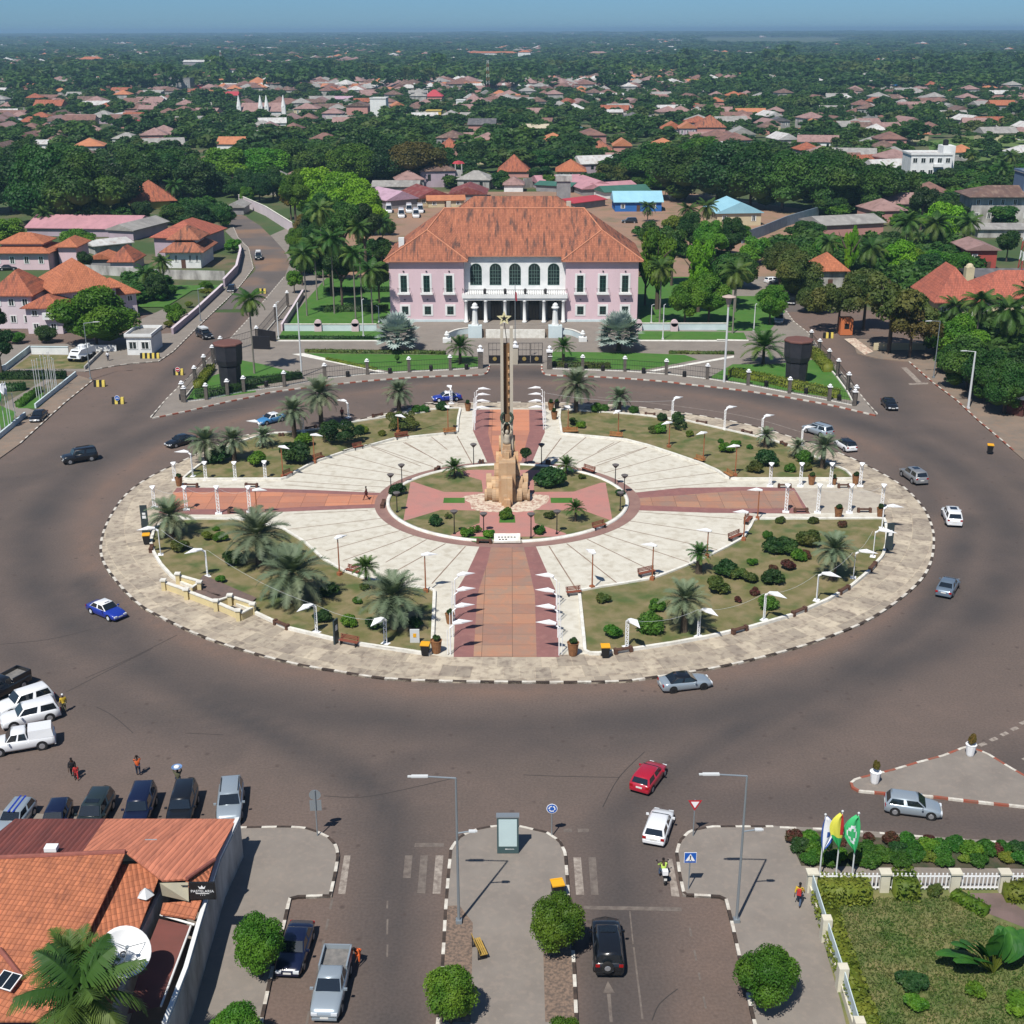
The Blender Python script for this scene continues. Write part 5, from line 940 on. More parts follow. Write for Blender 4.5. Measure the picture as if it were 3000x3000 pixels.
for i,(x0,x1) in enumerate(((80,175),(303,490))):
    a,b = P('C',x0,1592),P('C',x1,1592); t = thing("iron_gate",("narrow left leaf","wide double leaf")[i] + " of the dark iron gate to the palace forecourt","gate",(a.x,a.y,.15)); L = (b - a).length
    for k in range(i + 1):
        w = L / (i + 1); x = k * w; mb = MB(); mb.box(x + .05,x + w - .05,-.04,.04,.1,1.5); [mb.tube((x + .05,0,z),(x + w - .05,0,z),.05,n=5) for z in (2.5,3.7)]; [mb.tube((x + .08 + (w - .16) * j / 3,0,1.4),(x + .08 + (w - .16) * j / 3,0,3.75),.045 if j in (0,3) else .02,n=5) for j in range(4)]; lf = mb.build("gate_leaf",M_iron,t); mb = MB(); mb.lathe([(.36,0),(.36,.05)],12); o = mb.build("emblem",M_gold,lf); o.rotation_euler = (PI / 2,0,0); o.location = (x + w * .5,-.05,.9)
for i,(x,y) in enumerate(((20,1625),(283,1592),(540,1630))): p = P('C',x,y); t = thing("gate_pillar","%s stone gate pillar with lantern in front of the palace" % ("left","middle","right")[i],"pillar",(p.x,p.y,.15)); mb = MB(); mb.cb(0,0,0,.85,.85,3.0); mb.build("shaft",MATS["dark_stone"] if i != 1 else M_pale,t); mb = MB(); mb.cb(0,0,3.0,1.1,1.1,.3); mb.lathe([(.2,.3),(.3,.8),(.38,.82),(.1,1.1)],8,(0,0,3.0)); mb.build("lantern",M_wmetal,t)
for i,a in enumerate([('A',1370,1608),('B',208,1765),('B',822,1690),('B',1140,1665),('B',1450,1645),('B',1718,1635),('C',665,1632),('C',943,1645),('C',1250,1665),('C',1558,1690),('C',1868,1725),('D',310,1470),('D',560,1515),('D',768,1558)]):
    p = P(*a); mb = MB(); mb.lathe([(.3,0),(.34,.05),(.34,.85),(.28,.95)],10); o = mb.build("bollard",M_black); o.location = (p.x,p.y,.15); put(o,"black bollard outside the palace fence, %s from left" % nth(i),"bollard","black bollards outside the palace fence")
for c,x,y,yt,l in (('A',1745,1505,1170,"left"),('D',495,1445,1170,"right")):
    p = P(c,x,y); h = HT(c,x,y,yt); t = thing("watchtower","dark eight-sided watchtower behind the fence on the %s of the palace" % l,"watchtower",(p.x,p.y,.15)); dk = mat("charcoal_panel",(.022,.024,.03),(.035,.035,.042),scale=1,rough=.5); mb = MB(); mb.lathe([(1.75,0),(1.85,h * .48)],8); mb.build("base",dk,t); mb = MB(); mb.lathe([(2.0,h * .5),(2.25,h * .62),(2.35,h - .35)],8); mb.build("cabin",dk,t); mb = MB(); mb.lathe([(2.45,h - .34),(2.45,h - .15),(2.2,h)],8); mb.build("roof",mat("brown_roof",(.13,.06,.05)),t)
# ---- road signs, billboard, flags
p = P('T',557,612); h = HT('T',557,612,292); t = thing("road_sign","back of a grey round road sign with plate on the left pavement corner","road sign",(p.x,p.y,.15),.05); mb = MB(); mb.tube((0,0,0),(0,0,h),.05,n=8); mb.build("pole",M_gmetal,t)
def disc(mb,z,r,y0,y1,n=24,mi=0): mb.M = Matrix.Translation((0,0,z)) @ Matrix.Rotation(PI / 2,4,'X'); mb.lathe([(r,-y1),(r,-y0)],n,mi=mi); mb.M = None
mb = MB(); disc(mb,h - .42,.42,.06,.08); mb.box(-.42,.42,.06,.08,h - 1.75,h - .87); mb.build("plate",M_gmetal,t)
M_blue = mat("sign_blue",(0.015,0.10,0.42),rough=.4); M_redp = mat("sign_red",(0.42,0.02,0.03),rough=.4)
p = P('U',378,685); h = HT('U',378,685,478); t = thing("road_sign","round blue roundabout sign at the head of the median pavement","road sign",(p.x,p.y,.15)); mb = MB(); mb.tube((0,.03,0),(0,.03,h),.045,n=8); mb.build("pole",M_gmetal,t); mb = MB(); disc(mb,h - .38,.40,-.04,-.02); f = mb.build("plate",M_wmetal,t); mb = MB(); disc(mb,h - .38,.355,-.055,-.041); f2 = mb.build("blue_face",M_blue,f)
mb = MB()
for k in range(3):
    a0 = PI / 2 + k * 2 * PI / 3
    for j in range(6): a,b = a0 + j * .24,a0 + (j + 1) * .24; mb.add([(.17 * math.cos(a),-.06,h - .38 + .17 * math.sin(a)),(.25 * math.cos(a),-.06,h - .38 + .25 * math.sin(a)),(.25 * math.cos(b),-.06,h - .38 + .25 * math.sin(b)),(.17 * math.cos(b),-.06,h - .38 + .17 * math.sin(b))],[(0,1,2,3)])
    a,b = a0 + 1.44,a0 + 1.8; mb.add([(.12 * math.cos(a),-.06,h - .38 + .12 * math.sin(a)),(.31 * math.cos(a),-.06,h - .38 + .31 * math.sin(a)),(.21 * math.cos(b),-.06,h - .38 + .21 * math.sin(b))],[(0,1,2)])
mb.build("arrows",M_wmetal,f)
p = P('U',1319,692); h = HT('U',1319,692,452); t = thing("road_sign","red and white triangular give-way sign on the right pavement corner","road sign",(p.x,p.y,.15)); mb = MB(); mb.tube((0,.03,0),(0,.03,h),.045,n=8); mb.build("pole",M_gmetal,t)
def tri(mb,z,r,y0,y1,up=False):
    pts = [(r * math.cos(a),z + r * math.sin(a)) for a in ([PI / 2 + 2 * PI * k / 3 for k in range(3)] if up else [-PI / 2 + 2 * PI * k / 3 for k in range(3)])]; mb.add([(x,y0,q) for x,q in pts] + [(x,y1,q) for x,q in pts],[(0,1,2),(5,4,3),(0,3,4,1),(1,4,5,2),(2,5,3,0)])
mb = MB(); tri(mb,h - .3,.58,-.04,-.02); f = mb.build("plate",M_redp,t); mb = MB(); tri(mb,h - .3,.34,-.055,-.041); mb.build("white_face",M_wmetal,f)
p = P('U',1288,1048); h = HT('U',1288,1048,800); t = thing("road_sign","square blue pedestrian crossing sign on the right pavement","road sign",(p.x,p.y,.15)); mb = MB(); mb.tube((0,.03,0),(0,.03,h - .4),.045,n=8); mb.build("pole",M_gmetal,t); mb = MB(); mb.box(-.42,.42,-.04,-.02,h - .84,h); f = mb.build("plate",M_wmetal,t); mb = MB(); mb.box(-.39,.39,-.055,-.041,h - .81,h - .03); mb.build("blue_face",M_blue,f)
mb = MB(); tri(mb,h - .48,.38,-.068,-.056,True); mb.build("white_triangle",M_wmetal,f); mb = MB(); mb.box(-.035,.035,-.08,-.069,h - .52,h - .33); mb.ball((0,-.075,h - .27),.05,8); mb.add([(-.02,-.078,h - .5),(.02,-.078,h - .5),(.14,-.078,h - .66),(.1,-.078,h - .66)],[(0,1,2,3)]); mb.add([(.02,-.077,h - .5),(-.02,-.077,h - .5),(-.13,-.077,h - .66),(-.09,-.077,h - .66)],[(0,1,2,3)]); mb.build("walking_figure",M_black,f)
a,b = P('U',15,806),P('U',158,806); t = thing("advertising_panel","teal framed advertising panel with pale face on the median pavement","billboard",((a.x + b.x) / 2,a.y + .1,.15)); w = (b - a).length; h = 3.0; teal = mat("teal_frame",(.055,.095,.10),rough=.4)
mb = MB(); mb.box(-w / 2,w / 2,-.16,.16,.02,h); mb.build("cabinet",teal,t); mb = MB(); mb.box(-w / 2 - .05,w / 2 + .05,-.2,.3,h,h + .12); mb.build("top",M_gmetal,t); mb = MB(); mb.box(-w / 2 + .12,w / 2 - .12,-.185,-.162,.62,h - .12); mb.build("poster",mat("poster_pale",(.50,.63,.64),(.46,.58,.6),scale=.6,rough=.25),t)
def text(body,size,parent,loc,rot,m,name="lettering",ext=.004,align='CENTER',spacing=1.0):
    cu = bpy.data.curves.new(name,'FONT'); cu.body = body; cu.size = size; cu.align_x = align; cu.extrude = ext; cu.space_character = spacing; o = bpy.data.objects.new(name,cu); link(o); cu.materials.append(m); dg = bpy.context.evaluated_depsgraph_get(); me = bpy.data.meshes.new_from_object(o.evaluated_get(dg)); bpy.data.objects.remove(o); me.name = name
    q = part(name,me,parent); q.location = loc; q.rotation_euler = rot; return q
mb = MB(); mb.cb(-.12,-.163,.36,.16,.01,.05); [mb.cb(.0 + k * .07,-.163,.36,.05,.01,.04) for k in range(7)]; mb.build("lettering",M_wmetal,t)
def flagpole(c,x,y,yt,build,label,top=None,group=None):
    p = P(c,x,y); h = HT(c,x,y,yt); t = thing("flagpole",label,"flagpole",(p.x,p.y,.15),0,group); mb = MB(); mb.tube((0,0,0),(0,0,h),.06,.04,8); mb.ball((0,0,h),.09,8); mb.build("pole",M_lightgrey,t)
    if build: build(t,h)
def drape(h,L,w,m,sgn=1,cols=None,n=8):
    """hanging flag: rows fall from the pole top, folded to half its width"""
    def f(t,hh):
        mb = MB(); k = 12; vs = []
        for j in range(n + 1):
            for i in range(k + 1):
                u,v = j / n,i / k; wd = w * math.sin(PI * min(1,v ** .85 * .93 + .04)); x = sgn * (-.22 * wd + .04 + u * wd); y = .13 * math.sin(u * 8 + v * 2.5) * (.3 + u) - .1; z = hh - .15 - v * L * (1 - .14 * u); vs.append((x,y,z))
        fs = []; mi = []
        for j in range(n):
            for i in range(k): fs.append((j * (k + 1) + i,j * (k + 1) + i + 1,(j + 1) * (k + 1) + i + 1,(j + 1) * (k + 1) + i)); mi.append(cols(j / (n - 1),i / (k - 1)) if cols else 0)
        b = len(mb.v); mb.v += vs; mb.f += fs; mb.m += mi; fl = mb.build("flag",m,t,True); md = fl.modifiers.new("t",'SOLIDIFY'); md.thickness = .015
        return fl
    return f
FW,FB,FR,FY,FG = [mat("flag_" + n,c,rough=.7) for n,c in (("white",(.72,.74,.78)),("blue",(.03,.08,.30)),("scarlet",(.45,.03,.03)),("yellow",(.62,.60,.08)),("green",(.03,.33,.10)))]
FG2 = mat("flag_bright_green",(.05,.42,.15),rough=.7)
def mk_white(t,h): f = drape(h,2.9,1.0,[FW,FB],1,lambda u,v: 1 if (u < .1 or u > .92) or (.38 < u < .66 and .42 < v < .62) else 0)(t,h)
def mk_nat(t,h): drape(h,2.9,.95,[FR,FY,FG],-1,lambda u,v: 0 if u < .25 and v < .6 else (1 if v < .72 else 2))(t,h)
def mk_green(t,h): drape(h,3.1,1.15,[FG2,FW],-1,lambda u,v: 1 if .025 < ((u - .5) ** 2 * .6 + (v - .5) ** 2) < .06 else 0,n=14)(t,h)
flagpole('W',405,1080,695,mk_white,"flagpole with white and blue flag at the white garden fence"); flagpole('W',496,1140,676,mk_nat,"flagpole with red, yellow and green flag, middle of the three at the white fence"); flagpole('W',596,1100,687,mk_green,"flagpole with bright green flag at the white garden fence")
xs = [(280,1590,1310),(300,1605,1310),(318,1590,1300),(345,1590,1275),(365,1560,1260),(378,1560,1290),(395,1545,1250),(405,1530,1245),(420,1520,1290),(430,1515,1300)]
for i,(x,y,yt) in enumerate(xs): flagpole('A',x,y,yt,None,"bare white flagpole in the row at the left, %s from left" % nth(i),group="bare flagpoles at the left")
def small_flag(m): return lambda t,h: drape(h,1.9,.9,[m],-1)(t,h)
for i,(x,y,yt,m,nm) in enumerate([(8,1850,1520,FR,"dark red"),(42,1830,1520,FG,"green"),(68,1800,1475,FW,"white"),(85,1790,1475,FB,"white and blue"),(122,1780,1560,None,"no")]): flagpole('A',x,y,yt,small_flag(m if i != 3 else FW) if m else None,"white flagpole with %s flag at the left edge" % nm)
# ---- striped concrete barriers
def barrier(c,x0,x1,y,label,sign=None,n=2):
    a,b = P(c,x0,y),P(c,x1,y); L = (b - a).length; t = thing("concrete_barrier",label,"barrier",((a.x + b.x) / 2,a.y,.02),math.atan2(b.y - a.y,b.x - a.x)); k = n * 2
    for j in range(k):
        mb = MB(); x = -L / 2 + L * j / k; w = L / k; s = .22; mb.add([(x,-.35,0),(x + w,-.35,0),(x + w,.35,0),(x,.35,0),(x + s * 0,-.15,1.05),(x + w,-.15,1.05),(x + w,.15,1.05),(x,.15,1.05)],[(3,2,1,0),(0,1,5,4),(1,2,6,5),(2,3,7,6),(3,0,4,7),(4,5,6,7)]); mb.build("stripe",(M_black,mat("barrier_yellow",(.66,.52,.10),(.5,.4,.1),scale=2))[j % 2],t)
    if sign is not None:
        mb = MB(); disc(mb,1.0,.42,-.37,-.33); f = mb.build("sign",M_wmetal,t); mb = MB(); disc(mb,1.0,.37,-.385,-.372); mb.build("sign_face",(M_blue,M_redp)[sign],f); mb = MB(); mb.box(-.25,.25,-.40,-.388,.94,1.06); mb.build("sign_bar",M_wmetal,f)
barrier('A',1062,1205,1292,"long black and yellow barrier beside the white guard booth",n=4); barrier('A',712,795,1500,"black and yellow barrier at the left kerb, nearest the street light"); barrier('A',850,938,1630,"black and yellow barrier with round blue sign in the road",0); barrier('A',1312,1385,1412,"black and yellow barrier with round red sign near the palace fence",1); barrier('B',140,205,1055,"yellow barrier beside the pavement on the left street"); barrier('D',668,730,1160,"yellow and black barrier beside the orange kiosk on the right street")
# ------------------------------------------------------------------ vehicles
PAINT = {}
def paint(nm,c,metal=0.0,rough=.28): return PAINT.setdefault(nm,mat("paint_" + nm,c,rough=rough,metal=metal,coat=.8,spec=.5))
PW,PSV,PGY,PBK,PNV,PRD,PDG = paint("white",(.70,.72,.74)),paint("silver",(.33,.39,.44),.35),paint("grey",(.26,.27,.28),.35),paint("black",(.008,.009,.011)),paint("navy",(.006,.010,.035)),paint("red",(.36,.012,.03)),paint("dark_green",(.018,.028,.028))
PBL,PSB,PLB = paint("taxi_blue",(.012,.035,.30)),paint("slate_blue",(.15,.20,.26),.3),paint("light_blue",(.05,.20,.42))
CGL = mat("car_glass",(.010,.014,.018),rough=.06,spec=.9,coat=.5); M_tyre = mat("tyre",(.018,.018,.018),rough=.9); M_rim = mat("rim",(.42,.43,.45),rough=.35,metal=.6); M_lampw = mat("headlight_glass",(.62,.66,.70),rough=.15); M_lampr = mat("tail_light_glass",(.30,.01,.01),rough=.2); M_plate = mat("plate",(.65,.65,.62))
# body stations: x, half width factor, top height, bottom height ; greenhouse: base x0,x1, roof x0,x1, height
KIND = dict(
 sedan=dict(L=4.6,W=1.78,H=1.43,st=[(-1,.80,.62,.38),(-.97,.9,.86,.25),(-.70,.98,.95,.2),(-.55,1,.93,.2),(0,1,.90,.2),(.35,1,.90,.2),(.62,.98,.84,.2),(.88,.93,.72,.22),(.97,.84,.58,.26),(1,.74,.46,.36)],g=(-.70,.40,-.42,.12),wb=(-.60,.62),pil=1),
 coupe=dict(L=4.65,W=1.8,H=1.40,st=[(-1,.80,.62,.38),(-.97,.9,.90,.25),(-.75,.98,.96,.2),(-.5,1,.93,.2),(0,1,.88,.2),(.35,1,.88,.2),(.62,.98,.82,.2),(.88,.93,.70,.22),(.97,.84,.56,.26),(1,.74,.46,.36)],g=(-.80,.38,-.38,.08),wb=(-.60,.62),pil=1),
 hatch=dict(L=4.1,W=1.74,H=1.46,st=[(-1,.86,.60,.36),(-.98,.93,.90,.25),(-.80,.99,.97,.2),(0,1,.92,.2),(.36,1,.92,.2),(.62,.98,.86,.2),(.88,.93,.72,.22),(.97,.84,.58,.26),(1,.74,.46,.36)],g=(-.97,.42,-.80,.12),wb=(-.64,.62),pil=1),
 suv=dict(L=4.75,W=1.9,H=1.76,st=[(-1,.86,.70,.45),(-.98,.94,1.05,.35),(-.80,1,1.10,.3),(0,1,1.07,.3),(.40,1,1.06,.3),(.66,.98,1.02,.3),(.90,.94,.92,.32),(.98,.86,.74,.36),(1,.78,.58,.42)],g=(-.97,.45,-.84,.20),wb=(-.60,.62),pil=1),
 box=dict(L=4.6,W=1.9,H=1.88,st=[(-1,.92,.80,.5),(-.985,.96,1.16,.42),(-.80,1,1.18,.36),(0,1,1.16,.36),(.40,1,1.15,.36),(.70,.98,1.13,.36),(.92,.95,1.06,.38),(.99,.9,.85,.42),(1,.86,.62,.48)],g=(-.975,.44,-.93,.26),wb=(-.60,.64),pil=1),
 van=dict(L=5.0,W=1.9,H=2.1,st=[(-1,.92,.8,.45),(-.985,.96,1.2,.35),(-.8,1,1.22,.3),(0,1,1.2,.3),(.5,1,1.18,.3),(.8,.97,1.1,.3),(.96,.9,.85,.34),(1,.8,.6,.42)],g=(-.975,.80,-.94,.52),wb=(-.62,.66),pil=1),
 bus=dict(L=7.0,W=2.2,H=2.75,st=[(-1,.94,.8,.5),(-.99,.97,1.4,.4),(-.8,1,1.42,.35),(.5,1,1.4,.35),(.9,.98,1.3,.35),(.99,.93,.9,.4),(1,.88,.6,.45)],g=(-.985,.96,-.96,.86),wb=(-.55,.68),pil=3),
 pickup=dict(L=5.3,W=1.86,H=1.80,st=[(-1,.92,.80,.5),(-.99,.95,1.10,.45),(-.9,.98,1.12,.4),(-.22,1,1.12,.35),(0,1,1.10,.33),(.42,1,1.09,.33),(.66,.98,1.04,.33),(.90,.94,.94,.35),(.98,.86,.76,.38),(1,.78,.6,.45)],g=(-.22,.44,-.16,.24),wb=(-.60,.64),pil=1,bed=1))
def body_mesh(k,m):
    K = KIND[k]; hl,hw = K['L'] / 2,K['W'] / 2; mb = MB(); rings = []
    for x,wf,zt,zb in K['st']:
        w = hw * wf; zm = zb + (zt - zb) * .55
        half = [(0,zt + .035),(w * .6,zt + .03),(w * .9,zt),(w * .975,zt - .07),(w,zm),(w * .985,zb + .12),(w * .93,zb)]
        rings.append([(x * hl,y,z) for y,z in half] + [(x * hl,-y,z) for y,z in half[::-1][:-1]] )
    n = len(rings[0]); vs = [p for r in rings for p in r]; fs = []
    for i in range(len(rings) - 1):
        for j in range(n): fs.append((i * n + j,i * n + (j + 1) % n,(i + 1) * n + (j + 1) % n,(i + 1) * n + j))
    fs += [tuple(range(n - 1,-1,-1)),tuple((len(rings) - 1) * n + j for j in range(n))]
    mb.add(vs,fs); g = K['g']; H = K['H']; zb = .9 * [s for s in K['st']][len(K['st']) // 2][2]; zb = [s for s in K['st']][len(K['st']) // 2][2] - .02
    b0,b1,r0,r1 = [v * hl for v in g]; wl,wr = hw * .93,hw * .74; c = .1
    base = [(b0,-wl,zb),(b1,-wl * .95,zb),(b1 + .03,0,zb),(b1,wl * .95,zb),(b0,wl,zb)]
    top = [(r0,-wr,H - .05),(r1,-wr,H - .06),(r1 + .015,0,H - .055),(r1,wr,H - .06),(r0,wr,H - .05)]
    crown = [(r0 + .15,-wr * .8,H),(r1 - .2,-wr * .8,H - .01),(r1 - .14,0,H + .01),(r1 - .2,wr * .8,H - .01),(r0 + .15,wr * .8,H)]
    vs = base + top + crown; fs = [(i,(i + 1) % 5,5 + (i + 1) % 5,5 + i) for i in range(5)] + [(5 + i,5 + (i + 1) % 5,10 + (i + 1) % 5,10 + i) for i in range(5)] + [(10,11,12,13,14)]
    mb.add(vs,fs,1); return mb,base,top,(zb,hl,hw)
def lerp3(a,b,t): return tuple(a[i] + (b[i] - a[i]) * t for i in range(3))
def panel(name,q,m,parent,out=.012,ins=(.06,.1)):
    """glass panel a bit proud of a quad a,b,c,d (a-b bottom, d-c top)"""
    a,b,c,d = [Vector(v) for v in q]; u,v = ins; f = lambda s,t: (a.lerp(b,s)).lerp(d.lerp(c,s),t); P4 = [f(u,v),f(1 - u,v),f(1 - u,1 - v),f(u,1 - v)]
    n = (P4[1] - P4[0]).cross(P4[3] - P4[0]).normalized(); cen = sum(P4,Vector()) / 4; 
    if n.dot(cen - Vector((cen.x * .5,0,.8))) < 0: n = -n
    mb = MB(); mb.add([p + n * out for p in P4] + [p - n * .02 for p in P4],[(0,1,2,3),(0,4,5,1),(1,5,6,2),(2,6,7,3),(3,7,4,0)]); return mb.build(name,m,parent)
def car(kind,c,rear,front,m,label,off=1,roof=None,z=.01,extra=None,name="car",cat="car",rimm=None,group=None):
    zq = 1.2 if c == 'Q' and off == 0 else 0; a,b = P(c,*rear,zq),P(c,*front,zq); d = (b - a).normalized(); rz = math.atan2(d.y,d.x); K = KIND[kind]; hl,hw = K['L'] / 2,K['W'] / 2
    n = Vector((-d.y,d.x)); n = n if n.y > 0 else -n; cen = (a + b) / 2 + (n * hw * off)
    if off: cen -= d * (sum(K['wb']) / 2 * hl)
    t = thing(name,label,cat,(cen.x,cen.y,z),rz,group); mb,base,top,(zb,hl,hw) = body_mesh(kind,m)
    body = mb.build("body",[m,roof or m],t,True)
    # windows
    ws = panel("windscreen",(base[1],base[3],top[3],top[1]),CGL,t,.06,(.04,.08)); 
    panel("rear_window",(base[4],base[0],top[0],top[4]),CGL,t,.012,(.08,.14))
    np_ = 2 if kind not in ('bus',) else 5
    if kind == 'coupe': np_ = 2
    for s,(i,j) in ((1,(0,1)),(-1,(4,3))):
        for k in range(np_):
            u0,u1 = k / np_,(k + 1) / np_; e = .035; q = (lerp3(base[i],base[j],u0 + e),lerp3(base[i],base[j],u1 - e * (1 if k < np_ - 1 else .3)),lerp3(top[i],top[j],u1 - e),lerp3(top[i],top[j],u0 + e)); panel("side_window",q,CGL,t,.012,(.03,.12))
    for wx in K['wb']:
        for s in (-1,1):
            r = .33 if kind in ('sedan','hatch','coupe') else .39; y = s * (hw - .10); x = wx * hl; w = MB(); w.tube((x,y - .11,r),(x,y + .115,r),r,r,18); wo = w.build("wheel",M_tyre,t); w = MB(); yy = y + s * .118; w.tube((x,yy,r),(x,yy + s * .01,r),r * .62,r * .58,12); w.build("rim",rimm or M_rim,wo)
            w = MB(); w.tube((x,y - .10,r + .02),(x,s * (hw + .004),r + .02),r * 1.16,r * 1.16,20); w.build("wheel_arch",M_black,body)
    zt = K['st'][-2][2]; w1 = hw * K['st'][-2][1]
    for s in (-1,1):
        w = MB(); w.cb(hl * .975,s * w1 * .74,zt - .12,.14,.36,.16); w.build("headlight",M_lampw,t); w = MB(); w.cb(-hl * .985,s * hw * .76,K['st'][1][2] - .24,.08,.26,.2); w.build("tail_light",M_lampr,t); w = MB(); w.cb(base[1][0] - .25,s * (hw + .10),zb - .02,.12,.2,.14); w.build("mirror",m,t)
    w = MB(); w.cb(-hl * 1.0 - .01,0,.62,.03,.5,.13); w.build("number_plate",M_plate,t); w = MB(); w.cb(hl * 1.0 + .01,0,.42,.03,.5,.12); w.build("number_plate",M_plate,t)
    w = MB(); w.cb(hl * .985,0,zt - .26,.05,hw * 1.0,.16); w.build("grille",M_black,t); w = MB(); w.cb(0,0,K['st'][3][3] - .02,K['L'] * .9,K['W'] * .8,.1); w.build("underbody",M_black,t)
    w = MB(); w.cb(-hl + .03,0,.34,.12,K['W'] * .86,.2); w.cb(hl - .04,0,.3,.12,K['W'] * .8,.14); w.build("bumper",m if kind not in ('box',) else M_black,t)
    if K.get('bed'):
        w = MB(); x0,x1,h = -hl + .08,-.22 * hl - .05,1.155; w.box(x0,x1,-hw + .14,hw - .14,.9,h - .01 if extra != 'open' else .95); fl = w.build("load_bed",M_black if extra != 'canopy' else m,t)
        if extra == 'open':
            w = MB(); [w.box(x0 - .02,x1,s * (hw - .09) - .05,s * (hw - .09) + .05,1.05,1.5) for s in (-1,1)]; w.box(x0 - .06,x0 + .02,-hw + .05,hw - .05,1.05,1.5); w.build("bed_side",m,t); w = MB(); w.box(x0 + .03,x1 - .02,-hw + .15,hw - .15,1.16,1.18); w.build("bed_floor",mat("bed_grey",(.12,.12,.12),(.2,.19,.18),scale=2),t)
        if extra == 'canopy':
            w = MB(); zz = K['H']; w.add([(x0,-hw + .06,1.1),(x1,-hw + .06,1.1),(x1,hw - .06,1.1),(x0,hw - .06,1.1),(x0 + .12,-hw + .22,zz),(x1,-hw + .2,zz),(x1,hw - .2,zz),(x0 + .12,hw - .22,zz)],[(0,1,5,4),(1,2,6,5),(2,3,7,6),(3,0,4,7),(4,5,6,7)]); w.build("canopy",m,t)
    if extra == 'rails': [MB().tube((-hl * .7,s * hw * .68,K['H'] + .02),(hl * .1,s * hw * .68,K['H'] + .02),.03,n=6).build("roof_rail",M_black,t) for s in (-1,1)]
    if extra == 'sunroof': MB().cb(hl * -.18,0,K['H'] + .006,.9,.8,.02).build("sunroof",CGL,t)
    if extra == 'spare':
        w = MB(); w.tube((-hl - .02,.12,1.02),(-hl - .24,.12,1.02),.37,.37,18); o = w.build("spare_wheel",M_tyre,t); w = MB(); w.tube((-hl - .24,.12,1.02),(-hl - .255,.12,1.02),.2,.17,8); w.build("rim",M_rim,o); w = MB(); w.cb(.05,0,K['H'] + .006,.5,1.0,.02); w.build("sunroof",CGL,t); w = MB(); w.tube((hl,-.6,.9),(hl + .12,0,.95),.04); w.tube((hl + .12,0,.95),(hl,.6,.9),.04); w.build("bull_bar",M_black,t)
    if extra == 'taxi': w = MB(); w.cb(.1,0,K['H'] + .005,.25,.5,.1); w.build("roof_sign",M_wmetal,t)
    if extra == 'stripes': w = MB(); [w.cb(-hl * .3,s * .18,K['H'] + .004,hl * 1.05,.14,.012) for s in (-1,1)]; w.build("blue_stripes",PBL,t)
    if extra == 'checks': w = MB(); [w.cb(-.9 + i * .38,-.45 + j * .38,K['H'] + .004,.19,.19,.012) for i in range(5) for j in range(3)]; w.build("checks",PBK,t)
    if extra == 'load': w = MB(); w.cb(-.3,0,K['H'] + .005,2.2,1.2,.3); w.build("roof_load",M_lightgrey,t)
    return t
car('sedan','E',(32,1352),(130,1393),PBL,"royal blue taxi with white roof on the road left of the plaza",roof=PW,rimm=M_lampw,extra='taxi')
car('box','F',(178,870),(129,878),PBK,"black off-road estate driving left at the left edge",extra='rails')
car('sedan','E',(610,385),(515,412),PBK,"black saloon half hidden by the date palms on the left of the ring road")
car('sedan','E',(1112,262),(1033,282),PLB,"light blue taxi with white roof behind the date palms",roof=PW,extra='taxi')
car('sedan','M',(655,532),(550,540),PBL,"royal blue taxi with white roof passing in front of the palace",roof=PW,rimm=M_lampw,extra='taxi')
car('sedan','N',(1555,62),(1590,98),PBK,"black saloon coming down the right street towards the ring road",off=0)
car('suv','N',(1200,244),(1122,218),PSV,"silver estate car on the ring road behind the right garden corner",extra='rails')
car('hatch','N',(1328,320),(1280,290),PW,"small white car with black and white checked roof",extra='checks',roof=PBK)
car('suv','N',(1698,496),(1632,450),PGY,"silver grey off-road estate with sunroof on the right of the ring road",extra='sunroof')
car('suv','O',(1138,750),(1078,610),PW,"white estate with glass roof on the right of the ring road",off=0,extra='sunroof')
car('sedan','O',(1020,1545),(1105,1400),PSB,"slate blue saloon heading up the right side of the ring road",off=0)
car('coupe','N',(407,1624),(576,1604),PSV,"silver coupe with black roof and black wheels at the front kerb",roof=PBK,rimm=M_black)
car('hatch','U',(1042,408),(1140,275),PRD,"bright red hatchback leaving the avenue")
car('hatch','U',(1140,745),(1192,590),PW,"white crossover behind the red hatchback")
car('box','U',(758,1610),(735,1330),PBK,"black jeep with spare wheel driving up the avenue",off=0,extra='spare')
car('sedan','T',(450,1290),(350,1600),PNV,"dark blue saloon parked beside the left pavement",off=0)
car('pickup','T',(715,1480),(600,1960),PSV,"silver double-cab pickup with empty bed",off=0,extra='open',name="pickup_truck",cat="pickup truck")
car('suv','Q',(1640,900),(1610,1190),PSV,"silver off-road estate at the right end of the parked row",off=0,extra='rails')
car('box','Q',(1325,940),(1245,1230),PBK,"black off-road car second from the right in the parked row",off=0)
car('box','Q',(1030,965),(935,1230),PNV,"navy van-like car with bright windscreen in the parked row",off=0)
car('suv','Q',(730,1000),(590,1250),PDG,"dark green estate third from the left in the parked row",off=0,extra='spare')
car('hatch','Q',(430,1060),(340,1260),PNV,"navy hatchback between the striped car and the dark green estate",off=0)
car('hatch','Q',(170,1060),(20,1250),PSV,"silver hatchback with two blue roof stripes at the left of the parked row",off=0,extra='stripes')
car('pickup','Q',(205,270),(-70,420),PBK,"black pickup at the left edge above the white cars",extra='open',name="pickup_truck",cat="pickup truck")
car('suv','Q',(350,405),(60,500),PW,"upper of two white estates parked at the left edge")
car('suv','Q',(385,515),(75,590),PW,"lower of two white estates parked at the left edge")
car('pickup','Q',(297,722),(5,770),PW,"white pickup with white canopy parked at the left edge",extra='canopy',name="pickup_truck",cat="pickup truck")
car('hatch','W',(848,692),(1078,722),PSV,"silver hatchback beside the traffic island")
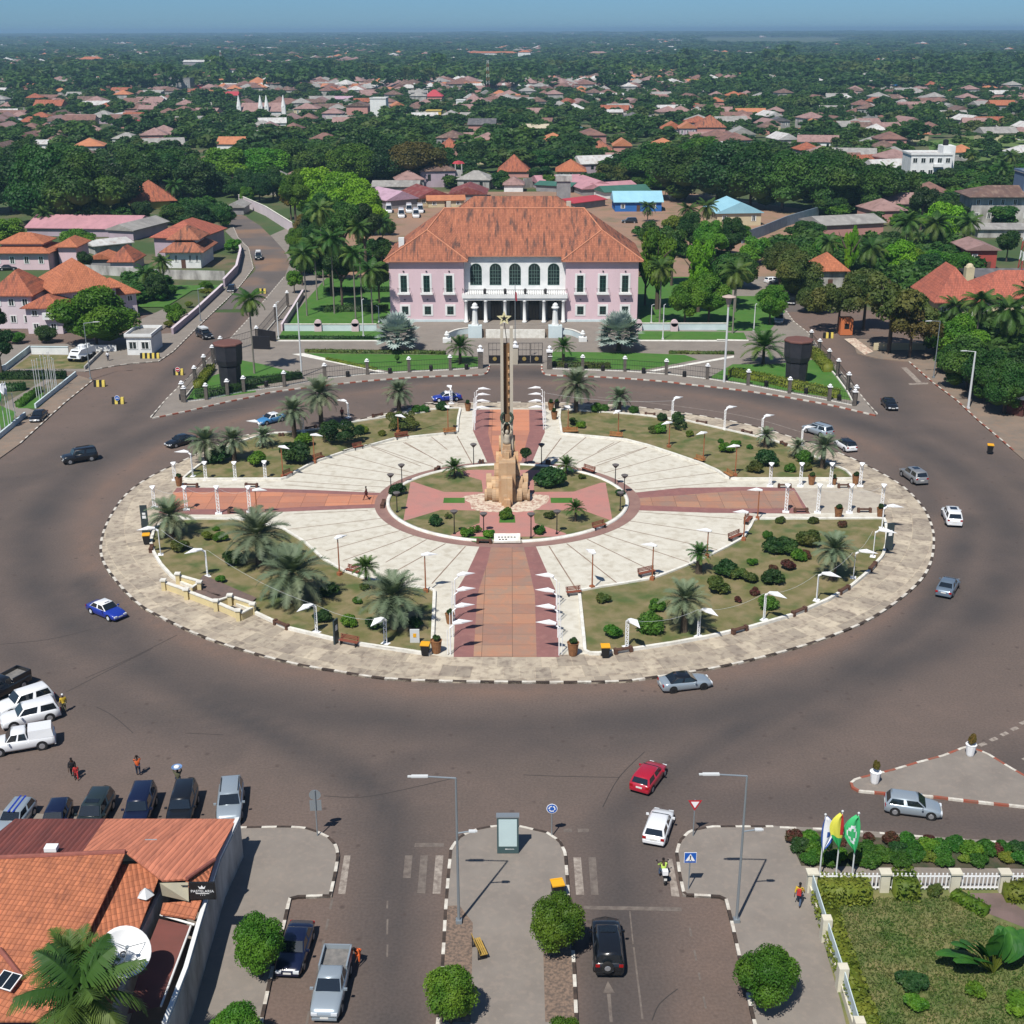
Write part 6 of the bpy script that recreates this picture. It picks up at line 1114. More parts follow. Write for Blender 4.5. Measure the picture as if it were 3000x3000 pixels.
car('sedan','A',(345,1700),(245,1800),PBK,"black saloon parked at the kerb near the white flagpoles",off=0)
car('suv','A',(1450,1110),(1570,1165),PBK,"black off-road car with bicycle-like load turning into the left street",off=1,extra='load')
car('sedan','A',(15,628),(105,625),PBK,"black car parked before the pink house at the left edge")
car('box','B',(150,755),(148,840),PDG,"dark military truck with white front on the left street",off=0,roof=PW,extra='load',name="truck",cat="truck")
car('hatch','A',(1760,760),(1735,805),PBK,"dark car with bright windscreen half hidden by the tall palm on the left street",off=0)
car('sedan','D',(470,925),(465,960),PBK,"black saloon far up the right street",off=0); car('suv','D',(395,1020),(385,1105),PGY,"dark grey car standing behind the right end of the palace fence",off=0); car('hatch','D',(335,815),(372,812),PW,"small white car in the trees far up the right street",off=0)
for i,(x,y) in enumerate(((1230,515),(1288,478),(1340,515),(1372,480),(1135,480))):
    car('bus','B',(x - 8,y - 70),(x,y),PW,"white minibus in the yard behind the palace, %s from left" % ("second","third","fourth","fifth","first")[i],off=0,name="minibus",cat="minibus",group="white minibuses in the yard")
car('suv','C',(1180,530),(1110,530),PBK,"black car parked in the yard right of the palace roof")
# white armoured vehicle
a = P('A',590,1325); t = thing("armoured_vehicle","white six-wheeled armoured vehicle with turret in the left compound","armoured vehicle",(a.x,a.y + 2.4,.1),-PI / 2 - .25)
mb = MB(); mb.add([(-2.7,-1.25,.9),(2.7,-1.25,.8),(2.7,1.25,.8),(-2.7,1.25,.9),(-2.6,-1.1,2.1),(1.5,-1.0,2.15),(1.5,1.0,2.15),(-2.6,1.1,2.1),(2.5,-.9,1.5),(2.5,.9,1.5)],[(3,2,1,0),(0,1,8,5,4),(4,5,6,7),(2,3,7,6,9),(3,0,4,7),(5,8,9,6),(8,1,2,9)]); mb.build("hull",PW,t)
mb = MB(); mb.lathe([(.75,2.1),(.7,2.6),(.3,2.75)],10,(-.3,0,0)); mb.tube((.2,0,2.5),(1.4,0,2.6),.06); mb.build("turret",PW,t); mb = MB(); mb.cb(-1.2,.6,2.1,.7,.6,.6); mb.build("hatch",PW,t)
for x in (-1.8,0,1.8):
    for s in (-1,1): mb = MB(); mb.tube((x,s * 1.05,.55),(x,s * 1.42,.55),.55,.55,14); mb.build("wheel",M_tyre,t)
mb = MB(); mb.cb(1.9,0,1.76,.3,1.3,.25); mb.build("windscreen",CGL,t)
mb = MB(); mb.cb(2.72,0,1.0,.06,1.2,.3); mb.build("grille",M_black,t)
# ------------------------------------------------------------------ people
SK = mat("skin_dark",(.055,.028,.018),rough=.6); HR = mat("hair_black",(.008,.007,.007),rough=.9)
CL = {k: mat("cloth_" + k,c,rough=.9) for k,c in dict(yellow=(.48,.33,.03),orange=(.62,.12,.03),red=(.38,.03,.03),black=(.015,.015,.018),white=(.65,.66,.68),navy=(.02,.03,.06),khaki=(.10,.10,.06),hivis=(.45,.62,.12),maroon=(.09,.02,.02),denim=(.05,.08,.14)).items()}
def skin_obj(name,V,E,R,m,parent,sub=1,root=0):
    me = bpy.data.meshes.new(name); me.from_pydata(V,E,[]); me.materials.append(m); o = part(name,me,parent); md = o.modifiers.new("skin",'SKIN'); md.use_smooth_shade = True
    for i,r in enumerate(R): v = me.skin_vertices[0].data[i]; v.radius = (r,r); v.use_root = (i == root)
    s = o.modifiers.new("sub",'SUBSURF'); s.levels = sub; s.render_levels = sub; return o
def person(c,x,y,rz,shirt,trous,label,pose='stand',sc=1.0,z=.15,hat=None,extra=None,loc=None):
    p = loc or P(c,x,y); t = thing("person",label,"person",(p[0],p[1],z),rz); t.scale = (sc,sc,sc); W = pose == 'walk'; st = .32 if W else .05; bend = .75 if pose == 'bend' else 0; ride = pose == 'ride'
    def up(q):   # bend the upper body forward (x) at the hip
        if not bend and not ride: return q
        b = bend or .3; dx,dz = q[0],q[2] - .95; return (dx * math.cos(b) + dz * math.sin(b),q[1],.95 - dx * math.sin(b) + dz * math.cos(b))
    pel,wai,che,nek,hed,hd2 = (0,0,.95),up((0,0,1.12)),up((0,0,1.35)),up((0,0,1.50)),up((.02,0,1.60)),up((.02,0,1.72))
    V = [pel,wai,che,nek,hed,hd2]; R = [.13,.125,.14,.055,.095,.085]; E = [(0,1),(1,2),(2,3),(3,4),(4,5)]; Tv,Te,Tr = [pel],[],[.155]; Sv,Se,Sr = [up((0,0,.98)),wai,che,up((0,0,1.44))],[(0,1),(1,2),(2,3)],[.155,.15,.165,.09]
    for s in (-1,1):
        hip = (0,s * .10,.90); f = s * st
        kn = (f * .55 + .05,s * .11,.50); an = (f,s * .11,.09); to = (f + .17,s * .12,.04)
        if W and s < 0: kn = (-.02,s * .11,.5); an = (-st - .05,s * .11,.13); to = (-st + .08,s * .12,.05)
        if ride: kn = (.38,s * .22,.78); an = (.30,s * .22,.35); to = (.45,s * .22,.3)
        b = len(V); V += [hip,kn,an,to]; R += [.10,.06,.04,.035]; E += [(0,b),(b,b + 1),(b + 1,b + 2),(b + 2,b + 3)]
        b = len(Tv); Tv += [hip,kn,(an[0],an[1],an[2] + .05)]; Tr += [.118,.078,.066]; Te += [(0,b),(b,b + 1),(b + 1,b + 2)]
        sh = up((0,s * .20,1.42)); sw = (.18 if W else .04) * s * -1
        if pose == 'head': el,wr = up((.18,s * .26,1.32)),up((.20,s * .12,1.58))
        elif pose == 'carry': el,wr = up((.02,s * .34,1.62)),up((.02,s * .24,1.86))
        elif ride: el,wr = up((.28,s * .30,1.22)),(.62,s * .30,1.12)
        elif bend: el,wr = up((.18,s * .24,1.20)),(.62,s * .18,.75)
        else: el,wr = up((sw * .6,s * .27,1.14)),up((sw * 1.4 + .06,s * .28,.90))
        b = len(V); d = (Vector(wr) - Vector(el)).normalized(); ha = tuple(Vector(wr) + d * .08); V += [sh,el,wr,ha]; R += [.055,.042,.03,.034]; E += [(2,b),(b,b + 1),(b + 1,b + 2),(b + 2,b + 3)]; h = b + 3; pr = d.orthogonal().normalized()
        for k in range(5):
            q = Vector(ha) + d * (.045 if k < 4 else .0) + pr * ((k - 1.5) * .017 if k < 4 else .045); q2 = q + d * (.045 - abs(k - 1.5) * .006 if k < 4 else .03); b2 = len(V); V += [tuple(q),tuple(q2)]; R += [.009,.008]; E += [(h,b2),(b2,b2 + 1)]
        b = len(Sv); Sv += [sh,tuple(Vector(sh).lerp(Vector(el),.95)),tuple(Vector(el).lerp(Vector(wr),.45))]; Sr += [.078,.06,.052]; Se += [(2,b),(b,b + 1),(b + 1,b + 2)]
    body = skin_obj("body",V,E,R,SK,t); skin_obj("trousers",Tv,Te,Tr,CL[trous],t); skin_obj("shirt",Sv,Se,Sr,CL[shirt],t,root=1)
    mb = MB(); mb.ball((hd2[0] - .015,0,hd2[2] + .02),.105,12,sq=(1,.95,.95)); mb.build("hair",CL[hat] if hat else HR,t,True)
    mb = MB(); [mb.ball((hed[0] + .088,s * .033,hed[2] + .06),.013,6) for s in (-1,1)]; mb.ball((hed[0] + .1,0,hed[2] + .03),.018,6); mb.build("face",HR,t)
    if extra == 'pack': MB().add([(-.18,-.16,1.0),(-.18,.16,1.0),(-.36,.15,1.02),(-.36,-.15,1.02),(-.16,-.14,1.45),(-.16,.14,1.45),(-.32,.12,1.42),(-.32,-.12,1.42)],[(0,3,2,1),(4,5,6,7),(0,1,5,4),(1,2,6,5),(2,3,7,6),(3,0,4,7)]).build("backpack",CL['black'] if shirt != 'yellow' else CL['red'],t)
    if extra == 'tray': o = MB().lathe([(.30,1.87),(.42,1.95),(.40,1.97),(.28,1.90)],16).build("tray",mat("tray_blue",(.12,.22,.42)),t); MB().ball((0,0,1.95),.24,10,sq=(1,1,.5)).build("bundle",CL['white'],o)
    return t
person('Q',458,452,2.2,'yellow','khaki',"person in yellow shirt and white cap beside the white parked cars",'stand',hat='white',z=.01)
person('Q',520,915,-1.2,'black','black',"adult in black with backpack walking beside a child",'walk',z=.01,extra='pack'); person('Q',545,925,-1.2,'red','red',"child in red dress beside the adult in black",'walk',sc=.75,z=.01)
person('Q',982,898,1.9,'orange','navy',"person in orange top with raised arm above the parked row",'head',z=.01)
person('Q',1268,990,1.6,'khaki','navy',"person carrying a blue tray with white bundle on the head",'carry',z=.01,extra='tray')
person('Q',1685,1410,-1.4,'white','navy',"person in light shirt at the corner of the tiled-roof building",'stand',z=.15)
person('T',845,1500,-1.9,'orange','orange',"person in orange clothes bending beside the pickup bed",'bend',z=.01)
person('W',282,1235,1.2,'yellow','denim',"person with red backpack on the right pavement by the white fence",'walk',z=.15,extra='pack')
person('E',1592,712,3.0,'maroon','maroon',"person in maroon clothes walking along the left orange walkway",'walk',z=.17)
person('E',1455,252,1.5,'maroon','black',"person standing by the lamp behind the rear left garden",'stand',z=.17)
person('A',818,1312,-1.5,'white','navy',"person in white shirt beside the armoured vehicle",'stand',z=.15)
# motorcycle and rider
p = P('U',1118,960); t = thing("motorcycle","motorcycle with white rear box heading up the avenue","motorcycle",(p.x,p.y,.01),PI / 2 + .05)
for x in (-.68,.68):
    w = MB(); w.tube((x,-.05,.31),(x,.05,.31),.31,.31,18); o = w.build("wheel",M_tyre,t); w = MB(); w.tube((x,-.055,.31),(x,.055,.31),.18,.18,12); w.build("rim",M_rim,o)
mb = MB(); mb.tube((-.68,0,.31),(-.1,0,.55),.05); mb.tube((.68,0,.31),(.5,0,.95),.045); mb.ball((0,0,.5),.24,10,sq=(1.2,.6,.8)); mb.build("frame",M_iron,t,True); mb = MB(); mb.ball((.2,0,.86),.22,12,sq=(1.3,.75,.7)); mb.build("tank",PRD,t,True); mb = MB(); mb.box(-.65,.0,-.13,.13,.76,.86); mb.build("seat",M_black,t)
mb = MB(); mb.tube((.45,-.38,1.02),(.45,.38,1.02),.02); mb.build("handlebar",M_iron,t); [MB().ball((.42,s * .40,1.18),.07,8,sq=(.5,1,1)).build("mirror",M_black,t) for s in (-1,1)]; MB().cb(-.72,0,.86,.36,.38,.32).build("top_box",M_wmetal,t); MB().cb(-.98,0,.5,.03,.2,.16).build("number_plate",M_plate,t)
person(None,0,0,PI / 2 + .05,'hivis','denim',"motorcycle rider in yellow-green vest with blue helmet",'ride',z=-.12,loc=(p.x,p.y - .22))
# ------------------------------------------------------------------ buildings
WALLC = dict(pink=M_pinkw,white=M_wpaint,cream=mat("wall_cream",(.55,.48,.32),(.46,.40,.27),scale=.3),grey=mat("wall_grey",(.28,.28,.28),(.20,.20,.21),scale=.4,detail=8),blue=mat("wall_blue",(.03,.14,.42),(.025,.12,.36),scale=.4),red=mat("wall_red",(.36,.07,.055),(.30,.06,.05),scale=.4),dirty=mat("wall_dirty_white",(.50,.49,.47),(.22,.21,.20),scale=.5,detail=9,stretch=(1,1,.4)),yellow=mat("wall_yellow",(.62,.45,.10),(.5,.38,.1),scale=.4),rose=mat("wall_rose",(.50,.25,.22),(.42,.22,.2),scale=.3),orange=mat("wall_orange",(.52,.16,.06)),lilac=mat("wall_lilac",(.42,.34,.40),(.34,.28,.33),scale=.3),bluegrey=mat("wall_bluegrey",(.10,.15,.24)),palepink=mat("wall_pale_pink",(.62,.54,.58),(.55,.48,.52),scale=.25,stretch=(1,1,.3)))
ROOFC = dict(tile=M_tile,tile2=M_tile2,old=M_tile3,salmon=M_tile4)
def sheet(nm,c1,c2,c3=None,amt=.5): ROOFC[nm] = mat("roof_" + nm,c1,c2,scale=.35,rough=.6,detail=8,c3=c3,s3=.8,amt3=amt,stretch=(1,.5,1)); return ROOFC[nm]
sheet('lilac',(.45,.30,.38),(.40,.27,.34),(.3,.2,.24)); sheet('pinksheet',(.46,.24,.27),(.40,.21,.24),(.3,.17,.18)); sheet('darkred',(.20,.05,.045),(.15,.045,.04),(.3,.16,.14)); sheet('redsheet',(.42,.05,.07),(.36,.05,.06)); sheet('lightblue',(.28,.52,.62),(.24,.46,.56)); sheet('greysheet',(.30,.29,.27),(.22,.21,.2),(.4,.39,.37)); sheet('rust',(.17,.09,.075),(.22,.125,.10),(.10,.065,.06),.8); sheet('rosy',(.26,.16,.145),(.31,.2,.185),(.16,.1,.09),.7); sheet('whitesheet',(.55,.55,.54),(.42,.42,.41),(.28,.2,.17),.6); sheet('green',(.04,.12,.09),(.05,.14,.11)); sheet('brown',(.16,.10,.08),(.11,.07,.06),(.25,.18,.14),.7); sheet('blue',(.03,.22,.55),(.03,.18,.45)); sheet('dark',(.12,.115,.12),(.08,.08,.085),(.2,.19,.19)); sheet('orangesheet',(.48,.20,.10),(.40,.16,.08),(.28,.11,.07)); sheet('cream',(.5,.44,.32),(.42,.37,.28))
def house(label,c,l,r,ye,depth_,rh,wall,roof,kind='hip',wins=0,rows=1,name="house",ov=.6,tier=0,cat="house",group=None,z=.05,door=True,flatpar=.5,wbig=1.0):
    a,b = P(c,*l),P(c,*r); W_ = (b - a).length; h = max(2.4,HT(c,(l[0] + r[0]) / 2,(l[1] + r[1]) / 2,ye)); t = thing(name,label,cat,(a.x,a.y,z),math.atan2(b.y - a.y,b.x - a.x),group); wm = WALLC[wall]; mb = MB(); mb.box(0,W_,0,depth_,0,h)
    if kind == 'gable' : 
        if W_ >= depth_: mb.add([(0.003,-0,h),(0.003,depth_,h),(0.003,depth_ / 2,h + rh * .93),(W_ - .003,0,h),(W_ - .003,depth_,h),(W_ - .003,depth_ / 2,h + rh * .93)],[(0,2,1),(3,4,5)])
        else: mb.add([(0,.003,h),(W_,.003,h),(W_ / 2,.003,h + rh * .93)],[(0,1,2)])
    w = mb.build("wall",wm,t); rm = ROOFC[roof] if roof in ROOFC else WALLC[roof]
    if kind == 'flat':
        mb = MB(); mb.box(-.25,W_ + .25,-.25,depth_ + .25,h,h + .25); rf = mb.build("roof",rm,t); mb = MB(); e = .22
        for q in ((-.25,W_ + .25,-.25,-.25 + e),(-.25,W_ + .25,depth_ + .25 - e,depth_ + .25),(-.25,-.25 + e,-.25 + e,depth_ + .25 - e),(W_ + .25 - e,W_ + .25,-.25 + e,depth_ + .25 - e)): mb.box(*q,h + .25,h + .25 + flatpar)
        mb.build("parapet",wm,rf)
    else:
        mb = MB(); hip(mb,0,W_,0,depth_,h + .02,rh,ov=ov,gable=(kind == 'gable')); roofpart(mb,rm,t)
        if tier: mb = MB(); mb.box(W_ * .15,W_ * .85,depth_ * .2,depth_ * .8,h + rh * .3,h + rh * .75); mb.build("upper_wall",wm,t); mb = MB(); hip(mb,W_ * .15,W_ * .85,depth_ * .2,depth_ * .8,h + rh * .75,rh * .8,ov=ov); roofpart(mb,rm,t,"upper_roof")
    if wins:
        hh = h / rows
        for rr in range(rows):
            for k in range(wins):
                xc = W_ * (k + .5) / wins
                if door and rr == 0 and k == wins // 2: mb = MB(); mb.box(xc - .55,xc + .55,-.03,.02,.05,min(2.1,hh * .8)); mb.build("door",MATS["dark_wood"],t); continue
                window(t,xc,0,rr * hh + hh * .38,min(1.1,W_ / wins * .4) * wbig,hh * .38,.14,0,fm=M_wpaint)
    return t,W_,h
def hs(label,*a,**k): return house(label,*a,**k)[0]
# left compound
hs("large pink house with two-tier orange hip roof at the left edge",'A',(-60,622),(375,622),490,12,2.6,'pink','tile2',wins=4,tier=1,ov=1.0,door=False); hs("pink side wing with orange roof right of the two-tier house",'A',(455,600),(590,600),445,9,1.8,'pink','tile2',ov=.8)
hs("left block of the pink mansion with mossy orange pyramid roof",'A',(-40,1065),(268,1065),812,10,4.2,'palepink','old',wins=3,rows=2,ov=.7,door=False); hs("centre block of the pink mansion with lower orange roof and balcony",'A',(218,1105),(480,1105),905,7,2.0,'palepink','old',wins=2,rows=2,ov=.8,door=False)
hs("tallest block of the pink mansion with peaked orange roof",'A',(460,1060),(900,1010),770,15,5.0,'palepink','tile2',wins=5,rows=2,ov=1,door=False); hs("right wing of the pink mansion behind the round leafy tree",'A',(850,1000),(1045,975),800,10,2.2,'palepink','tile2',wins=2,rows=2,ov=.8,door=False)
a = P('A',350,1105); mb = MB(); mb.box(0,3.6,-.9,0,3.0,4.3); t = thing("balcony_sign","white balcony with grey lettering on the pink mansion","balcony",(a.x,a.y,0)); f = mb.build("front",M_wpaint,t); mb = MB(); [mb.box(.5 + k * .27,.68 + k * .27,-.93,-.905,3.5,3.8) for k in range(10)]; mb.build("lettering",M_gmetal,f)
hs("white house with orange hip roof and long porch by the left street",'A',(1258,608),(1520,608),482,13,3.6,'white','tile',wins=5,ov=1.2,tier=1); hs("red-orange roofed house behind the porch house on the left street",'A',(1500,530),(1700,450),345,12,3.6,'lilac','salmon',ov=.8); hs("small hut with mossy pyramid roof left of the porch house",'A',(838,632),(1010,632),580,9,3.2,'palepink','old',wins=0); hs("ruined low shed with single orange slope",'A',(690,615),(850,615),535,6,1.2,'grey','tile2',kind='gable')
hs("long pink sheet-roofed warehouse on the left",'A',(210,365),(1010,375),335,17,2.6,'lilac','pinksheet',kind='gable',name="warehouse"); hs("grey-roofed end building beside the pink warehouse",'A',(1010,400),(1270,330),290,8,1.6,'lilac','greysheet',kind='gable',name="warehouse"); hs("house with large mossy hip roof between dark trees on the upper left",'A',(1000,165),(1318,150),105,16,6.0,'yellow','old',ov=1)
t,w_,h_ = house("white flat-roofed guard booth with blue trim at the left street",'A',(965,1268),(1150,1268),1135,7,0,'white','greysheet',kind='flat',wins=2,name="guard_booth",cat="guard booth",door=False,wbig=1.6); hs("small olive tent-like shed at the top of the left street",'A',(1715,205),(1840,205),150,9,1.5,'grey','greysheet',kind='gable',name="shed",cat="shed")
hs("low ruin with broken white and grey roof panels",'A',(720,510),(1000,480),430,10,.8,'dirty','whitesheet',kind='gable',name="ruin")
# barracks yard behind the palace
YD = MB(); YD.flat([Vector((-46,300)),Vector((78,300)),Vector((95,420)),Vector((60,470)),Vector((-40,470)),Vector((-52,420))],.16); struct("yard_ground",YD,mat("yard_dirt",(.30,.18,.12),(.25,.165,.12),scale=.08,detail=9,c3=(.12,.13,.06),s3=.12,amt3=.6))
for a in [("lilac-roofed barrack nearest the lime green trees",'B',(1120,425),(1345,405),345,16,2.6,'grey','lilac'),("grey-roofed barrack behind the lilac one",'B',(1010,300),(1350,300),262,10,1.6,'grey','greysheet'),("long dark red barrack left of the palace roof",'B',(1350,400),(1610,385),330,18,2.6,'cream','darkred'),("red and pink roofed barrack behind the yellow wall",'B',(1595,360),(1860,360),305,15,2.4,'grey','darkred'),("low orange-roofed shed against the palace roof",'B',(1430,410),(1700,405),358,7,1.2,'cream','orangesheet'),
          ("long pink-roofed barrack in the middle of the yard",'C',(470,280),(830,270),232,16,2.2,'lilac','pinksheet'),("second pink-roofed barrack with grey wall",'C',(790,320),(1060,310),262,20,2.6,'grey','pinksheet'),("pink-roofed barrack with white gable at the right",'C',(945,330),(1215,310),272,12,2.0,'white','pinksheet'),("green-roofed open shed in the yard",'C',(440,285),(700,300),268,8,1.0,'grey','green'),("white hut with faded red roof in the yard",'C',(198,292),(340,292),235,9,2.4,'white','rosy'),
          ("bright blue house with pale blue roof right of the palace",'C',(1035,442),(1385,440),365,11,2.8,'blue','lightblue'),("dark green roof behind the bright blue house",'C',(960,345),(1290,330),300,9,1.6,'white','green'),("red sheet canopy near the brick water tower",'C',(730,430),(960,400),372,10,.9,'grey','redsheet'),("small red roof right of the bright blue house",'C',(1450,350),(1560,350),310,8,1.2,'cream','redsheet'),
          ("cream house with pale blue roof and wide windows",'D',(0,460),(275,455),372,15,3.0,'cream','lightblue'),("pink block with weathered grey roof among palms",'D',(668,560),(1040,540),442,13,1.6,'rose','greysheet')]:
    hs(*a,kind='gable' if 'hut' not in a[0] else 'hip',wins=3 if ('blue' in a[0] or 'cream' in a[7]) else 0,name="barrack" if 'barrack' in a[0] else "house")
a = P('C',645,362); t = thing("water_tower","brick lattice water tower rising behind the palace roof","water tower",(a.x,a.y,0)); mb = MB(); mb.cb(0,0,0,4.6,4.6,7); mb.build("base",WALLC['grey'],t); mb = MB(); mb.cb(0,0,7,5.4,5.4,1.8); mb.build("tank",WALLC['dirty'],t)
a = P('B',1660,245); t = thing("guard_tower","small white guard tower with red cap at the yard wall","guard tower",(a.x,a.y,0)); mb = MB(); mb.cb(0,0,0,3,3,6); mb.build("base",WALLC['dirty'],t); mb = MB(); [mb.cb(x,y,6,.35,.35,2.2) for x in (-1.2,1.2) for y in (-1.2,1.2)]; mb.build("post",WALLC['dirty'],t); mb = MB(); mb.lathe([(2.4,8.2),(1.6,9.0),(.3,9.3)],4); mb.build("roof",ROOFC['redsheet'],t)
def wallrun(c,q,h,m,label,w=.25,coping=None,name="boundary_wall",z0=0.0):
    pts = PP(c,q); mb = MB(); ribbon(mb,pts,offset(pts,w),z0,z0 + h,[0]); o = mb.build(name,m); put(o,label,"wall")
    if coping: mb = MB(); ribbon(mb,offset(pts,-.08),offset(pts,w + .08),z0 + h,z0 + h + .12,[0]); mb.build("coping",coping,o)
    return o
wallrun('B',[(1640,250),(1932,255)],4,WALLC['dirty'],"pale stained yard wall behind the barracks"); wallrun('C',[(-20,255),(200,262)],4,WALLC['dirty'],"pale stained yard wall left of the white hut"); wallrun('C',[(345,262),(560,240)],3.5,WALLC['dirty'],"pale stained yard wall right of the white hut")
wallrun('B',[(0,380),(200,470),(400,600)],3.0,WALLC['palepink'],"pink and white boundary wall curving beside the left street",coping=M_wwhite); wallrun('A',[(1312,1112),(1500,950),(1690,770)],1.3,WALLC['lilac'],"lilac garden wall along the lower left street",coping=WALLC['palepink'],w=.4); wallrun('A',[(1700,755),(1795,650),(1825,520),(1810,460)],2.0,WALLC['lilac'],"lilac wall along the upper left street",coping=WALLC['palepink'],w=.4)
wallrun('A',[(640,650),(940,670),(1250,690),(1700,700)],2.2,WALLC['dirty'],"grey and white stained wall behind the mansion garden"); wallrun('A',[(240,1262),(520,1265)],1.5,WALLC['white'],"white wall left of the armoured vehicle",coping=M_bpaint); wallrun('A',[(720,1240),(880,1240)],1.3,WALLC['white'],"short white wall between leafy tree and guard booth"); wallrun('A',[(-60,1420),(50,1385),(235,1240)],1.2,M_bpaint,"pale blue wall at the left edge")
wallrun('A',[(645,1378),(775,1250)],.7,WALLC['dirty'],"low grey wall beside the armoured vehicle"); wallrun('A',[(275,1672),(580,1425)],.9,M_bpaint,"low white-blue wall beside the bare flagpoles"); wallrun('A',[(-40,1935),(200,1735)],.9,M_bpaint,"low white-blue wall at the corner by the flags")
wallrun('D',[(160,570),(300,520),(440,460),(640,400)],3.2,mat("fence_bluegrey",(.16,.22,.28),(.22,.29,.35),scale=.6),"blue-grey panelled wall right of the cream house"); wallrun('B',[(345,1345),(1040,1345)],1.3,M_bpaint,"pale blue wall with pink caps left of the palace",coping=M_wwhite,z0=.15); wallrun('C',[(1205,1338),(1880,1338)],1.3,M_bpaint,"pale blue wall right of the palace",coping=M_wwhite,z0=.15); wallrun('B',[(330,1345),(420,1200),(490,1080)],1.3,WALLC['pink'],"pink wall running back left of the palace garden",coping=WALLC['palepink'],z0=.15)
for i,(c,x) in enumerate((('B',600),('B',880),('C',1210),('C',1480))): a = P(c,x,1345); t = thing("wall_pier","pink rounded wall pier %s" % ("at the far left","near the left fan palm","at the palace corner on the right","right of the camera poles")[i],"pier",(a.x,a.y,.15)); mb = MB(); mb.cb(0,-.1,0,1.4,.6,1.6); mb.tube((0,-.4,1.6),(0,.2,1.6),.7,.7,16); mb.build("pier",WALLC['pink'],t)
mb = MB(); mb.box(0,1,0,1,0,1)
wallrun('B',[(110,1480),(235,1485)],2.4,M_iron,"dark panel gate left of the palace forecourt",name="panel_gate",z0=.15); wallrun('B',[(130,1400),(275,1425)],1.9,M_iron,"second dark gate panel left of the palace forecourt",name="panel_gate",z0=.15)
# grounds of the left compound
mb = MB(); mb.flat(PP('A',[(90,1372),(640,1372),(680,1270),(240,1265)]),.152); struct("dry_grass",mb,M_lawn2)
mb = MB(); mb.flat(PP('A',[(135,1672),(275,1672),(330,1560),(300,1530),(180,1560)]),.17); mb.flat(PP('A',[(1040,905),(1250,905),(1450,780),(1700,760),(1650,740),(1100,740)]),.155); mb.flat(PP('A',[(-20,1830),(80,1800),(120,1700),(0,1650)]),.17); struct("compound_lawn",mb,M_lawn)
mb = MB(); mb.flat(PP('A',[(0,1700),(60,1620),(290,1485),(400,1420),(440,1425),(330,1500),(130,1650),(270,1690),(170,1740)]),.162); mb.flat(PP('A',[(1280,900),(1060,1000),(1060,1090),(1200,1090),(1400,960),(1320,900)]),.162); struct("pale_path",mb,M_pave)
mb = MB(); mb.flat(PP('A',[(-400,1440),(560,1440),(420,1560),(270,1690),(-60,1930),(-500,1930)]),.155); struct("compound_ground",mb,mat("compound_soil",(.05,.08,.03),(.16,.13,.09),scale=.4,detail=7))
def hedge(c,q,w,h,lm,label,z=.15,name="hedge",seed=0,dens=60):
    pts = PP(c,q); rng = np.random.default_rng(seed + len(pts)); A = []; 
    for a,b in zip(pts[:-1],pts[1:]):
        n = max(30,int((b - a).length * dens * (w + h) / 2)); s = rng.uniform(0,1,n); u = rng.uniform(-1,1,n); side = rng.random(n); d = (b - a); nn = Vector((-d.y,d.x)).normalized(); top = side < .5
        off = np.where(top,u * w / 2,np.sign(u) * w / 2) * rng.uniform(.9,1.15,n); zz = np.where(top,h * rng.uniform(.85,1.1,n),rng.uniform(.1,1,n) * h); A.append(np.stack([a.x + d.x * s + nn.x * off,a.y + d.y * s + nn.y * off,zz + z],1))
    A = np.concatenate(A); N = np.zeros_like(A); N[:,2] = 1; V,F = leaves(A,N,.14,rng,tilt=1.0); mb = MB(); ribbon(mb,offset(pts,-w * .42),offset(pts,w * .42),z,z + h * .88,[0]); v2 = np.array(mb.v); f2 = np.array([f for f in mb.f]); o = part(name,np_mesh(name,np.concatenate([V,v2]),np.concatenate([F,f2 + len(V)]),LM[lm])); return put(o,label,"hedge")
hedge('A',[(140,1665),(300,1545)],1.0,.9,'clip',"clipped hedge by the bare flagpoles"); hedge('A',[(0,1450),(500,1445)],1.6,1.3,'dark',"long dark clipped hedge in the left compound"); hedge('A',[(0,1545),(200,1530)],1.6,1.2,'dark',"second dark hedge in the left compound",seed=3)
hedge('B',[(500,1505),(900,1512),(1300,1515),(1560,1520)],.9,.6,'olive',"low dark hedge along the rear of the left forecourt lawn"); hedge('B',[(660,1560),(1040,1640)],.6,.4,'yellow',"low yellow-green edging hedge of the left forecourt lawn"); hedge('B',[(290,1400),(1040,1405)],.9,.5,'dark',"low dark hedge below the pale blue wall on the left"); hedge('C',[(560,1610),(700,1615),(1000,1625)],1.0,.9,'olive',"shrubby hedge inside the fence right of the gates"); hedge('C',[(1440,1515),(1932,1520)],.8,.5,'olive',"low hedge along the rear of the right forecourt lawn")
hedge('D',[(80,1400),(300,1440),(430,1470),(760,1540)],1.7,1.3,'yellow',"yellow-green hedge inside the fence below the right watchtower"); hedge('D',[(600,1270),(650,1320),(700,1380)],1.8,1.5,'yellow',"bright yellow-green hedge beside the right watchtower"); hedge('A',[(1480,1590),(1720,1560),(1932,1520)],1.5,1.2,'dark',"dark hedge inside the fence below the left watchtower"); hedge('A',[(1490,1520),(1600,1380)],1.3,1.1,'yellow',"yellow-green hedge left of the left watchtower"); hedge('B',[(0,1760),(200,1740),(470,1700)],1.6,1.2,'dark',"dark hedge between left watchtower and white pole")
hedge('B',[(640,1200),(1130,1190)],1.6,1.2,'dark',"dark hedge on the shaded lawn left of the palace"); hedge('B',[(640,1050),(1140,1045)],1.6,1.0,'dark',"upper dark hedge left of the palace",seed=5)
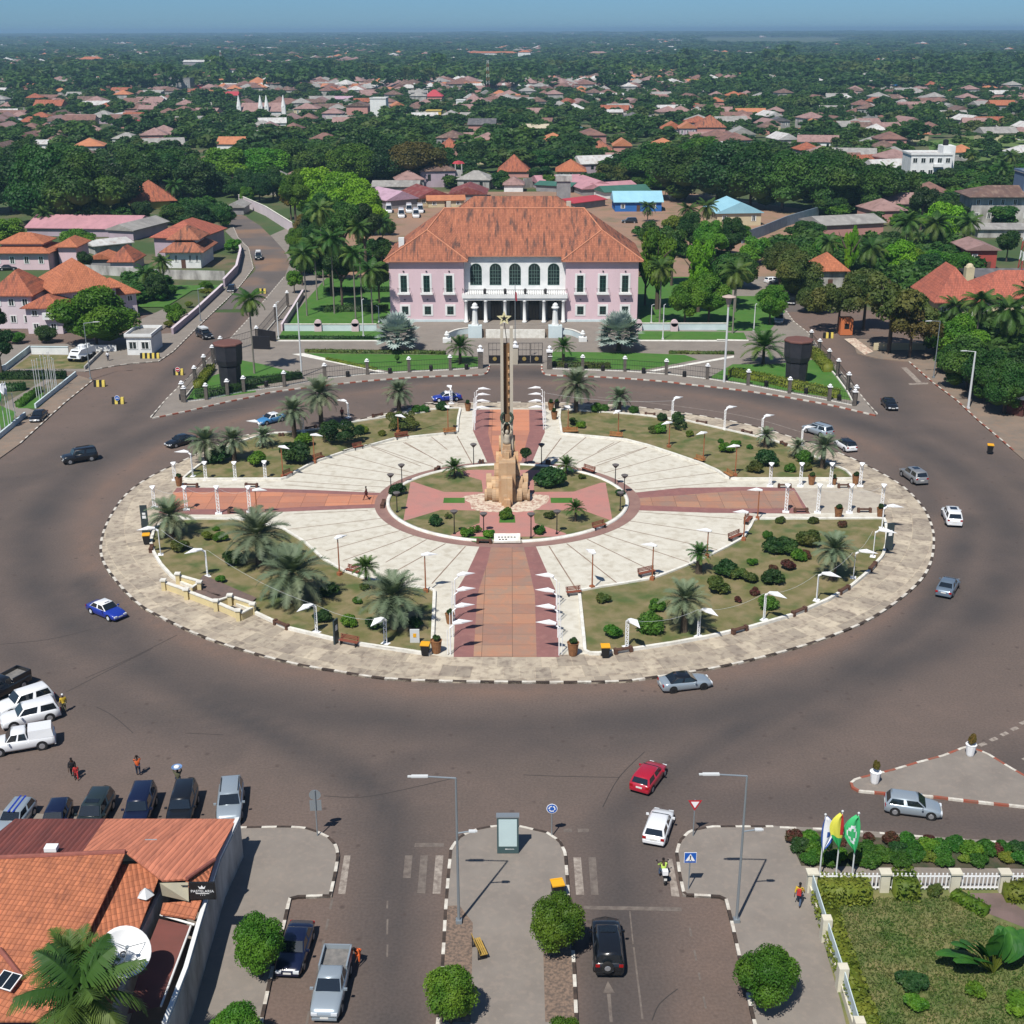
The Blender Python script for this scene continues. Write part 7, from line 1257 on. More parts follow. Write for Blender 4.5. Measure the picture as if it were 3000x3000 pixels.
for c,x,y,yt,hw,lm,lb in [('B',1670,1590,1470,130,'green',"feathery clump left of the gates"),('C',645,1580,1465,105,'green',"feathery clump right of the gates"),('D',290,1330,1225,165,'date',"wide arching palm beside the right watchtower")]: palm(c,x,y,yt,hw,'dategreen' if lm == 'green' else 'dategreen',lb,r=.25)
for a in [('A',1215,860,770,55,'clip','topiary',"round clipped tree at left of a pair in the mansion garden"),('A',1295,820,725,52,'clip','topiary',"round clipped tree at right of a pair in the mansion garden"),('A',130,1175,1085,75,'clip','topiary',"large dome-shaped clipped tree at the left edge"),('B',1195,1590,1515,24,'clip','topiary',"small clipped tree on the left forecourt lawn"),('A',1275,1055,1000,40,'yellow','topiary',"yellow-green ball shrub by the mansion drive"),('A',1430,905,870,35,'yellow','topiary',"yellow-green shrub on the garden edge of the mansion"),('A',1560,830,750,60,'yellow','bush',"yellow-green bush near the street wall of the mansion garden")]: tree(*a,name="clipped_tree")
# ---- right side
hs("pale house with salmon hip roof, tallest on the right",'D',(1375,1085),(1620,1085),930,14,6.0,'cream','salmon',wins=3,ov=1.2,door=False); hs("long salmon-roofed wing at the right edge",'D',(1620,1065),(2150,1065),905,11,4.4,'cream','salmon',wins=5,ov=1.0,door=False); hs("bright red house with faded red roof on the right",'D',(1565,735),(1750,735),605,11,1.4,'red','rosy',wins=2,ov=.7,kind='gable'); hs("low building with cracked dark grey roof at the right edge",'D',(1640,875),(2050,875),790,13,1.2,'grey','dark',kind='gable'); hs("derelict white building with brown sagging roof at the right edge",'D',(1590,440),(2050,440),270,12,2.6,'dirty','brown',wins=6,rows=2,ov=1.5,door=False); hs("low grey sheds below the derelict building",'D',(1640,530),(2000,530),480,10,1.0,'dirty','greysheet',kind='gable'); hs("small orange-roofed house beside the creeper-clad trunk",'D',(620,850),(800,850),735,9,3.2,'dirty','tile2',wins=1,ov=.9)
a = P('D',1567,900); h = HT('D',1567,900,690); t = thing("chimney_stack","cream chimney with rounded top beside the salmon roof","chimney",(a.x,a.y,0)); mb = MB(); mb.cb(0,0,0,1.8,1.6,h - .8); mb.lathe([(.9,h - .8),(.7,h - .3),(.3,h)],10); mb.build("stack",WALLC['cream'],t)
# apartment block
p0 = P('R',1290,1085); t,w_,h_ = house("white three-storey apartment block with balconies and black roof tank",'R',(1275,1080),(1505,1080),880,12,0,'white','whitesheet',kind='flat',wins=5,rows=3,name="apartment_block",cat="apartment block",door=False,wbig=1.5); mb = MB(); mb.box(w_ * .82,w_ * 1.12,3,10,.01,h_ + 3.0); mb.build("stair_tower",WALLC['white'],t); mb = MB(); mb.lathe([(1.0,0),(1.0,1.8),(.4,2.1)],12,(w_ * .92,6,h_ + 3.0)); mb.build("water_tank",M_black,t)
for k in range(3): mb = MB(); mb.box(w_ * .55,w_ * .78,-1.4,-.01,h_ / 3 * k + .2,h_ / 3 * k + 1.2); mb.build("balcony",WALLC['white'],t)
hs("narrow blue-grey tower block at the right edge",'F',(1922,420),(1945,420),328,9,0,'bluegrey','greysheet',kind='flat',name="tower_block")
# kiosk and sign at the right street
a,b = P('D',775,1145),P('D',852,1145); t = thing("kiosk","orange painted kiosk with arched opening on the right street","kiosk",(a.x,a.y,.1)); w = (b - a).length; mb = MB(); mb.box(0,w,0,2.2,0,3.2); mb.build("body",WALLC['orange'],t); mb = MB(); mb.box(w * .3,w * .7,-.03,.02,1.2,2.2); mb.build("opening",M_black,t)
a = P('D',1860,1650); t = thing("shop_sign","white sign with magenta lettering on a brown pillar at the right edge","sign",(a.x,a.y,.14),-.75); mb = MB(); mb.box(-1.1,1.5,0,.6,0,2.6); mb.build("pillar",mat("brown_brick",(.10,.035,.03),(.07,.03,.025),scale=3),t); mb = MB(); mb.box(-1.9,2.0,-.15,.2,2.6,3.9); f = mb.build("panel",M_wmetal,t); mb = MB(); [mb.box(-1.4 + k * .42,-1.12 + k * .42,-.17,-.152,2.95 + .1 * (k % 2),3.5) for k in range(6)]; mb.build("lettering",mat("magenta",(.35,.05,.18)),f)
wallrun('D',[(1410,1290),(1465,1375)],1.6,M_wpaint,"short white fence panel beside the bamboo on the right"); wallrun('D',[(985,1240),(1310,1240)],1.3,WALLC['cream'],"low yellow wall under the big olive tree on the right",z0=.1); mb = MB(); mb.flat(PP('D',[(800,1170),(870,1165),(985,1250),(930,1270)]),.16); struct("rubble_patch",mb,M_crazy)
# ---- bottom left building with tiled roofs
t = thing("pastry_shop","long building with orange and maroon tiled roofs in the bottom left corner","building",(0,0,0)); EH,RH = 3.3,5.1
def poly3(mb,c,q): mb.add([(*P(c,x,y,z),z) for x,y,z in q],[tuple(range(len(q)))])
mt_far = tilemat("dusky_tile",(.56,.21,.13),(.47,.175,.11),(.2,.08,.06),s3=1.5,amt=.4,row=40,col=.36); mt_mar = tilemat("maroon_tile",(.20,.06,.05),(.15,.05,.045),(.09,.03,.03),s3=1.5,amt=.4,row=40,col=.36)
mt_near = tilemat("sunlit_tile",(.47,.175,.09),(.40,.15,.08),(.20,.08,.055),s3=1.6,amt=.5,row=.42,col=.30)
def fixn(mb,up=True):
    me = bpy.data.meshes.new("t"); return mb
def slope(nm,q,m,c='S',th=.12,**k):
    mb = MB(); pts = [(*P(c,x,y,z),z) for x,y,z in q]; n = (Vector(pts[1]) - Vector(pts[0])).cross(Vector(pts[2]) - Vector(pts[0])); 
    if n.z < 0: pts = pts[::-1]
    L = len(pts); mb.add(pts + [(x,y,z - th) for x,y,z in pts],[tuple(range(L)),tuple(range(2 * L - 1,L - 1,-1))] + [(i,L + i,L + (i + 1) % L,(i + 1) % L) for i in range(L)]); return roofpart(mb,m,t,nm,**k)
slope("roof",[(115,125,EH),(800,125,EH),(625,372,RH - .12),(945,375,RH - .1),(945,375,RH - .1),(400,395,RH - .1),(-260,425,RH - .1),(-260,420,RH - .2)][:3] + [(-260,425,RH - .1)],mt_mar,label="maroon section of the tiled roof")
slope("roof",[(800,125,EH),(1785,125,EH),(1620,430,4.55),(1410,578,4.8),(1225,590,4.9),(945,375,RH - .1),(625,372,RH - .12)],mt_far,label="orange section sloping away")
slope("roof",[(-300,440,RH),(0,425,RH),(945,380,RH),(915,455,RH - .1),(655,1005,4.5),(480,1500,3.9),(180,1340,3.9),(0,1110,4.2),(-300,900,4.4)],mt_near,label="large sunlit tiled slope")
slope("roof",[(-300,900,4.4),(0,1110,4.2),(180,1340,3.9),(480,1500,3.85),(430,1650,3.4),(-300,1650,3.2)],mt_near,label="lower tiled slope at the bottom left")
slope("roof",[(925,470,4.3),(1245,452,4.3),(1030,1010,3.9),(830,1560,3.6),(560,1560,3.6),(655,1010,4.0)],M_tile2,label="lower strip of bright orange tiles")
slope("roof",[(1410,578,4.7),(1620,432,4.5),(1560,625,4.1),(1520,700,3.9),(1360,700,4.0)],M_tile2,label="small orange corner slope"); slope("roof",[(1230,760,3.6),(1520,740,3.8),(1470,880,3.4),(1210,840,3.3)],M_tile2,label="small orange slope beneath the sign")
mb = MB(); q = [(-260,430),(0,418),(300,405),(600,390),(945,375)]; mb.path([(*P('S',x,y,RH + .02),RH + .02) for x,y in q],.17,8); mb.path([(*P('S',x,y,z),z) for x,y,z in ((0,1110,4.25),(180,1340,3.95))],.15,8); mb.path([(*P('S',x,y,z),z) for x,y,z in ((1410,578,4.85),(1620,432,4.6))],.13,8); mb.build("ridge_tile",mat("ridge_red",(.26,.09,.07),(.2,.07,.055),scale=3),t)
wr = [P('S',1785,128,EH),P('S',1640,430,EH),P('S',1490,920,EH),P('S',1395,1250,EH),P('S',1230,1674,EH)]
mb = MB(); ribbon(mb,wr,offset(wr,.25),.1,EH - .06,[0]); wl = mb.build("wall",WALLC['dirty'],t); mb = MB(); ribbon(mb,offset(wr,-.06),offset(wr,.2),EH - .05,EH + .12,[0]); mb.build("gutter",M_wpaint,wl)
fw = [P('S',115,128,EH - .1) + Vector((0,-.4)),P('S',1780,128,EH - .1) + Vector((-.25,-.4))]; mb = MB(); ribbon(mb,fw,offset(fw,-.25),.05,EH - .25,[0]); mb.build("wall",WALLC['cream'],t)
w2 = [P('S',1245,452,4.2),P('S',1205,610,4.2),P('S',1030,1010,3.8),P('S',830,1560,3.5)]; mb = MB(); ribbon(mb,w2,offset(w2,-.2),.1,3.5,[0]); mb.build("wall",WALLC['dirty'],t,label="grey inner wall beside the terrace")
mb = MB(); poly3(mb,'S',[(1200,880,2.9),(1440,935,2.9),(1330,1250,2.9),(1215,1540,2.9),(960,1600,2.9),(1080,1180,2.9)]); mb.build("terrace_roof",mat("brown_membrane",(.17,.06,.05),(.14,.055,.045),scale=.6),t)
mb = MB(); [mb.tube((*P('S',*a,2.95),2.95),(*P('S',*b,2.95),2.95),.07) for a,b in (((1210,850),(1470,925)),((1440,935),(1215,1540)))]; mb.build("trim",M_wpaint,t)
a = P('S',1200,720,3.6); mb = MB(); poly3(mb,'S',[(1205,610,5.0),(1420,605,5.0),(1425,750,3.9),(1225,705,3.9)]); mb.build("parapet",mat("cream_parapet",(.40,.37,.27),(.33,.31,.24),scale=1),t)
a,b = P('S',1437,720,4.0),P('S',1632,720,4.0); sw = (b - a).length; sg = thing("shop_sign","black projecting sign with crown and the word PASTELARIA on the tiled-roof building","sign",(a.x,a.y,3.9)); mb = MB(); mb.box(0,sw,-.08,.08,0,1.25); f = mb.build("panel",M_black,sg); mb = MB(); mb.tube((-.5,0,.2),(0,0,.2),.03); mb.tube((-.5,0,1.0),(0,0,1.0),.03); mb.build("bracket",M_iron,sg)
text("PASTELARIA",.27,f,(sw / 2,-.085,.55),(PI / 2,0,0),M_wmetal); mb = MB(); mb.box(sw * .24,sw * .76,-.095,-.083,.45,.49); mb.build("underline",M_wmetal,f); text("\u2022 \u2022 \u2022",.2,f,(sw / 2,-.085,.28),(PI / 2,0,0),M_wmetal)
mb = MB(); c0 = sw / 2; mb.add([(c0 - .16,-.09,.82),(c0 + .16,-.09,.82),(c0 + .24,-.09,1.05),(c0 + .1,-.09,.93),(c0,-.09,1.09),(c0 - .1,-.09,.93),(c0 - .24,-.09,1.05)],[(0,1,3,4,5),(1,2,3),(0,5,6)]); mb.build("crown_emblem",M_wmetal,f)
a = P('S',930,1150,5.2); sd = thing("satellite_dish","large white satellite dish on the tiled roof","satellite dish",(a.x,a.y,5.2)); mb = MB(); R = 1.5; prof = [(R * k / 7,.55 * (k / 7) ** 2) for k in range(1,8)]; mb.M = Matrix.Rotation(math.radians(40),4,'Z') @ Matrix.Rotation(math.radians(38),4,'X'); n = 28; vs = [(0,0,0)] + [(r * math.cos(2 * PI * i / n),r * math.sin(2 * PI * i / n),z) for r,z in prof for i in range(n)]; mb.add(vs,[(0,1 + i,1 + (i + 1) % n) for i in range(n)] + [(1 + k * n + i,1 + k * n + (i + 1) % n,1 + (k + 1) * n + (i + 1) % n,1 + (k + 1) * n + i) for k in range(6) for i in range(n)]); d = mb.build("dish",M_wmetal,sd,True); md = d.modifiers.new("t",'SOLIDIFY'); md.thickness = .03
m2 = MB(); m2.M = mb.M; [m2.tube((R * .85 * math.cos(q),R * .85 * math.sin(q),.45),(0,0,1.3),.025) for q in (0,2.1,4.2)]; m2.lathe([(.1,1.2),(.1,1.4)],8); m2.build("feed_arm",M_gmetal,sd); m2 = MB(); m2.tube((0,0,-1.4),(0,0,0),.09); m2.build("stand",M_gmetal,sd)
a = P('S',55,1340,4.15); sp = thing("solar_panel","white framed solar panel with two dark cells at the left edge of the roof","solar panel",(a.x,a.y,4.05),-.35); mb = MB(); mb.M = Matrix.Rotation(.25,4,'X'); mb.cb(0,0,0,1.3,1.1,.08); f = mb.build("frame",M_wmetal,sp); mb = MB(); mb.M = Matrix.Rotation(.25,4,'X'); [mb.cb(x,0,.082,.56,1.0,.01) for x in (-.31,.31)]; mb.build("cell",CGL,f)
a = P('S',390,360,RH); mb = MB(); mb.cb(0,0,0,.8,.55,.3); o = mb.build("roof_box",M_wmetal); o.location = (a.x,a.y,RH); put(o,"small white box on the ridge of the tiled roof","box")
a = P('S',1100,700,4.3); mb = MB(); mb.lathe([(.55,0),(.05,.5)],5); o = mb.build("roof_cowl",M_lightgrey); o.location = (a.x,a.y,4.3); put(o,"grey folded metal cowl on the bright orange roof strip","cowl")
a = P('S',1135,320,4.2); mb = MB(); mb.cb(0,0,0,.8,.6,.06); o = mb.build("skylight",M_gmetal); o.location = (a.x,a.y,4.28); o.rotation_euler = (.4,0,0); put(o,"small grey skylight on the orange roof section","skylight")
# ---- white fenced garden at the bottom right
mb = MB(); mb.flat(PP('W',[(350,1120),(1700,1135),(2100,1400),(2100,2300),(650,2300),(530,1800),(430,1450)]),.17); struct("garden_grass_ground",mb,mat("rough_grass",(.09,.13,.035),(.19,.17,.075),scale=.5,detail=9,c3=(.05,.085,.022),s3=.7,amt3=.8,bump=.05))
mb = MB(); mb.flat(PP('W',[(1290,1165),(1480,1165),(1640,1280),(1700,1400),(1600,1360),(1420,1290)]),.178); struct("garden_drive",mb,mat("drive_brown",(.12,.09,.08),(.17,.12,.11),scale=.6))
t = thing("picket_fence","white picket fence with cream pillars along the top of the bottom right garden","fence",(0,0,0))
px = [355,787,1203,1495,1800]; ps = [P('W',x,1150) for x in px]
for p_ in ps: mb = MB(); mb.cb(p_.x,p_.y,.15,.62,.5,1.5); o = mb.build("pillar",M_yel if 0 else mat("cream_pillar",(.60,.57,.46),(.52,.49,.40),scale=1),t); mb = MB(); mb.cb(p_.x,p_.y,1.65,.8,.7,.12); mb.build("cap",MATS["cream_pillar"],o)
for i in range(4):
    a,b = ps[i],ps[i + 1]; mb = MB(); L = (b - a).length; [mb.tube((a.x,a.y,z),(b.x,b.y,z),.05,n=4) for z in (.45,1.35)]; n = int(L / .27)
    for k in range(1,n): q = a.lerp(b,k / n); mb.box(q.x - .045,q.x + .045,q.y - .03,q.y + .03,.3,1.6)
    mb.build("picket_panel",M_wmetal,t)
t = thing("garden_wall","cream wall with pale blue fence panels along the left side of the bottom right garden","wall",(0,0,0)); q = PP('W',[(345,1165),(430,1440),(525,1735),(620,2060),(700,2300)]); mb = MB(); ribbon(mb,q,offset(q,.3),.14,.75,[0]); mb.build("base_wall",MATS["cream_pillar"],t); mb = MB(); ribbon(mb,offset(q,.12),offset(q,.18),.76,1.7,[0]); mb.build("panel",M_bpaint,t)
for p_ in q[1:4]: mb = MB(); mb.cb(p_.x + .1,p_.y,.14,.6,.6,1.75); mb.build("pillar",MATS["cream_pillar"],t)
hedge('W',[(400,1190),(560,1190),(700,1190)],1.9,1.3,'yellow',"yellow-green hedge behind the picket fence by the flagpoles",seed=11,dens=90); hedge('W',[(840,1165),(980,1165)],1.9,1.4,'yellow',"dense yellow-green bush right of the first cream pillar",seed=12,dens=90); hedge('W',[(420,1220),(510,1500),(640,1850),(760,2200)],1.3,1.0,'yellow',"yellow-green hedge along the inside of the cream garden wall",seed=13,dens=90); hedge('W',[(1200,1190),(1400,1300)],.9,.7,'green',"low hedge beside the garden drive",seed=14); hedge('W',[(1500,1185),(1700,1190)],1.6,1.0,'yellow',"yellow-green bush right of the garden gate",seed=15)
bed = MB(); bed.prism(PP('W',[(205,790),(480,800),(660,830),(1150,850),(1800,890),(1800,1020),(300,1000)]),.1,.2); struct("flower_bed_ground",bed,mat("bed_soil",(.03,.05,.02),(.09,.07,.05),scale=1.0))
random.seed(5)
k = 0
for (x,y,hw,lm) in [(250,830,55,'red'),(300,880,60,'dark'),(350,820,50,'green'),(380,900,60,'green'),(350,960,55,'clip'),(450,960,60,'clip'),(430,860,50,'dark'),(520,930,50,'green'),(545,850,30,'red'),(625,950,48,'yellow'),(690,900,60,'clip'),(700,970,60,'clip'),(700,820,34,'red'),(780,940,65,'clip'),(830,840,55,'red'),(860,900,60,'dark'),(880,970,60,'clip'),(930,850,60,'clip'),(980,920,65,'clip'),(1060,950,48,'yellow'),(1050,830,35,'red'),(1060,880,60,'green'),(1130,900,60,'clip'),(1150,970,55,'clip'),(1210,870,55,'clip'),(1265,955,38,'yellow'),(1300,900,60,'green'),(1350,960,55,'clip'),(1400,890,60,'clip'),(1450,900,50,'red'),(1520,950,48,'yellow'),(1500,890,50,'clip'),(1580,880,50,'dark'),(1600,960,60,'clip')]:
    p_ = P('W',x,y + 25); R = hw / CROP['W'][2] * depth(p_,1) / FPX * 1.1; shrub_at(p_.x,p_.y,R,R * 1.3,lm,"%s shrub in the roadside flower bed above the picket fence, %s from left" % (dict(red="dark red-leaved",dark="dark green",green="mid green",clip="leafy green",yellow="yellow-green")[lm],nth(k) if k < 20 else nth(k)),"roadside flower bed shrubs",z=.15); k += 1
def grass_tufts(nm,c,poly,n,hgt,lm,label):
    pts = PP(c,poly); xs_ = [p.x for p in pts]; ys_ = [p.y for p in pts]; rng = np.random.default_rng(3); A = []
    def ins(x,y):
        r = False; j = len(pts) - 1
        for i in range(len(pts)):
            if (pts[i].y > y) != (pts[j].y > y) and x < (pts[j].x - pts[i].x) * (y - pts[i].y) / (pts[j].y - pts[i].y) + pts[i].x: r = not r
            j = i
        return r
    while len(A) < n:
        x,y = rng.uniform(min(xs_),max(xs_)),rng.uniform(min(ys_),max(ys_))
        if ins(x,y): A.append((x,y,.17 + rng.uniform(.02,hgt)))
    A = np.array(A); N = rng.normal(0,1,A.shape); N[:,2] = .3; V,F = leaves(A,N,hgt * .7,rng,asp=.22,tilt=.4); o = part(nm,np_mesh(nm,V,F,LM[lm])); return put(o,label,None,None,'stuff')
grass_tufts("rough_grass",'W',[(450,1200),(1250,1190),(1400,1320),(1650,1400),(1800,2100),(720,2100),(600,1700)],14000,.2,'grass',"rough grass of the bottom right garden")
def bananas(c,x,y,yt,R,label,n=16,seed=1):
    p_ = P(c,x,y); t = thing("fan_plant",label,"plant",(p_.x,p_.y,.17)); rng = random.Random(seed); mb = MB(); ms_ = MB()
    for i in range(n):
        az = rng.uniform(-.8,.8) + (0 if i % 2 else PI) + .5; el = math.radians(35 + 52 * i / n); h = Vector((math.cos(az),math.sin(az) * .5,0)); L = R * rng.uniform(.7,1.0); d = (h * math.cos(el) + Vector((0,0,math.sin(el)))).normalized(); sd_ = Vector((-d.y,d.x,0.2)).normalized(); st = d * L * .4; ms_.tube((0,0,0),st,.05,.035,5); m = 7; w = R * .13; pv = []
        for k in range(m + 1):
            u = k / m; pp = st + d * L * .62 * u - Vector((0,0,1)) * (u * u) * L * .28; ww = w * math.sin(PI * min(.97,u * .85 + .12)) ** .5; pv.append((pp - sd_ * ww + Vector((0,0,-.1 * ww)),pp,pp + sd_ * ww + Vector((0,0,-.1 * ww))))
        for k in range(m):
            a,b = pv[k],pv[k + 1]; mb.add([a[0],a[1],b[1],b[0],a[2],b[2]],[(0,1,2,3),(1,4,5,2)])
    mb.build("leaf_blades",LM['banana'],t); ms_.build("stalks",LM['yellow'],t)
bananas('W',1440,1640,1290,4.6,"large fan-leaved banana-like plant in the bottom right garden",26)
for i,(x,y,hw,lm) in enumerate([(960,1720,75,'dark'),(965,1850,60,'green'),(1240,1560,45,'dark'),(1330,1780,50,'green'),(1590,1850,90,'green'),(1100,1180,40,'olive')]): p_ = P('W',x,y); shrub_at(p_.x,p_.y,hw / 2.03 * .026,1.0,lm,"%s shrub in the rough garden grass, %s of six from the left" % (dict(dark="dark",green="mid green",olive="olive")[lm],nth(i)),"garden shrubs",z=.17)
# ---- trees close to the plaza
RT_ = "small round-headed tree "
for a in [('T',165,1600,1165,185,"beside the dark blue saloon"),('T',10,2150,1800,185,"at the bottom edge, left of the avenue"),('T',1500,1935,1515,192,"on the median beside the gravel strip"),('U',415,1475,1085,185,"on the median beside the black jeep"),('U',1795,1830,1410,205,"on the right pavement"),('U',470,2150,1905,130,"just peeking in at the bottom edge of the median")]: tree(a[0],a[1],a[2],a[3],a[4],'green','ball',RT_ + a[5],"round street trees",name="street_tree")
p_ = P('S',610,1450,7.2); palm_at(p_.x,p_.y,7.2,4.3,'coco',"lush green palm overhanging the tiled roof at the bottom left",r=.25); p_ = P('S',560,1300,6); palm_at(p_.x,p_.y,6.4,2.8,'dategreen',"smaller bright palm under the big roof palm",r=.2)
CP = "tall palm "
for a in [('B',515,1228,760,165,"left of the palace, nearest the side fence"),('B',592,1110,690,150,"left of the palace, second from the fence"),('B',722,1212,640,170,"with yellowing fronds in the grove left of the palace"),('B',882,1252,760,150,"in front of the dark trees left of the palace"),('B',1010,1302,880,165,"with bright fronds closest to the palace wall"),('B',1085,700,520,120,"behind the grove by the minibuses"),('B',930,1180,560,140,"rising from the middle of the grove"),('B',640,1000,420,150,"at the back of the grove near the lime trees"),
          ('C',1370,1295,860,150,"right of the palace, on the lawn"),('C',1280,520,400,90,"behind the palace roof on the right"),('C',1720,640,400,125,"above the right garden, dark crown"),('C',1580,560,420,115,"beside the blue house"),('C',1940,1200,860,150,"at the right end of the palace garden"),('D',98,1135,740,145,"with white-painted foot right of the palace garden"),('B',118,1665,1100,170,"standing alone inside the left corner of the fence"),('A',1245,790,560,110,"in the mansion garden"),('A',1125,830,640,130,"leaning over the hut with the pyramid roof"),('A',345,335,190,110,"between the pink house and the warehouse"),('A',1330,130,-20,110,"by the mossy hip-roofed house"),
          ('D',955,820,590,150,"with wide dark crown above the olive trees"),('D',1175,700,430,140,"with pale drooping fronds on the right"),('D',1360,640,440,150,"in the dense palms left of the ruin"),('D',1570,600,430,120,"just below the derelict building"),('D',1250,640,520,60,"with thatch-like brown crown"),('D',1800,1290,980,200,"biggest of the palms at the right edge"),('D',1620,1250,930,160,"left of the biggest right-edge palm"),('D',1480,1160,960,140,"before the salmon-roofed house"),('D',1930,1180,880,150,"at the very right edge"),('D',690,760,560,110,"left of the small orange-roofed house"),('R',1130,1200,960,80,"in the trees left of the apartment block"),('R',1620,1010,880,50,"right of the apartment block"),('R',1840,1030,880,70,"near the derelict building roof"),('R',1790,1090,950,80,"beside the derelict building"),('R',1690,1100,960,60,"between apartment block and derelict building"),('R',120,1110,950,90,"before the big dark trees on the right")]:
    palm(a[0],a[1],a[2],a[3],a[4] * .95,'coco',CP + a[5],tr='coco',z=.1)
TR = [('A',735,1205,750,285,'green','near',"big round leafy tree before the pink mansion"),('A',350,1170,1030,80,'dark','mid',"dark shrubby tree below the mansion balcony"),('A',20,1450,1040,110,'dark','mid',"dark tree at the left edge beside the pale blue wall"),('A',-10,1120,880,80,'dark','mid',"tree cut by the left edge beside the mansion"),('A',60,400,225,120,'green','mid',"light green tree behind the two-tier pink house"),('A',590,480,300,130,'green','mid',"spreading green tree between pink house and warehouse"),('A',650,640,470,60,'dark','mid',"dark tree beside the ruined shed"),('A',1180,860,640,90,'dark','mid',"dark tree in the mansion garden"),('A',1330,1020,860,75,'green','mid',"bushy tree at the mansion drive"),('A',1500,330,110,150,'dark','mid',"dark tree left of the top of the left street"),('A',1330,280,130,120,'mango','mid',"leafy tree above the grey-roofed end building"),('A',1690,300,130,90,'mango','mid',"leafy tree beside the olive tent-like shed"),('A',1760,490,375,65,'green','mid',"small green tree on the upper left street"),('A',1560,760,700,60,'green','mid',"low tree by the lilac wall"),('A',680,260,90,60,'mango','mid',"tiered tree in front of the dark belt on the left"),('A',920,215,180,30,'yellow','mid',"small yellow-green tree in front of the dark belt"),('A',1080,250,100,80,'dark','mid',"dark conical tree before the mossy hip roof"),
      ('B',490,430,105,120,'green','near',"green tree at the left end of the lime row"),('B',600,490,105,205,'lime','near',"brightest lime tree at the top of the row left of the palace"),('B',760,540,125,205,'lime','near',"lime tree in the middle of the row left of the palace"),('B',880,600,180,190,'lime','near',"lime tree nearest the lilac-roofed barrack"),('B',990,620,260,140,'lime','near',"smallest lime tree at the right end of the row"),('B',395,500,215,90,'rust','mid',"rusty brown-leaved tree beside the street wall"),('B',330,330,130,80,'green','mid',"green tree above the curving street wall"),('B',75,390,245,60,'green','mid',"small bright tree at the top of the left street"),('B',510,660,430,95,'rust','mid',"autumn-tinted tree in front of the lime row"),('B',640,760,290,130,'mango','near',"dark leafy tree in the palace grove"),('B',800,900,330,150,'mango','near',"tallest leafy tree of the palace grove"),('B',960,900,370,130,'dark','near',"dark leafy tree close to the palace wall on the left"),('B',700,1080,620,150,'dark','near',"shady lower tree in the palace grove"),('B',1060,1130,820,90,'dark','mid',"dark small tree touching the palace on the left"),('B',480,1000,700,90,'mango','mid',"leafy tree beside the left side fence"),
      ('C',1350,1180,470,140,'green','tall',"tall narrow leafy tree right of the palace"),('C',1660,1200,560,125,'lime','tall',"tall creeper-covered bright green tree right of the palace"),('C',1560,1290,950,130,'green','near',"broad low tree under the tall creeper tree"),('C',1740,1280,900,150,'green','near',"broad leafy tree before the right side fence"),('C',1460,1000,560,110,'mango','mid',"dark tree between the two tall trees"),('C',1850,1150,760,120,'mango','mid',"leafy tree at the right of the palace garden"),('C',1340,270,100,110,'green','mid',"light green tree beside the pink-roofed barracks"),('C',180,270,115,75,'mango','mid',"round tree in the middle of the yard"),('C',1480,620,450,90,'yellow','mid',"small yellow-green tree behind the palace on the right"),
      ('D',1080,1255,690,270,'olive','loose',"largest open-crowned olive tree on the right pavement"),('D',1210,1290,900,180,'rust','loose',"yellowing open tree with painted trunk on the right pavement"),('D',760,1130,770,170,'olive','loose',"olive tree behind the orange kiosk"),('D',920,1110,690,150,'olive','near',"dense olive tree above the orange kiosk"),('D',500,920,600,150,'olive','near',"olive tree over the right street"),('D',390,860,530,110,'olive','near',"tree arching over the far right street"),('D',620,1000,800,110,'olive','near',"dark olive tree beside the street cars"),('D',330,1080,820,100,'green','near',"bright tree at the end of the palace side fence"),('D',820,830,400,45,'lime','tall',"slim creeper-clad trunk, bright green"),('D',560,560,410,120,'mango','mid',"leafy tree before the blue-grey wall"),('D',680,680,490,90,'green','mid',"mid green tree beside the pink block"),('D',1150,770,525,110,'lime','mid',"bright lime tree above the olive trees"),('D',1240,720,600,90,'lime','mid',"second lime tree, lower right"),('D',1400,780,610,120,'green','mid',"fresh green tree left of the red house"),('D',1510,780,620,100,'green','mid',"fresh green tree touching the salmon roof"),('D',1400,560,280,120,'lime','mid',"light green tree before the derelict building"),('D',1280,480,190,90,'dark','mid',"dark upright tree left of the light green one"),('D',1820,680,470,70,'mango','mid',"small round tree right of the red house"),('D',850,360,280,100,'rust','mid',"tree with yellowing leaves behind the pink block"),('D',1000,380,250,110,'mango','mid',"green tree left of the dense palms"),
      ('D',1500,1300,1010,160,'green','near',"bright round tree before the salmon-roofed house"),('D',1400,1270,1040,110,'mango','near',"green tree behind the curved street light"),('D',1570,1480,1150,160,'mango','near',"tall bamboo-like hedge tree, upper of the right pavement"),('D',1680,1560,1220,150,'mango','near',"dense hedge tree beside the white street mast"),('D',1800,1640,1300,150,'mango','near',"dense hedge tree at the brown sign pillar"),('D',1480,1380,1200,110,'mango','near',"hedge tree beside the short white fence panel"),('D',1930,1500,1180,160,'dark','near',"dark tree at the right edge above the sign"),('D',1320,800,620,110,'dark','mid',"dark tree under the tall right palms"),('D',1460,700,560,100,'mango','mid',"leafy tree behind the red house"),('D',1080,620,480,100,'dark','mid',"dark tree between the tall right palms")]
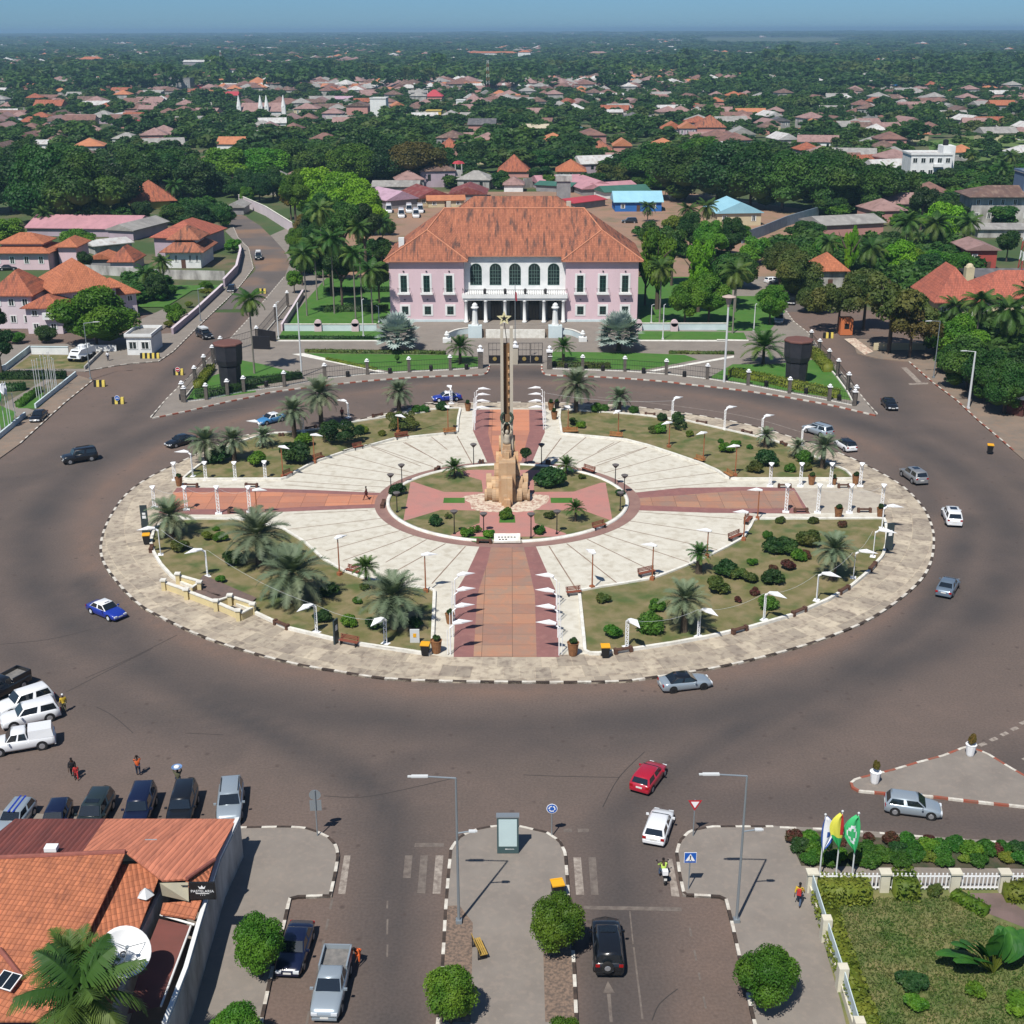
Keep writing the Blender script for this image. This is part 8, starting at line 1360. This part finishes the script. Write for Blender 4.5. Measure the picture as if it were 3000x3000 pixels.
TR += [('B',450,780,560,85,'green','near',"green tree on the slope beside the left street"),('B',465,930,660,85,'mango','near',"dark tree on the slope beside the left street"),('B',560,760,470,110,'dark','near',"dark tree under the autumn-tinted one in the grove"),('B',1130,620,500,60,'mango','mid',"small tree beside the yard dirt and the palace roof"),('B',420,1060,880,60,'green','mid',"small tree just inside the left side fence"),('B',160,370,120,105,'dark','near',"dark tree above the top of the left street"),('B',260,345,90,115,'mango','near',"dark leafy tree behind the curving street wall"),('B',40,350,110,100,'mango','near',"leafy tree behind the olive tent-like shed"),('B',430,540,150,110,'green','near',"green tree filling the left end of the lime row"),('B',1080,900,620,80,'mango','mid',"tree filling the gap between grove and palace roof"),('B',780,1150,700,120,'dark','near',"dark tree low in the middle of the grove"),('B',580,880,520,130,'mango','near',"tree behind the leaning palms of the grove"),
       ('C',1600,720,440,110,'mango','near',"dark tree left of the cream house with pale blue roof"),('C',1750,800,500,120,'green','near',"green tree before the cream house with pale blue roof"),('C',1900,780,480,110,'mango','near',"leafy tree at the yard edge on the right"),('C',1290,720,500,90,'mango','mid',"tree just behind the palace's right roof corner"),('C',1260,1150,760,80,'dark','near',"dark tree touching the palace's right side"),('D',120,560,450,90,'green','mid',"green tree in front of the pale blue roofed cream house"),('D',240,700,520,90,'green','mid',"green tree on the bank above the right street"),('D',130,850,600,120,'mango','near',"dense tree behind the palm with white-painted foot")]
for a in TR: tree(*a[:5],a[5],a[6],a[7])
# ------------------------------------------------------------------ trees, houses and masts beyond the palace
random.seed(21)
TAKEN = []
def take(o,r): TAKEN.append((o.location.x,o.location.y,r))
def bh(c,xl,xr,yb,ye,d,rh,wall,roof,label,kind='gable',**k):
    t,w,h = house(label,c,(xl,yb),(xr,yb),ye,d,rh,wall,roof,kind=kind,z=0,**k); take(t,14); TAKEN.append((t.location.x + w,t.location.y,12)); TAKEN.append((t.location.x + w / 2,t.location.y - 9,9)); q = t.location.y; [TAKEN.append((t.location.x + w / 2,q - dd,13)) for dd in ((22,38) if q > 620 else (20,) if q > 480 else ())]; return t
for a in [('K',455,575,375,335,14,4,'rose','tile2',"salmon pink villa with orange hip roof among far trees",'hip'),('K',5,180,352,335,20,4,'rose','tile2',"long orange-roofed building at the far left edge",'hip'),('K',1215,1330,470,395,15,1,'white','rust',"white windowless hall beneath a telecom mast"),('K',965,1080,525,445,12,0,'grey','greysheet',"grey concrete shell of an unfinished block",'flat'),('K',385,665,455,435,14,1.5,'cream','cream',"long cream-roofed school-like building"),('K',1040,1190,400,350,14,2.5,'grey','whitesheet',"pale-roofed building left of the white hall"),
          ('K',190,400,860,815,14,1.5,'white','whitesheet',"long white-roofed building with white columns above the left trees"),('K',195,350,640,600,13,4,'cream','old',"brown hip-roofed house with cream gable on the left"),('K',670,780,725,705,12,2.5,'rose','redsheet',"bright coral-roofed house in the left suburb"),('K',610,710,690,655,16,1.5,'grey','whitesheet',"long pale shed beside the coral roof"),('K',785,950,650,618,12,2.5,'rose','rosy',"pinkish-roofed long house above the coral roof"),('K',1100,1170,520,500,12,3,'rose','redsheet',"crimson-roofed house left of the church"),('K',1250,1345,560,540,12,3,'rose','redsheet',"red-pink roofed house above the church"),('K',915,1060,745,715,14,4,'grey','rust',"dark rust-roofed house in the left suburb",'hip'),('K',1230,1490,855,815,14,3,'white','orangesheet',"long faded orange roof just above the lime trees"),('K',1340,1420,665,625,10,3,'white','tile2',"orange-roofed white house left of the church"),('K',1665,1800,660,615,14,3,'cream','rosy',"pink-roofed two-storey house right of the church",'hip',),('K',1510,1700,620,590,16,4,'grey','rust',"large rust-red roof behind the church",'hip'),('K',1885,1990,585,560,12,2,'white','lilac',"lilac-roofed building left of the white block"),
          ('L',165,255,660,560,12,0,'white','greysheet',"slender white four-storey block left of centre",'flat'),('L',30,150,655,600,16,2.5,'rose','brown',"brown-roofed building left of the white four-storey block"),('L',705,990,335,300,18,3,'white','tile2',"long orange-roofed institution near the horizon",'hip'),('L',1000,1070,355,295,14,3,'white','tile2',"white orange-roofed block right of the long institution",'hip'),('L',560,820,930,895,20,6,'cream','rust',"huge dark red roofed hall behind the yard",'hip'),('L',550,660,870,835,12,4,'rose','old',"rust hip roof behind the huge hall",'hip'),('L',890,1060,1005,975,14,6,'rose','old',"mossy brown hip-roofed house behind the yard wall",'hip'),('L',1220,1380,1005,985,14,4,'cream','tile2',"orange hip roof behind the pink barracks",'hip'),('L',1400,1530,880,850,14,4,'rose','tile',"orange-red roofed house right of centre",'hip'),('L',1540,1640,860,825,12,3,'rose','orangesheet',"pink and orange house beside the dark mango belt"),('L',1000,1150,665,640,14,3,'cream','rosy',"wide faded brick-coloured roof in the centre"),('L',965,1170,760,725,10,2,'cream','cream',"long dusty cream roof in the centre"),('L',720,870,745,705,14,3,'rose','dark',"grey-roofed pink terrace in the centre"),('L',480,565,665,630,8,0,'yellow','greysheet',"pale yellow box house left of centre",'flat'),('L',475,570,575,545,12,5,'rose','redsheet',"red hip-roofed house left of the mast",'hip'),('L',700,790,590,570,14,5,'rose','rosy',"salmon pyramid-roofed house beside the mast",'hip'),('L',650,700,605,570,8,0,'white','whitesheet',"small white cube house left of the salmon pyramid roof",'flat'),('L',1815,1935,765,730,14,3.5,'white','tile2',"white gabled house with orange roof above the right mango belt"),('L',1460,1590,670,635,12,1.5,'cream','whitesheet',"white-topped shed right of centre"),('L',1295,1375,755,740,10,1,'lilac','lightblue',"small turquoise-roofed house right of centre"),('L',1600,1700,690,665,14,3,'lilac','dark',"slate-roofed house right of centre",'hip'),('L',1610,1720,420,395,14,3,'cream','tile2',"orange-roofed villa near the right treeline",'hip'),('L',1400,1500,330,300,14,3,'yellow','rosy',"yellow arcaded house near the horizon",'hip'),('L',590,720,440,415,16,4,'rose','rust',"wide rust roof left of the mast's top",'hip'),
          ('R',245,335,590,540,12,3,'yellow','tile2',"bright yellow two-storey house with orange roof",'hip'),('R',140,235,610,575,12,3,'rose','tile2',"orange roof left of the bright yellow house",'hip'),('R',80,240,770,720,18,6,'rose','tile',"big brown-orange roof right of centre",'hip'),('R',-20,75,775,725,12,3,'lilac','orangesheet',"lilac-walled house with orange roof"),('R',265,410,790,760,14,3.5,'white','greysheet',"white gabled house with grey roof"),('R',495,605,725,685,12,2,'grey','dark',"grey-blue long house among trees on the right"),('R',1205,1330,510,485,14,3,'cream','blue',"vivid blue-roofed house on the right",'hip'),('R',1055,1310,360,345,18,2,'rose','pinksheet',"long pink-roofed building near the right horizon"),('R',930,1115,715,695,14,2,'lilac','rosy',"long faded rose roof left of the white apartments"),('R',1745,1880,645,595,14,3,'grey','tile2',"grey verandah house with orange roof at the right"),('R',415,520,460,435,14,3,'cream','orangesheet',"cream house with peach roof on the right"),('R',100,185,425,380,12,2,'yellow','whitesheet',"pale yellow house with white roof near the right treeline"),('R',390,480,440,410,12,3,'rose','rosy',"dusty red roof behind the peach roof",'hip'),('R',1600,1660,370,350,12,4,'rose','redsheet',"magenta-roofed house near the right horizon",'hip'),('R',1150,1255,935,905,14,3,'grey','rust',"rust-roofed house left of the white apartment block",'hip')]:
    k = dict(wins=3) if a[5] > 9 and a[6] < 4.5 and random.random() < .6 else {}; bh(*a[:10],a[10] if len(a) > 10 else 'gable',door=False,**k)
def mast(c,x,yb,yt,w,label):
    p = P(c,x,yb); h = HT(c,x,yb,yt); t = thing("lattice_mast",label,"mast",(p.x,p.y,0)); n = 10
    for k in range(n):
        mb = MB(); z0,z1 = h * k / n,h * (k + 1) / n; a,b = w * (1 - .6 * k / n),w * (1 - .6 * (k + 1) / n)
        for sx,sy in ((1,1),(1,-1),(-1,-1),(-1,1)): mb.tube((sx * a,sy * a,z0),(sx * b,sy * b,z1),.14,n=4); mb.tube((sx * a,sy * a,z0),(-sy * b,sx * b,z1),.07,n=4)
        mb.build("section",WALLC['white'] if k % 2 else WALLC['red'],t)
mast('L',830,535,340,1.6,"tall red and white lattice mast left of centre"); mast('K',1255,400,285,1.8,"telecom mast above the white windowless hall"); mast('D',1915,840,260,1.1,"red and white lattice mast at the right edge")
p = P('K',1480,685); TAKEN.append((p.x,p.y,25)); t = thing("church","white church with pointed spires above the left trees","church",(p.x,p.y,0)); mb = MB(); mb.cb(0,8,0,26,16,6); mb.build("wall",WALLC['white'],t); mb = MB(); hip(mb,-13,13,0,16,6,5,gable=True); roofpart(mb,ROOFC['rosy'],t)
for x in (-14,0,4,15): mb = MB(); mb.cb(x,0,0,2.6,2.6,9); mb.lathe([(1.6,9),(1.1,11.5),(.2,16)],8,(x,0,0)); mb.build("spire",WALLC['white'],t)
BZ = "in the dark belt of big trees "
BT = [(20,400,285,62),(85,425,275,66),(160,430,290,66),(215,400,308,48),(262,372,282,52),(325,360,272,48),(378,372,298,42),(120,345,262,48),(435,355,278,48),(495,350,272,52),(552,345,262,48),(608,342,268,48),(668,350,262,46),(728,350,262,46),(785,350,258,50),(835,330,275,35),(700,330,240,40),(1195,335,280,42),(1240,350,268,52),(1292,378,275,60),(1352,385,265,60),(1415,392,270,62),(1475,398,272,58),(1535,400,278,58),(1590,400,288,55),(1640,402,300,50),(1690,392,312,40),(1320,330,258,48),(1400,335,262,44),(1560,350,280,40),(50,340,262,48),(980,318,285,28),(1020,322,280,30),(1060,320,282,28),(1100,318,270,35),(930,312,280,26),(890,318,262,30)]
for i,(x,yb,yt,hw) in enumerate(sorted(BT)):
    lm = {435: 'green',495: 'green',668: 'green',785: 'rust',85: 'mango',160: 'mango',552: 'mango'}.get(x) or ('green' if 1300 < x < 1330 else random.choice(['dark','mango','mango'])); side = "left of the yard" if x < 860 else ("behind the yard" if x < 1120 else "right of the yard")
    o = tree('F',x,yb,yt,hw * 1.12,lm,'near' if hw > 44 else 'mid',"big %s tree %s%s, %s from left in the belt" % (dict(dark="dark",mango="leafy",green="bright green",rust="yellow-brown")[lm],"",side,nth(i) if i < 20 else ("twenty-" + ORD[i - 20] if i < 29 else "thirty-" + ORD[i - 29])),"big trees of the belt behind the palace"); take(o,9)
rows = []; rng = random.Random(4); hs_ = []
def vn(x,y):
    i,j = math.floor(x),math.floor(y); f,g = x - i,y - j; f,g = f * f * (3 - 2 * f),g * g * (3 - 2 * g); h = lambda a,b: math.sin(a * 127.1 + b * 311.7) * 43758.5453 % 1 * 2 - 1
    return (h(i,j) * (1 - f) + h(i + 1,j) * f) * (1 - g) + (h(i,j + 1) * (1 - f) + h(i + 1,j + 1) * f) * g
def noise2(x,y): return vn(x / 62,y / 75) + .6 * vn(x / 27 + 9,y / 33)
y = 385.0
while y < 1250:
    st = 10.5 + (y - 385) * .006; x = -y * .44 - 10
    while x < y * .44 + 10:
        X,Yy = x + rng.uniform(-.4,.4) * st,y + rng.uniform(-.4,.4) * st; x += st
        if -72 < X < 98 and Yy < 480: continue
        if X < 0 and Yy < 455: continue
        u,v = PX(X,Yy,0)
        if R_MEADOW(u,v) if 'R_MEADOW' in globals() else False: continue
        if any((X - a) ** 2 + (Yy - b) ** 2 < (r * .8) ** 2 for a,b,r in TAKEN): continue
        nv = noise2(X,Yy)
        if 2180 < u < 3000 and 400 < v < 500 and u > 2690: nv += .2 if rng.random() < .3 else 9
        if nv > 5: continue
        if (nv > -.1 and rng.random() < (.38 - (Yy - 385) * .00024) * (.35 if u > 2080 and v < 260 else (.6 if u > 1700 else 1))) or rng.random() < .05 and not (v < 160 and u > 2080) and not (v < 170 and u < 1300): hs_.append((X,Yy,u,v))
        else: rows.append((X,Yy,u,v))
    y += st
def zone(u,v):
    h_ = ["at the far left","left of the white four-storey block","above the palace","right of centre","towards the white apartment block","at the far right"][min(5,int(u / 500))]; return h_ + (", lower rows" if v > 330 else (", middle rows" if v > 230 else ", near the horizon"))
ni = 0; FAR = []
rng.shuffle(rows); rows.sort(key=lambda r: r[1] + rng.uniform(0,25))
for X,Yy,u,v in rows:
    R = rng.uniform(3.2,5.6) if noise2(X,Yy) > -.3 else rng.uniform(5.2,8.2); H = R * rng.uniform(1.1,1.4); lm = rng.choice(['mango','dark','dark','mango','mango','green','olive'])
    if -100 < u < 3100 and ni < 170 :
        ni += 1; q = noise2(X * 3,Yy * 3)
        if q > .9 and v > 230: palm_at(X,Yy,rng.uniform(8,12),4.6,'farcoco',"distant palm " + zone(u,v),"distant palms " + zone(u,v),tr='coco',z=0)
        else: tree_at(X,Yy,H,R,lm,'far',"distant %s tree " % dict(dark="dark",mango="deep green",green="fresh green",olive="olive")[lm] + zone(u,v),"distant %s trees " % lm + zone(u,v),seed=rng.randrange(99))
    else: FAR.append((X,Yy,R * 1.08,H,lm))
# shared house meshes of the suburb
HP = []
for i,(w,d,h,rh) in enumerate(((12,10,3.6,2.8),(16,10,3.8,2.8),(10,10,3.8,3.0),(19,11,3.8,2.8),(13,13,6.0,3.2))):
    mb = MB(); mb.box(-w / 2,w / 2,-d / 2,d / 2,0,h); r = MB(); hip(r,-w / 2,w / 2,-d / 2,d / 2,h + .02,rh,ov=.5,gable=(i in (1,3))); g = MB(); g.box(-.6,.6,-d / 2 - .03,-d / 2 + .03,h * .4,h * .8); HP.append((mb,r,g,w,d))
RM = ['rust','rosy','rust','rosy','brown','whitesheet','greysheet','orangesheet','old','rust','brown','rosy','greysheet']; HMC = {}
RN = dict(rust="rust-roofed",rosy="faded rose-roofed",brown="brown-roofed",whitesheet="white-roofed",greysheet="grey-roofed",orangesheet="orange-roofed",old="tile-roofed")
def hm(k,i,m):
    if (k,i,m) not in HMC: mb = HP[i][k]; me = mb.mesh(("wall","roof","window")[k],m); (k == 1) and uvroof(me); HMC[(k,i,m)] = me
    return HMC[(k,i,m)]
hs_.sort(key=lambda r: r[1]); FH = []; nh = 0
for X,Yy,u,v in hs_:
    i = rng.randrange(5); rz = rng.choice([0,.15,-.2,PI / 2,PI / 2 + .2,.3]); rn = rng.choice(RM); wl_ = WALLC[rng.choice(['rose','dirty','cream','grey','dirty','white','lilac'])]
    if -60 < u < 3060 and nh < 215:
        nh += 1; t = thing("house","small %s house %s" % (RN[rn],zone(u,v)),"house",(X,Yy,0),rz,"small %s houses %s" % (RN[rn],zone(u,v))); part("wall",hm(0,i,wl_),t); part("roof",hm(1,i,ROOFC[rn]),t)
        for sx in (-.25,.25): o = part("window",hm(2,i,M_glass),t); o.location = (sx * HP[i][3],0,0)
    else: FH.append((X,Yy,i,rz,rn,wl_))
# far woodland and far town, each one mass
y = 1250.0
while y < 13000:
    st = max(18,y * .016); x = -y * .44
    while x < y * .44:
        X,Yy = x + rng.uniform(-.45,.45) * st,y + rng.uniform(-.45,.45) * st; x += st; u,v = PX(X,Yy,0); nv = noise2(X * .35,Yy * .35)
        if 2050 < u < 2480 and 116 < v < 134 : continue
        if nv > .15 + (.5 if u > 2000 else 0) and rng.random() < .6 or rng.random() < .06:
            for _ in range(3): FH.append((X + rng.uniform(-.4,.4) * st,Yy + rng.uniform(-.4,.4) * st,rng.randrange(5),rng.uniform(0,3),rng.choice(['rosy','rust','rosy','greysheet','orangesheet','rust','whitesheet','brown']),WALLC['dirty']))
            FAR.append((X,Yy + st * .5,st * .25,7,'dark'))
        else: R = st * rng.uniform(.5,.75); FAR.append((X,Yy,R,min(R * 1.2,rng.uniform(7,15)) * (1 + (rng.random() < .04) * .5) * (1.35 if Yy < 2300 and vn(X / 330,Yy / 260) > -.05 else 1),'dark'))
    y += st * .9
LOWC = [crown_arrays(40 + i,nb=10,nl=n_,leaf=lf,spread=.72,flat=.85,core=True) for i,(n_,lf) in enumerate(((260,.17),(240,.17),(220,.18)))]
LOWF = [crown_arrays(60 + i,nb=6,nl=70,leaf=.26,spread=.7,flat=.85,core=False) for i in range(3)]
V_,F_,o_ = [],[],0; VV = {}
wl3 = [leafmat("woodland_a",(.022,.062,.014),(.05,.11,.022),scale=.05,c3=(.06,.105,.022),s3=.02,rand=.01),leafmat("woodland_b",(.032,.085,.016),(.08,.15,.025),scale=.08,c3=(.07,.09,.025),s3=.03,rand=.01),leafmat("woodland_c",(.05,.09,.02),(.09,.13,.03),scale=.06,c3=(.10,.11,.035),s3=.03,rand=.01)]
for k,(X,Yy,R,H,lm) in enumerate(FAR):
    src = LOWC[k % 3] if Yy < 1250 else LOWF[k % 3]; a = k * 1.7; ca,sa = math.cos(a) * R,math.sin(a) * R; V = src[0]; rz = min(R * .9,H * .55)
    W = np.stack([V[:,0] * ca - V[:,1] * sa + X,V[:,0] * sa + V[:,1] * ca + Yy,V[:,2] * rz + H - rz * .8 + gz(Yy)],1); V_.append(W); F_.append(src[1] + o_); o_ += len(V); VV.setdefault(0,[]).append(np.full(len(src[1]),(k * 7919) % 11 // 4 if (k * 7919) % 11 < 9 else 0,dtype=np.int32))
me = np_mesh("distant_woodland",np.concatenate(V_),np.concatenate(F_),wl3); me.polygons.foreach_set('material_index',np.concatenate(VV[0])); put(part("distant_woodland",me),"woodland and treetops stretching to the horizon",None,None,'stuff')
mb = MB(); mk = list(dict.fromkeys(RM + ['whitesheet'])); mats_ = [ROOFC[k] if k in ROOFC else None for k in mk] + [WALLC['dirty'],WALLC['rose']]
for X,Yy,i,rz,rn,wl_ in FH:
    M = Matrix.Translation((X,Yy,gz(Yy))) @ Matrix.Rotation(rz,4,'Z') @ Matrix.Scale(1 if Yy < 1250 else 1.25,4)
    for q,mi in ((HP[i][0],len(mk) + (i % 2)),(HP[i][1],mk.index(rn))): mb.M = M; mb.add(q.v,q.f,mi)
mb.M = None; me = mb.mesh("distant_town",mats_); uvroof(me); put(part("distant_town",me),"small roofs of the town scattered to the horizon",None,None,'stuff')
mb = MB(); mb.flat([P('R',x,y) for x,y in ((60,232),(900,262),(1000,268),(1000,235),(500,222),(200,222))],.3); mb.flat([P('R',x,y) for x,y in ((1390,800),(1700,760),(1950,790),(1950,1000),(1560,960),(1400,900))],.05); struct("meadow",mb,mat("meadow_grass",(.085,.15,.035),(.12,.17,.05),scale=.03,detail=8,c3=(.17,.13,.09),s3=.02,amt3=.5))
# undergrowth between the houses and trees near the palace
def scatter(nm,polys,n,r0,r1,label,lm,hz=.8):
    V_,F_,o_ = [],[],0; rg = np.random.default_rng(9)
    for c,q in polys:
        pts = PP(c,q); xs_ = [p.x for p in pts]; ys_ = [p.y for p in pts]; k = 0; tries = 0
        while k < n and tries < n * 20:
            tries += 1; x,y = rg.uniform(min(xs_),max(xs_)),rg.uniform(min(ys_),max(ys_)); ins = False; j = len(pts) - 1
            for i in range(len(pts)):
                if (pts[i].y > y) != (pts[j].y > y) and x < (pts[j].x - pts[i].x) * (y - pts[i].y) / (pts[j].y - pts[i].y) + pts[i].x: ins = not ins
                j = i
            if not ins: continue
            k += 1; R = rg.uniform(r0,r1); V,F = LOWC[k % 3]; a = rg.uniform(0,6); V_.append(np.stack([(V[:,0] * math.cos(a) - V[:,1] * math.sin(a)) * R + x,(V[:,0] * math.sin(a) + V[:,1] * math.cos(a)) * R + y,V[:,2] * R * hz + R * .4],1)); F_.append(F + o_); o_ += len(V)
    put(part(nm,np_mesh(nm,np.concatenate(V_),np.concatenate(F_),lm)),label,None,None,'stuff')
scatter("undergrowth",[('D',[(420,590),(620,560),(680,640),(600,830),(560,930),(420,800),(345,640)]),('D',[(680,600),(1500,560),(1560,700),(1600,760),(1350,960),(1000,880),(820,840),(720,720)]),('D',[(640,250),(1150,250),(1550,200),(1560,500),(1100,420),(660,380)]),('D',[(1330,1120),(1932,1120),(1932,1480),(1850,1560),(1480,1290)]),('F',[(1965,800),(2300,800),(2450,1060),(2150,1060)]),('R',[(700,1050),(1250,1000),(1900,980),(1900,1060),(1500,1150),(900,1180)])],170,2.0,4.2,"dense undergrowth and bushes between the trees on the right",wl3[1])
scatter("garden_bushes",[('A',[(960,700),(1240,700),(1280,740),(1240,840),(1060,900),(960,800)]),('A',[(1290,120),(1700,120),(1720,260),(1500,260),(1290,230)]),('A',[(150,230),(950,230),(950,100),(150,100)]),('B',[(500,700),(1100,650),(1140,900),(700,930),(430,980)]),('C',[(1210,620),(1850,600),(1920,850),(1500,820),(1220,900)])],60,1.4,3.0,"bushes under the trees left and right of the palace",LM['mango'])
# ------------------------------------------------------------------ haze
hzm = bpy.data.materials.new("haze"); hzm.use_nodes = True; nt = hzm.node_tree; nt.nodes.remove(nt.nodes["Principled BSDF"]); pv = nt.nodes.new("ShaderNodeVolumePrincipled"); pv.inputs["Density"].default_value = HAZE; pv.inputs["Color"].default_value = (.45,.74,1.0,1); pv.inputs["Anisotropy"].default_value = .2; nt.links.new(pv.outputs[0],nt.nodes["Material Output"].inputs["Volume"])
mb = MB(); mb.box(-31000,31000,-100,45000,-1.0,75); put(mb.build("haze",hzm),"thin blue haze over the town",None,None,'stuff')
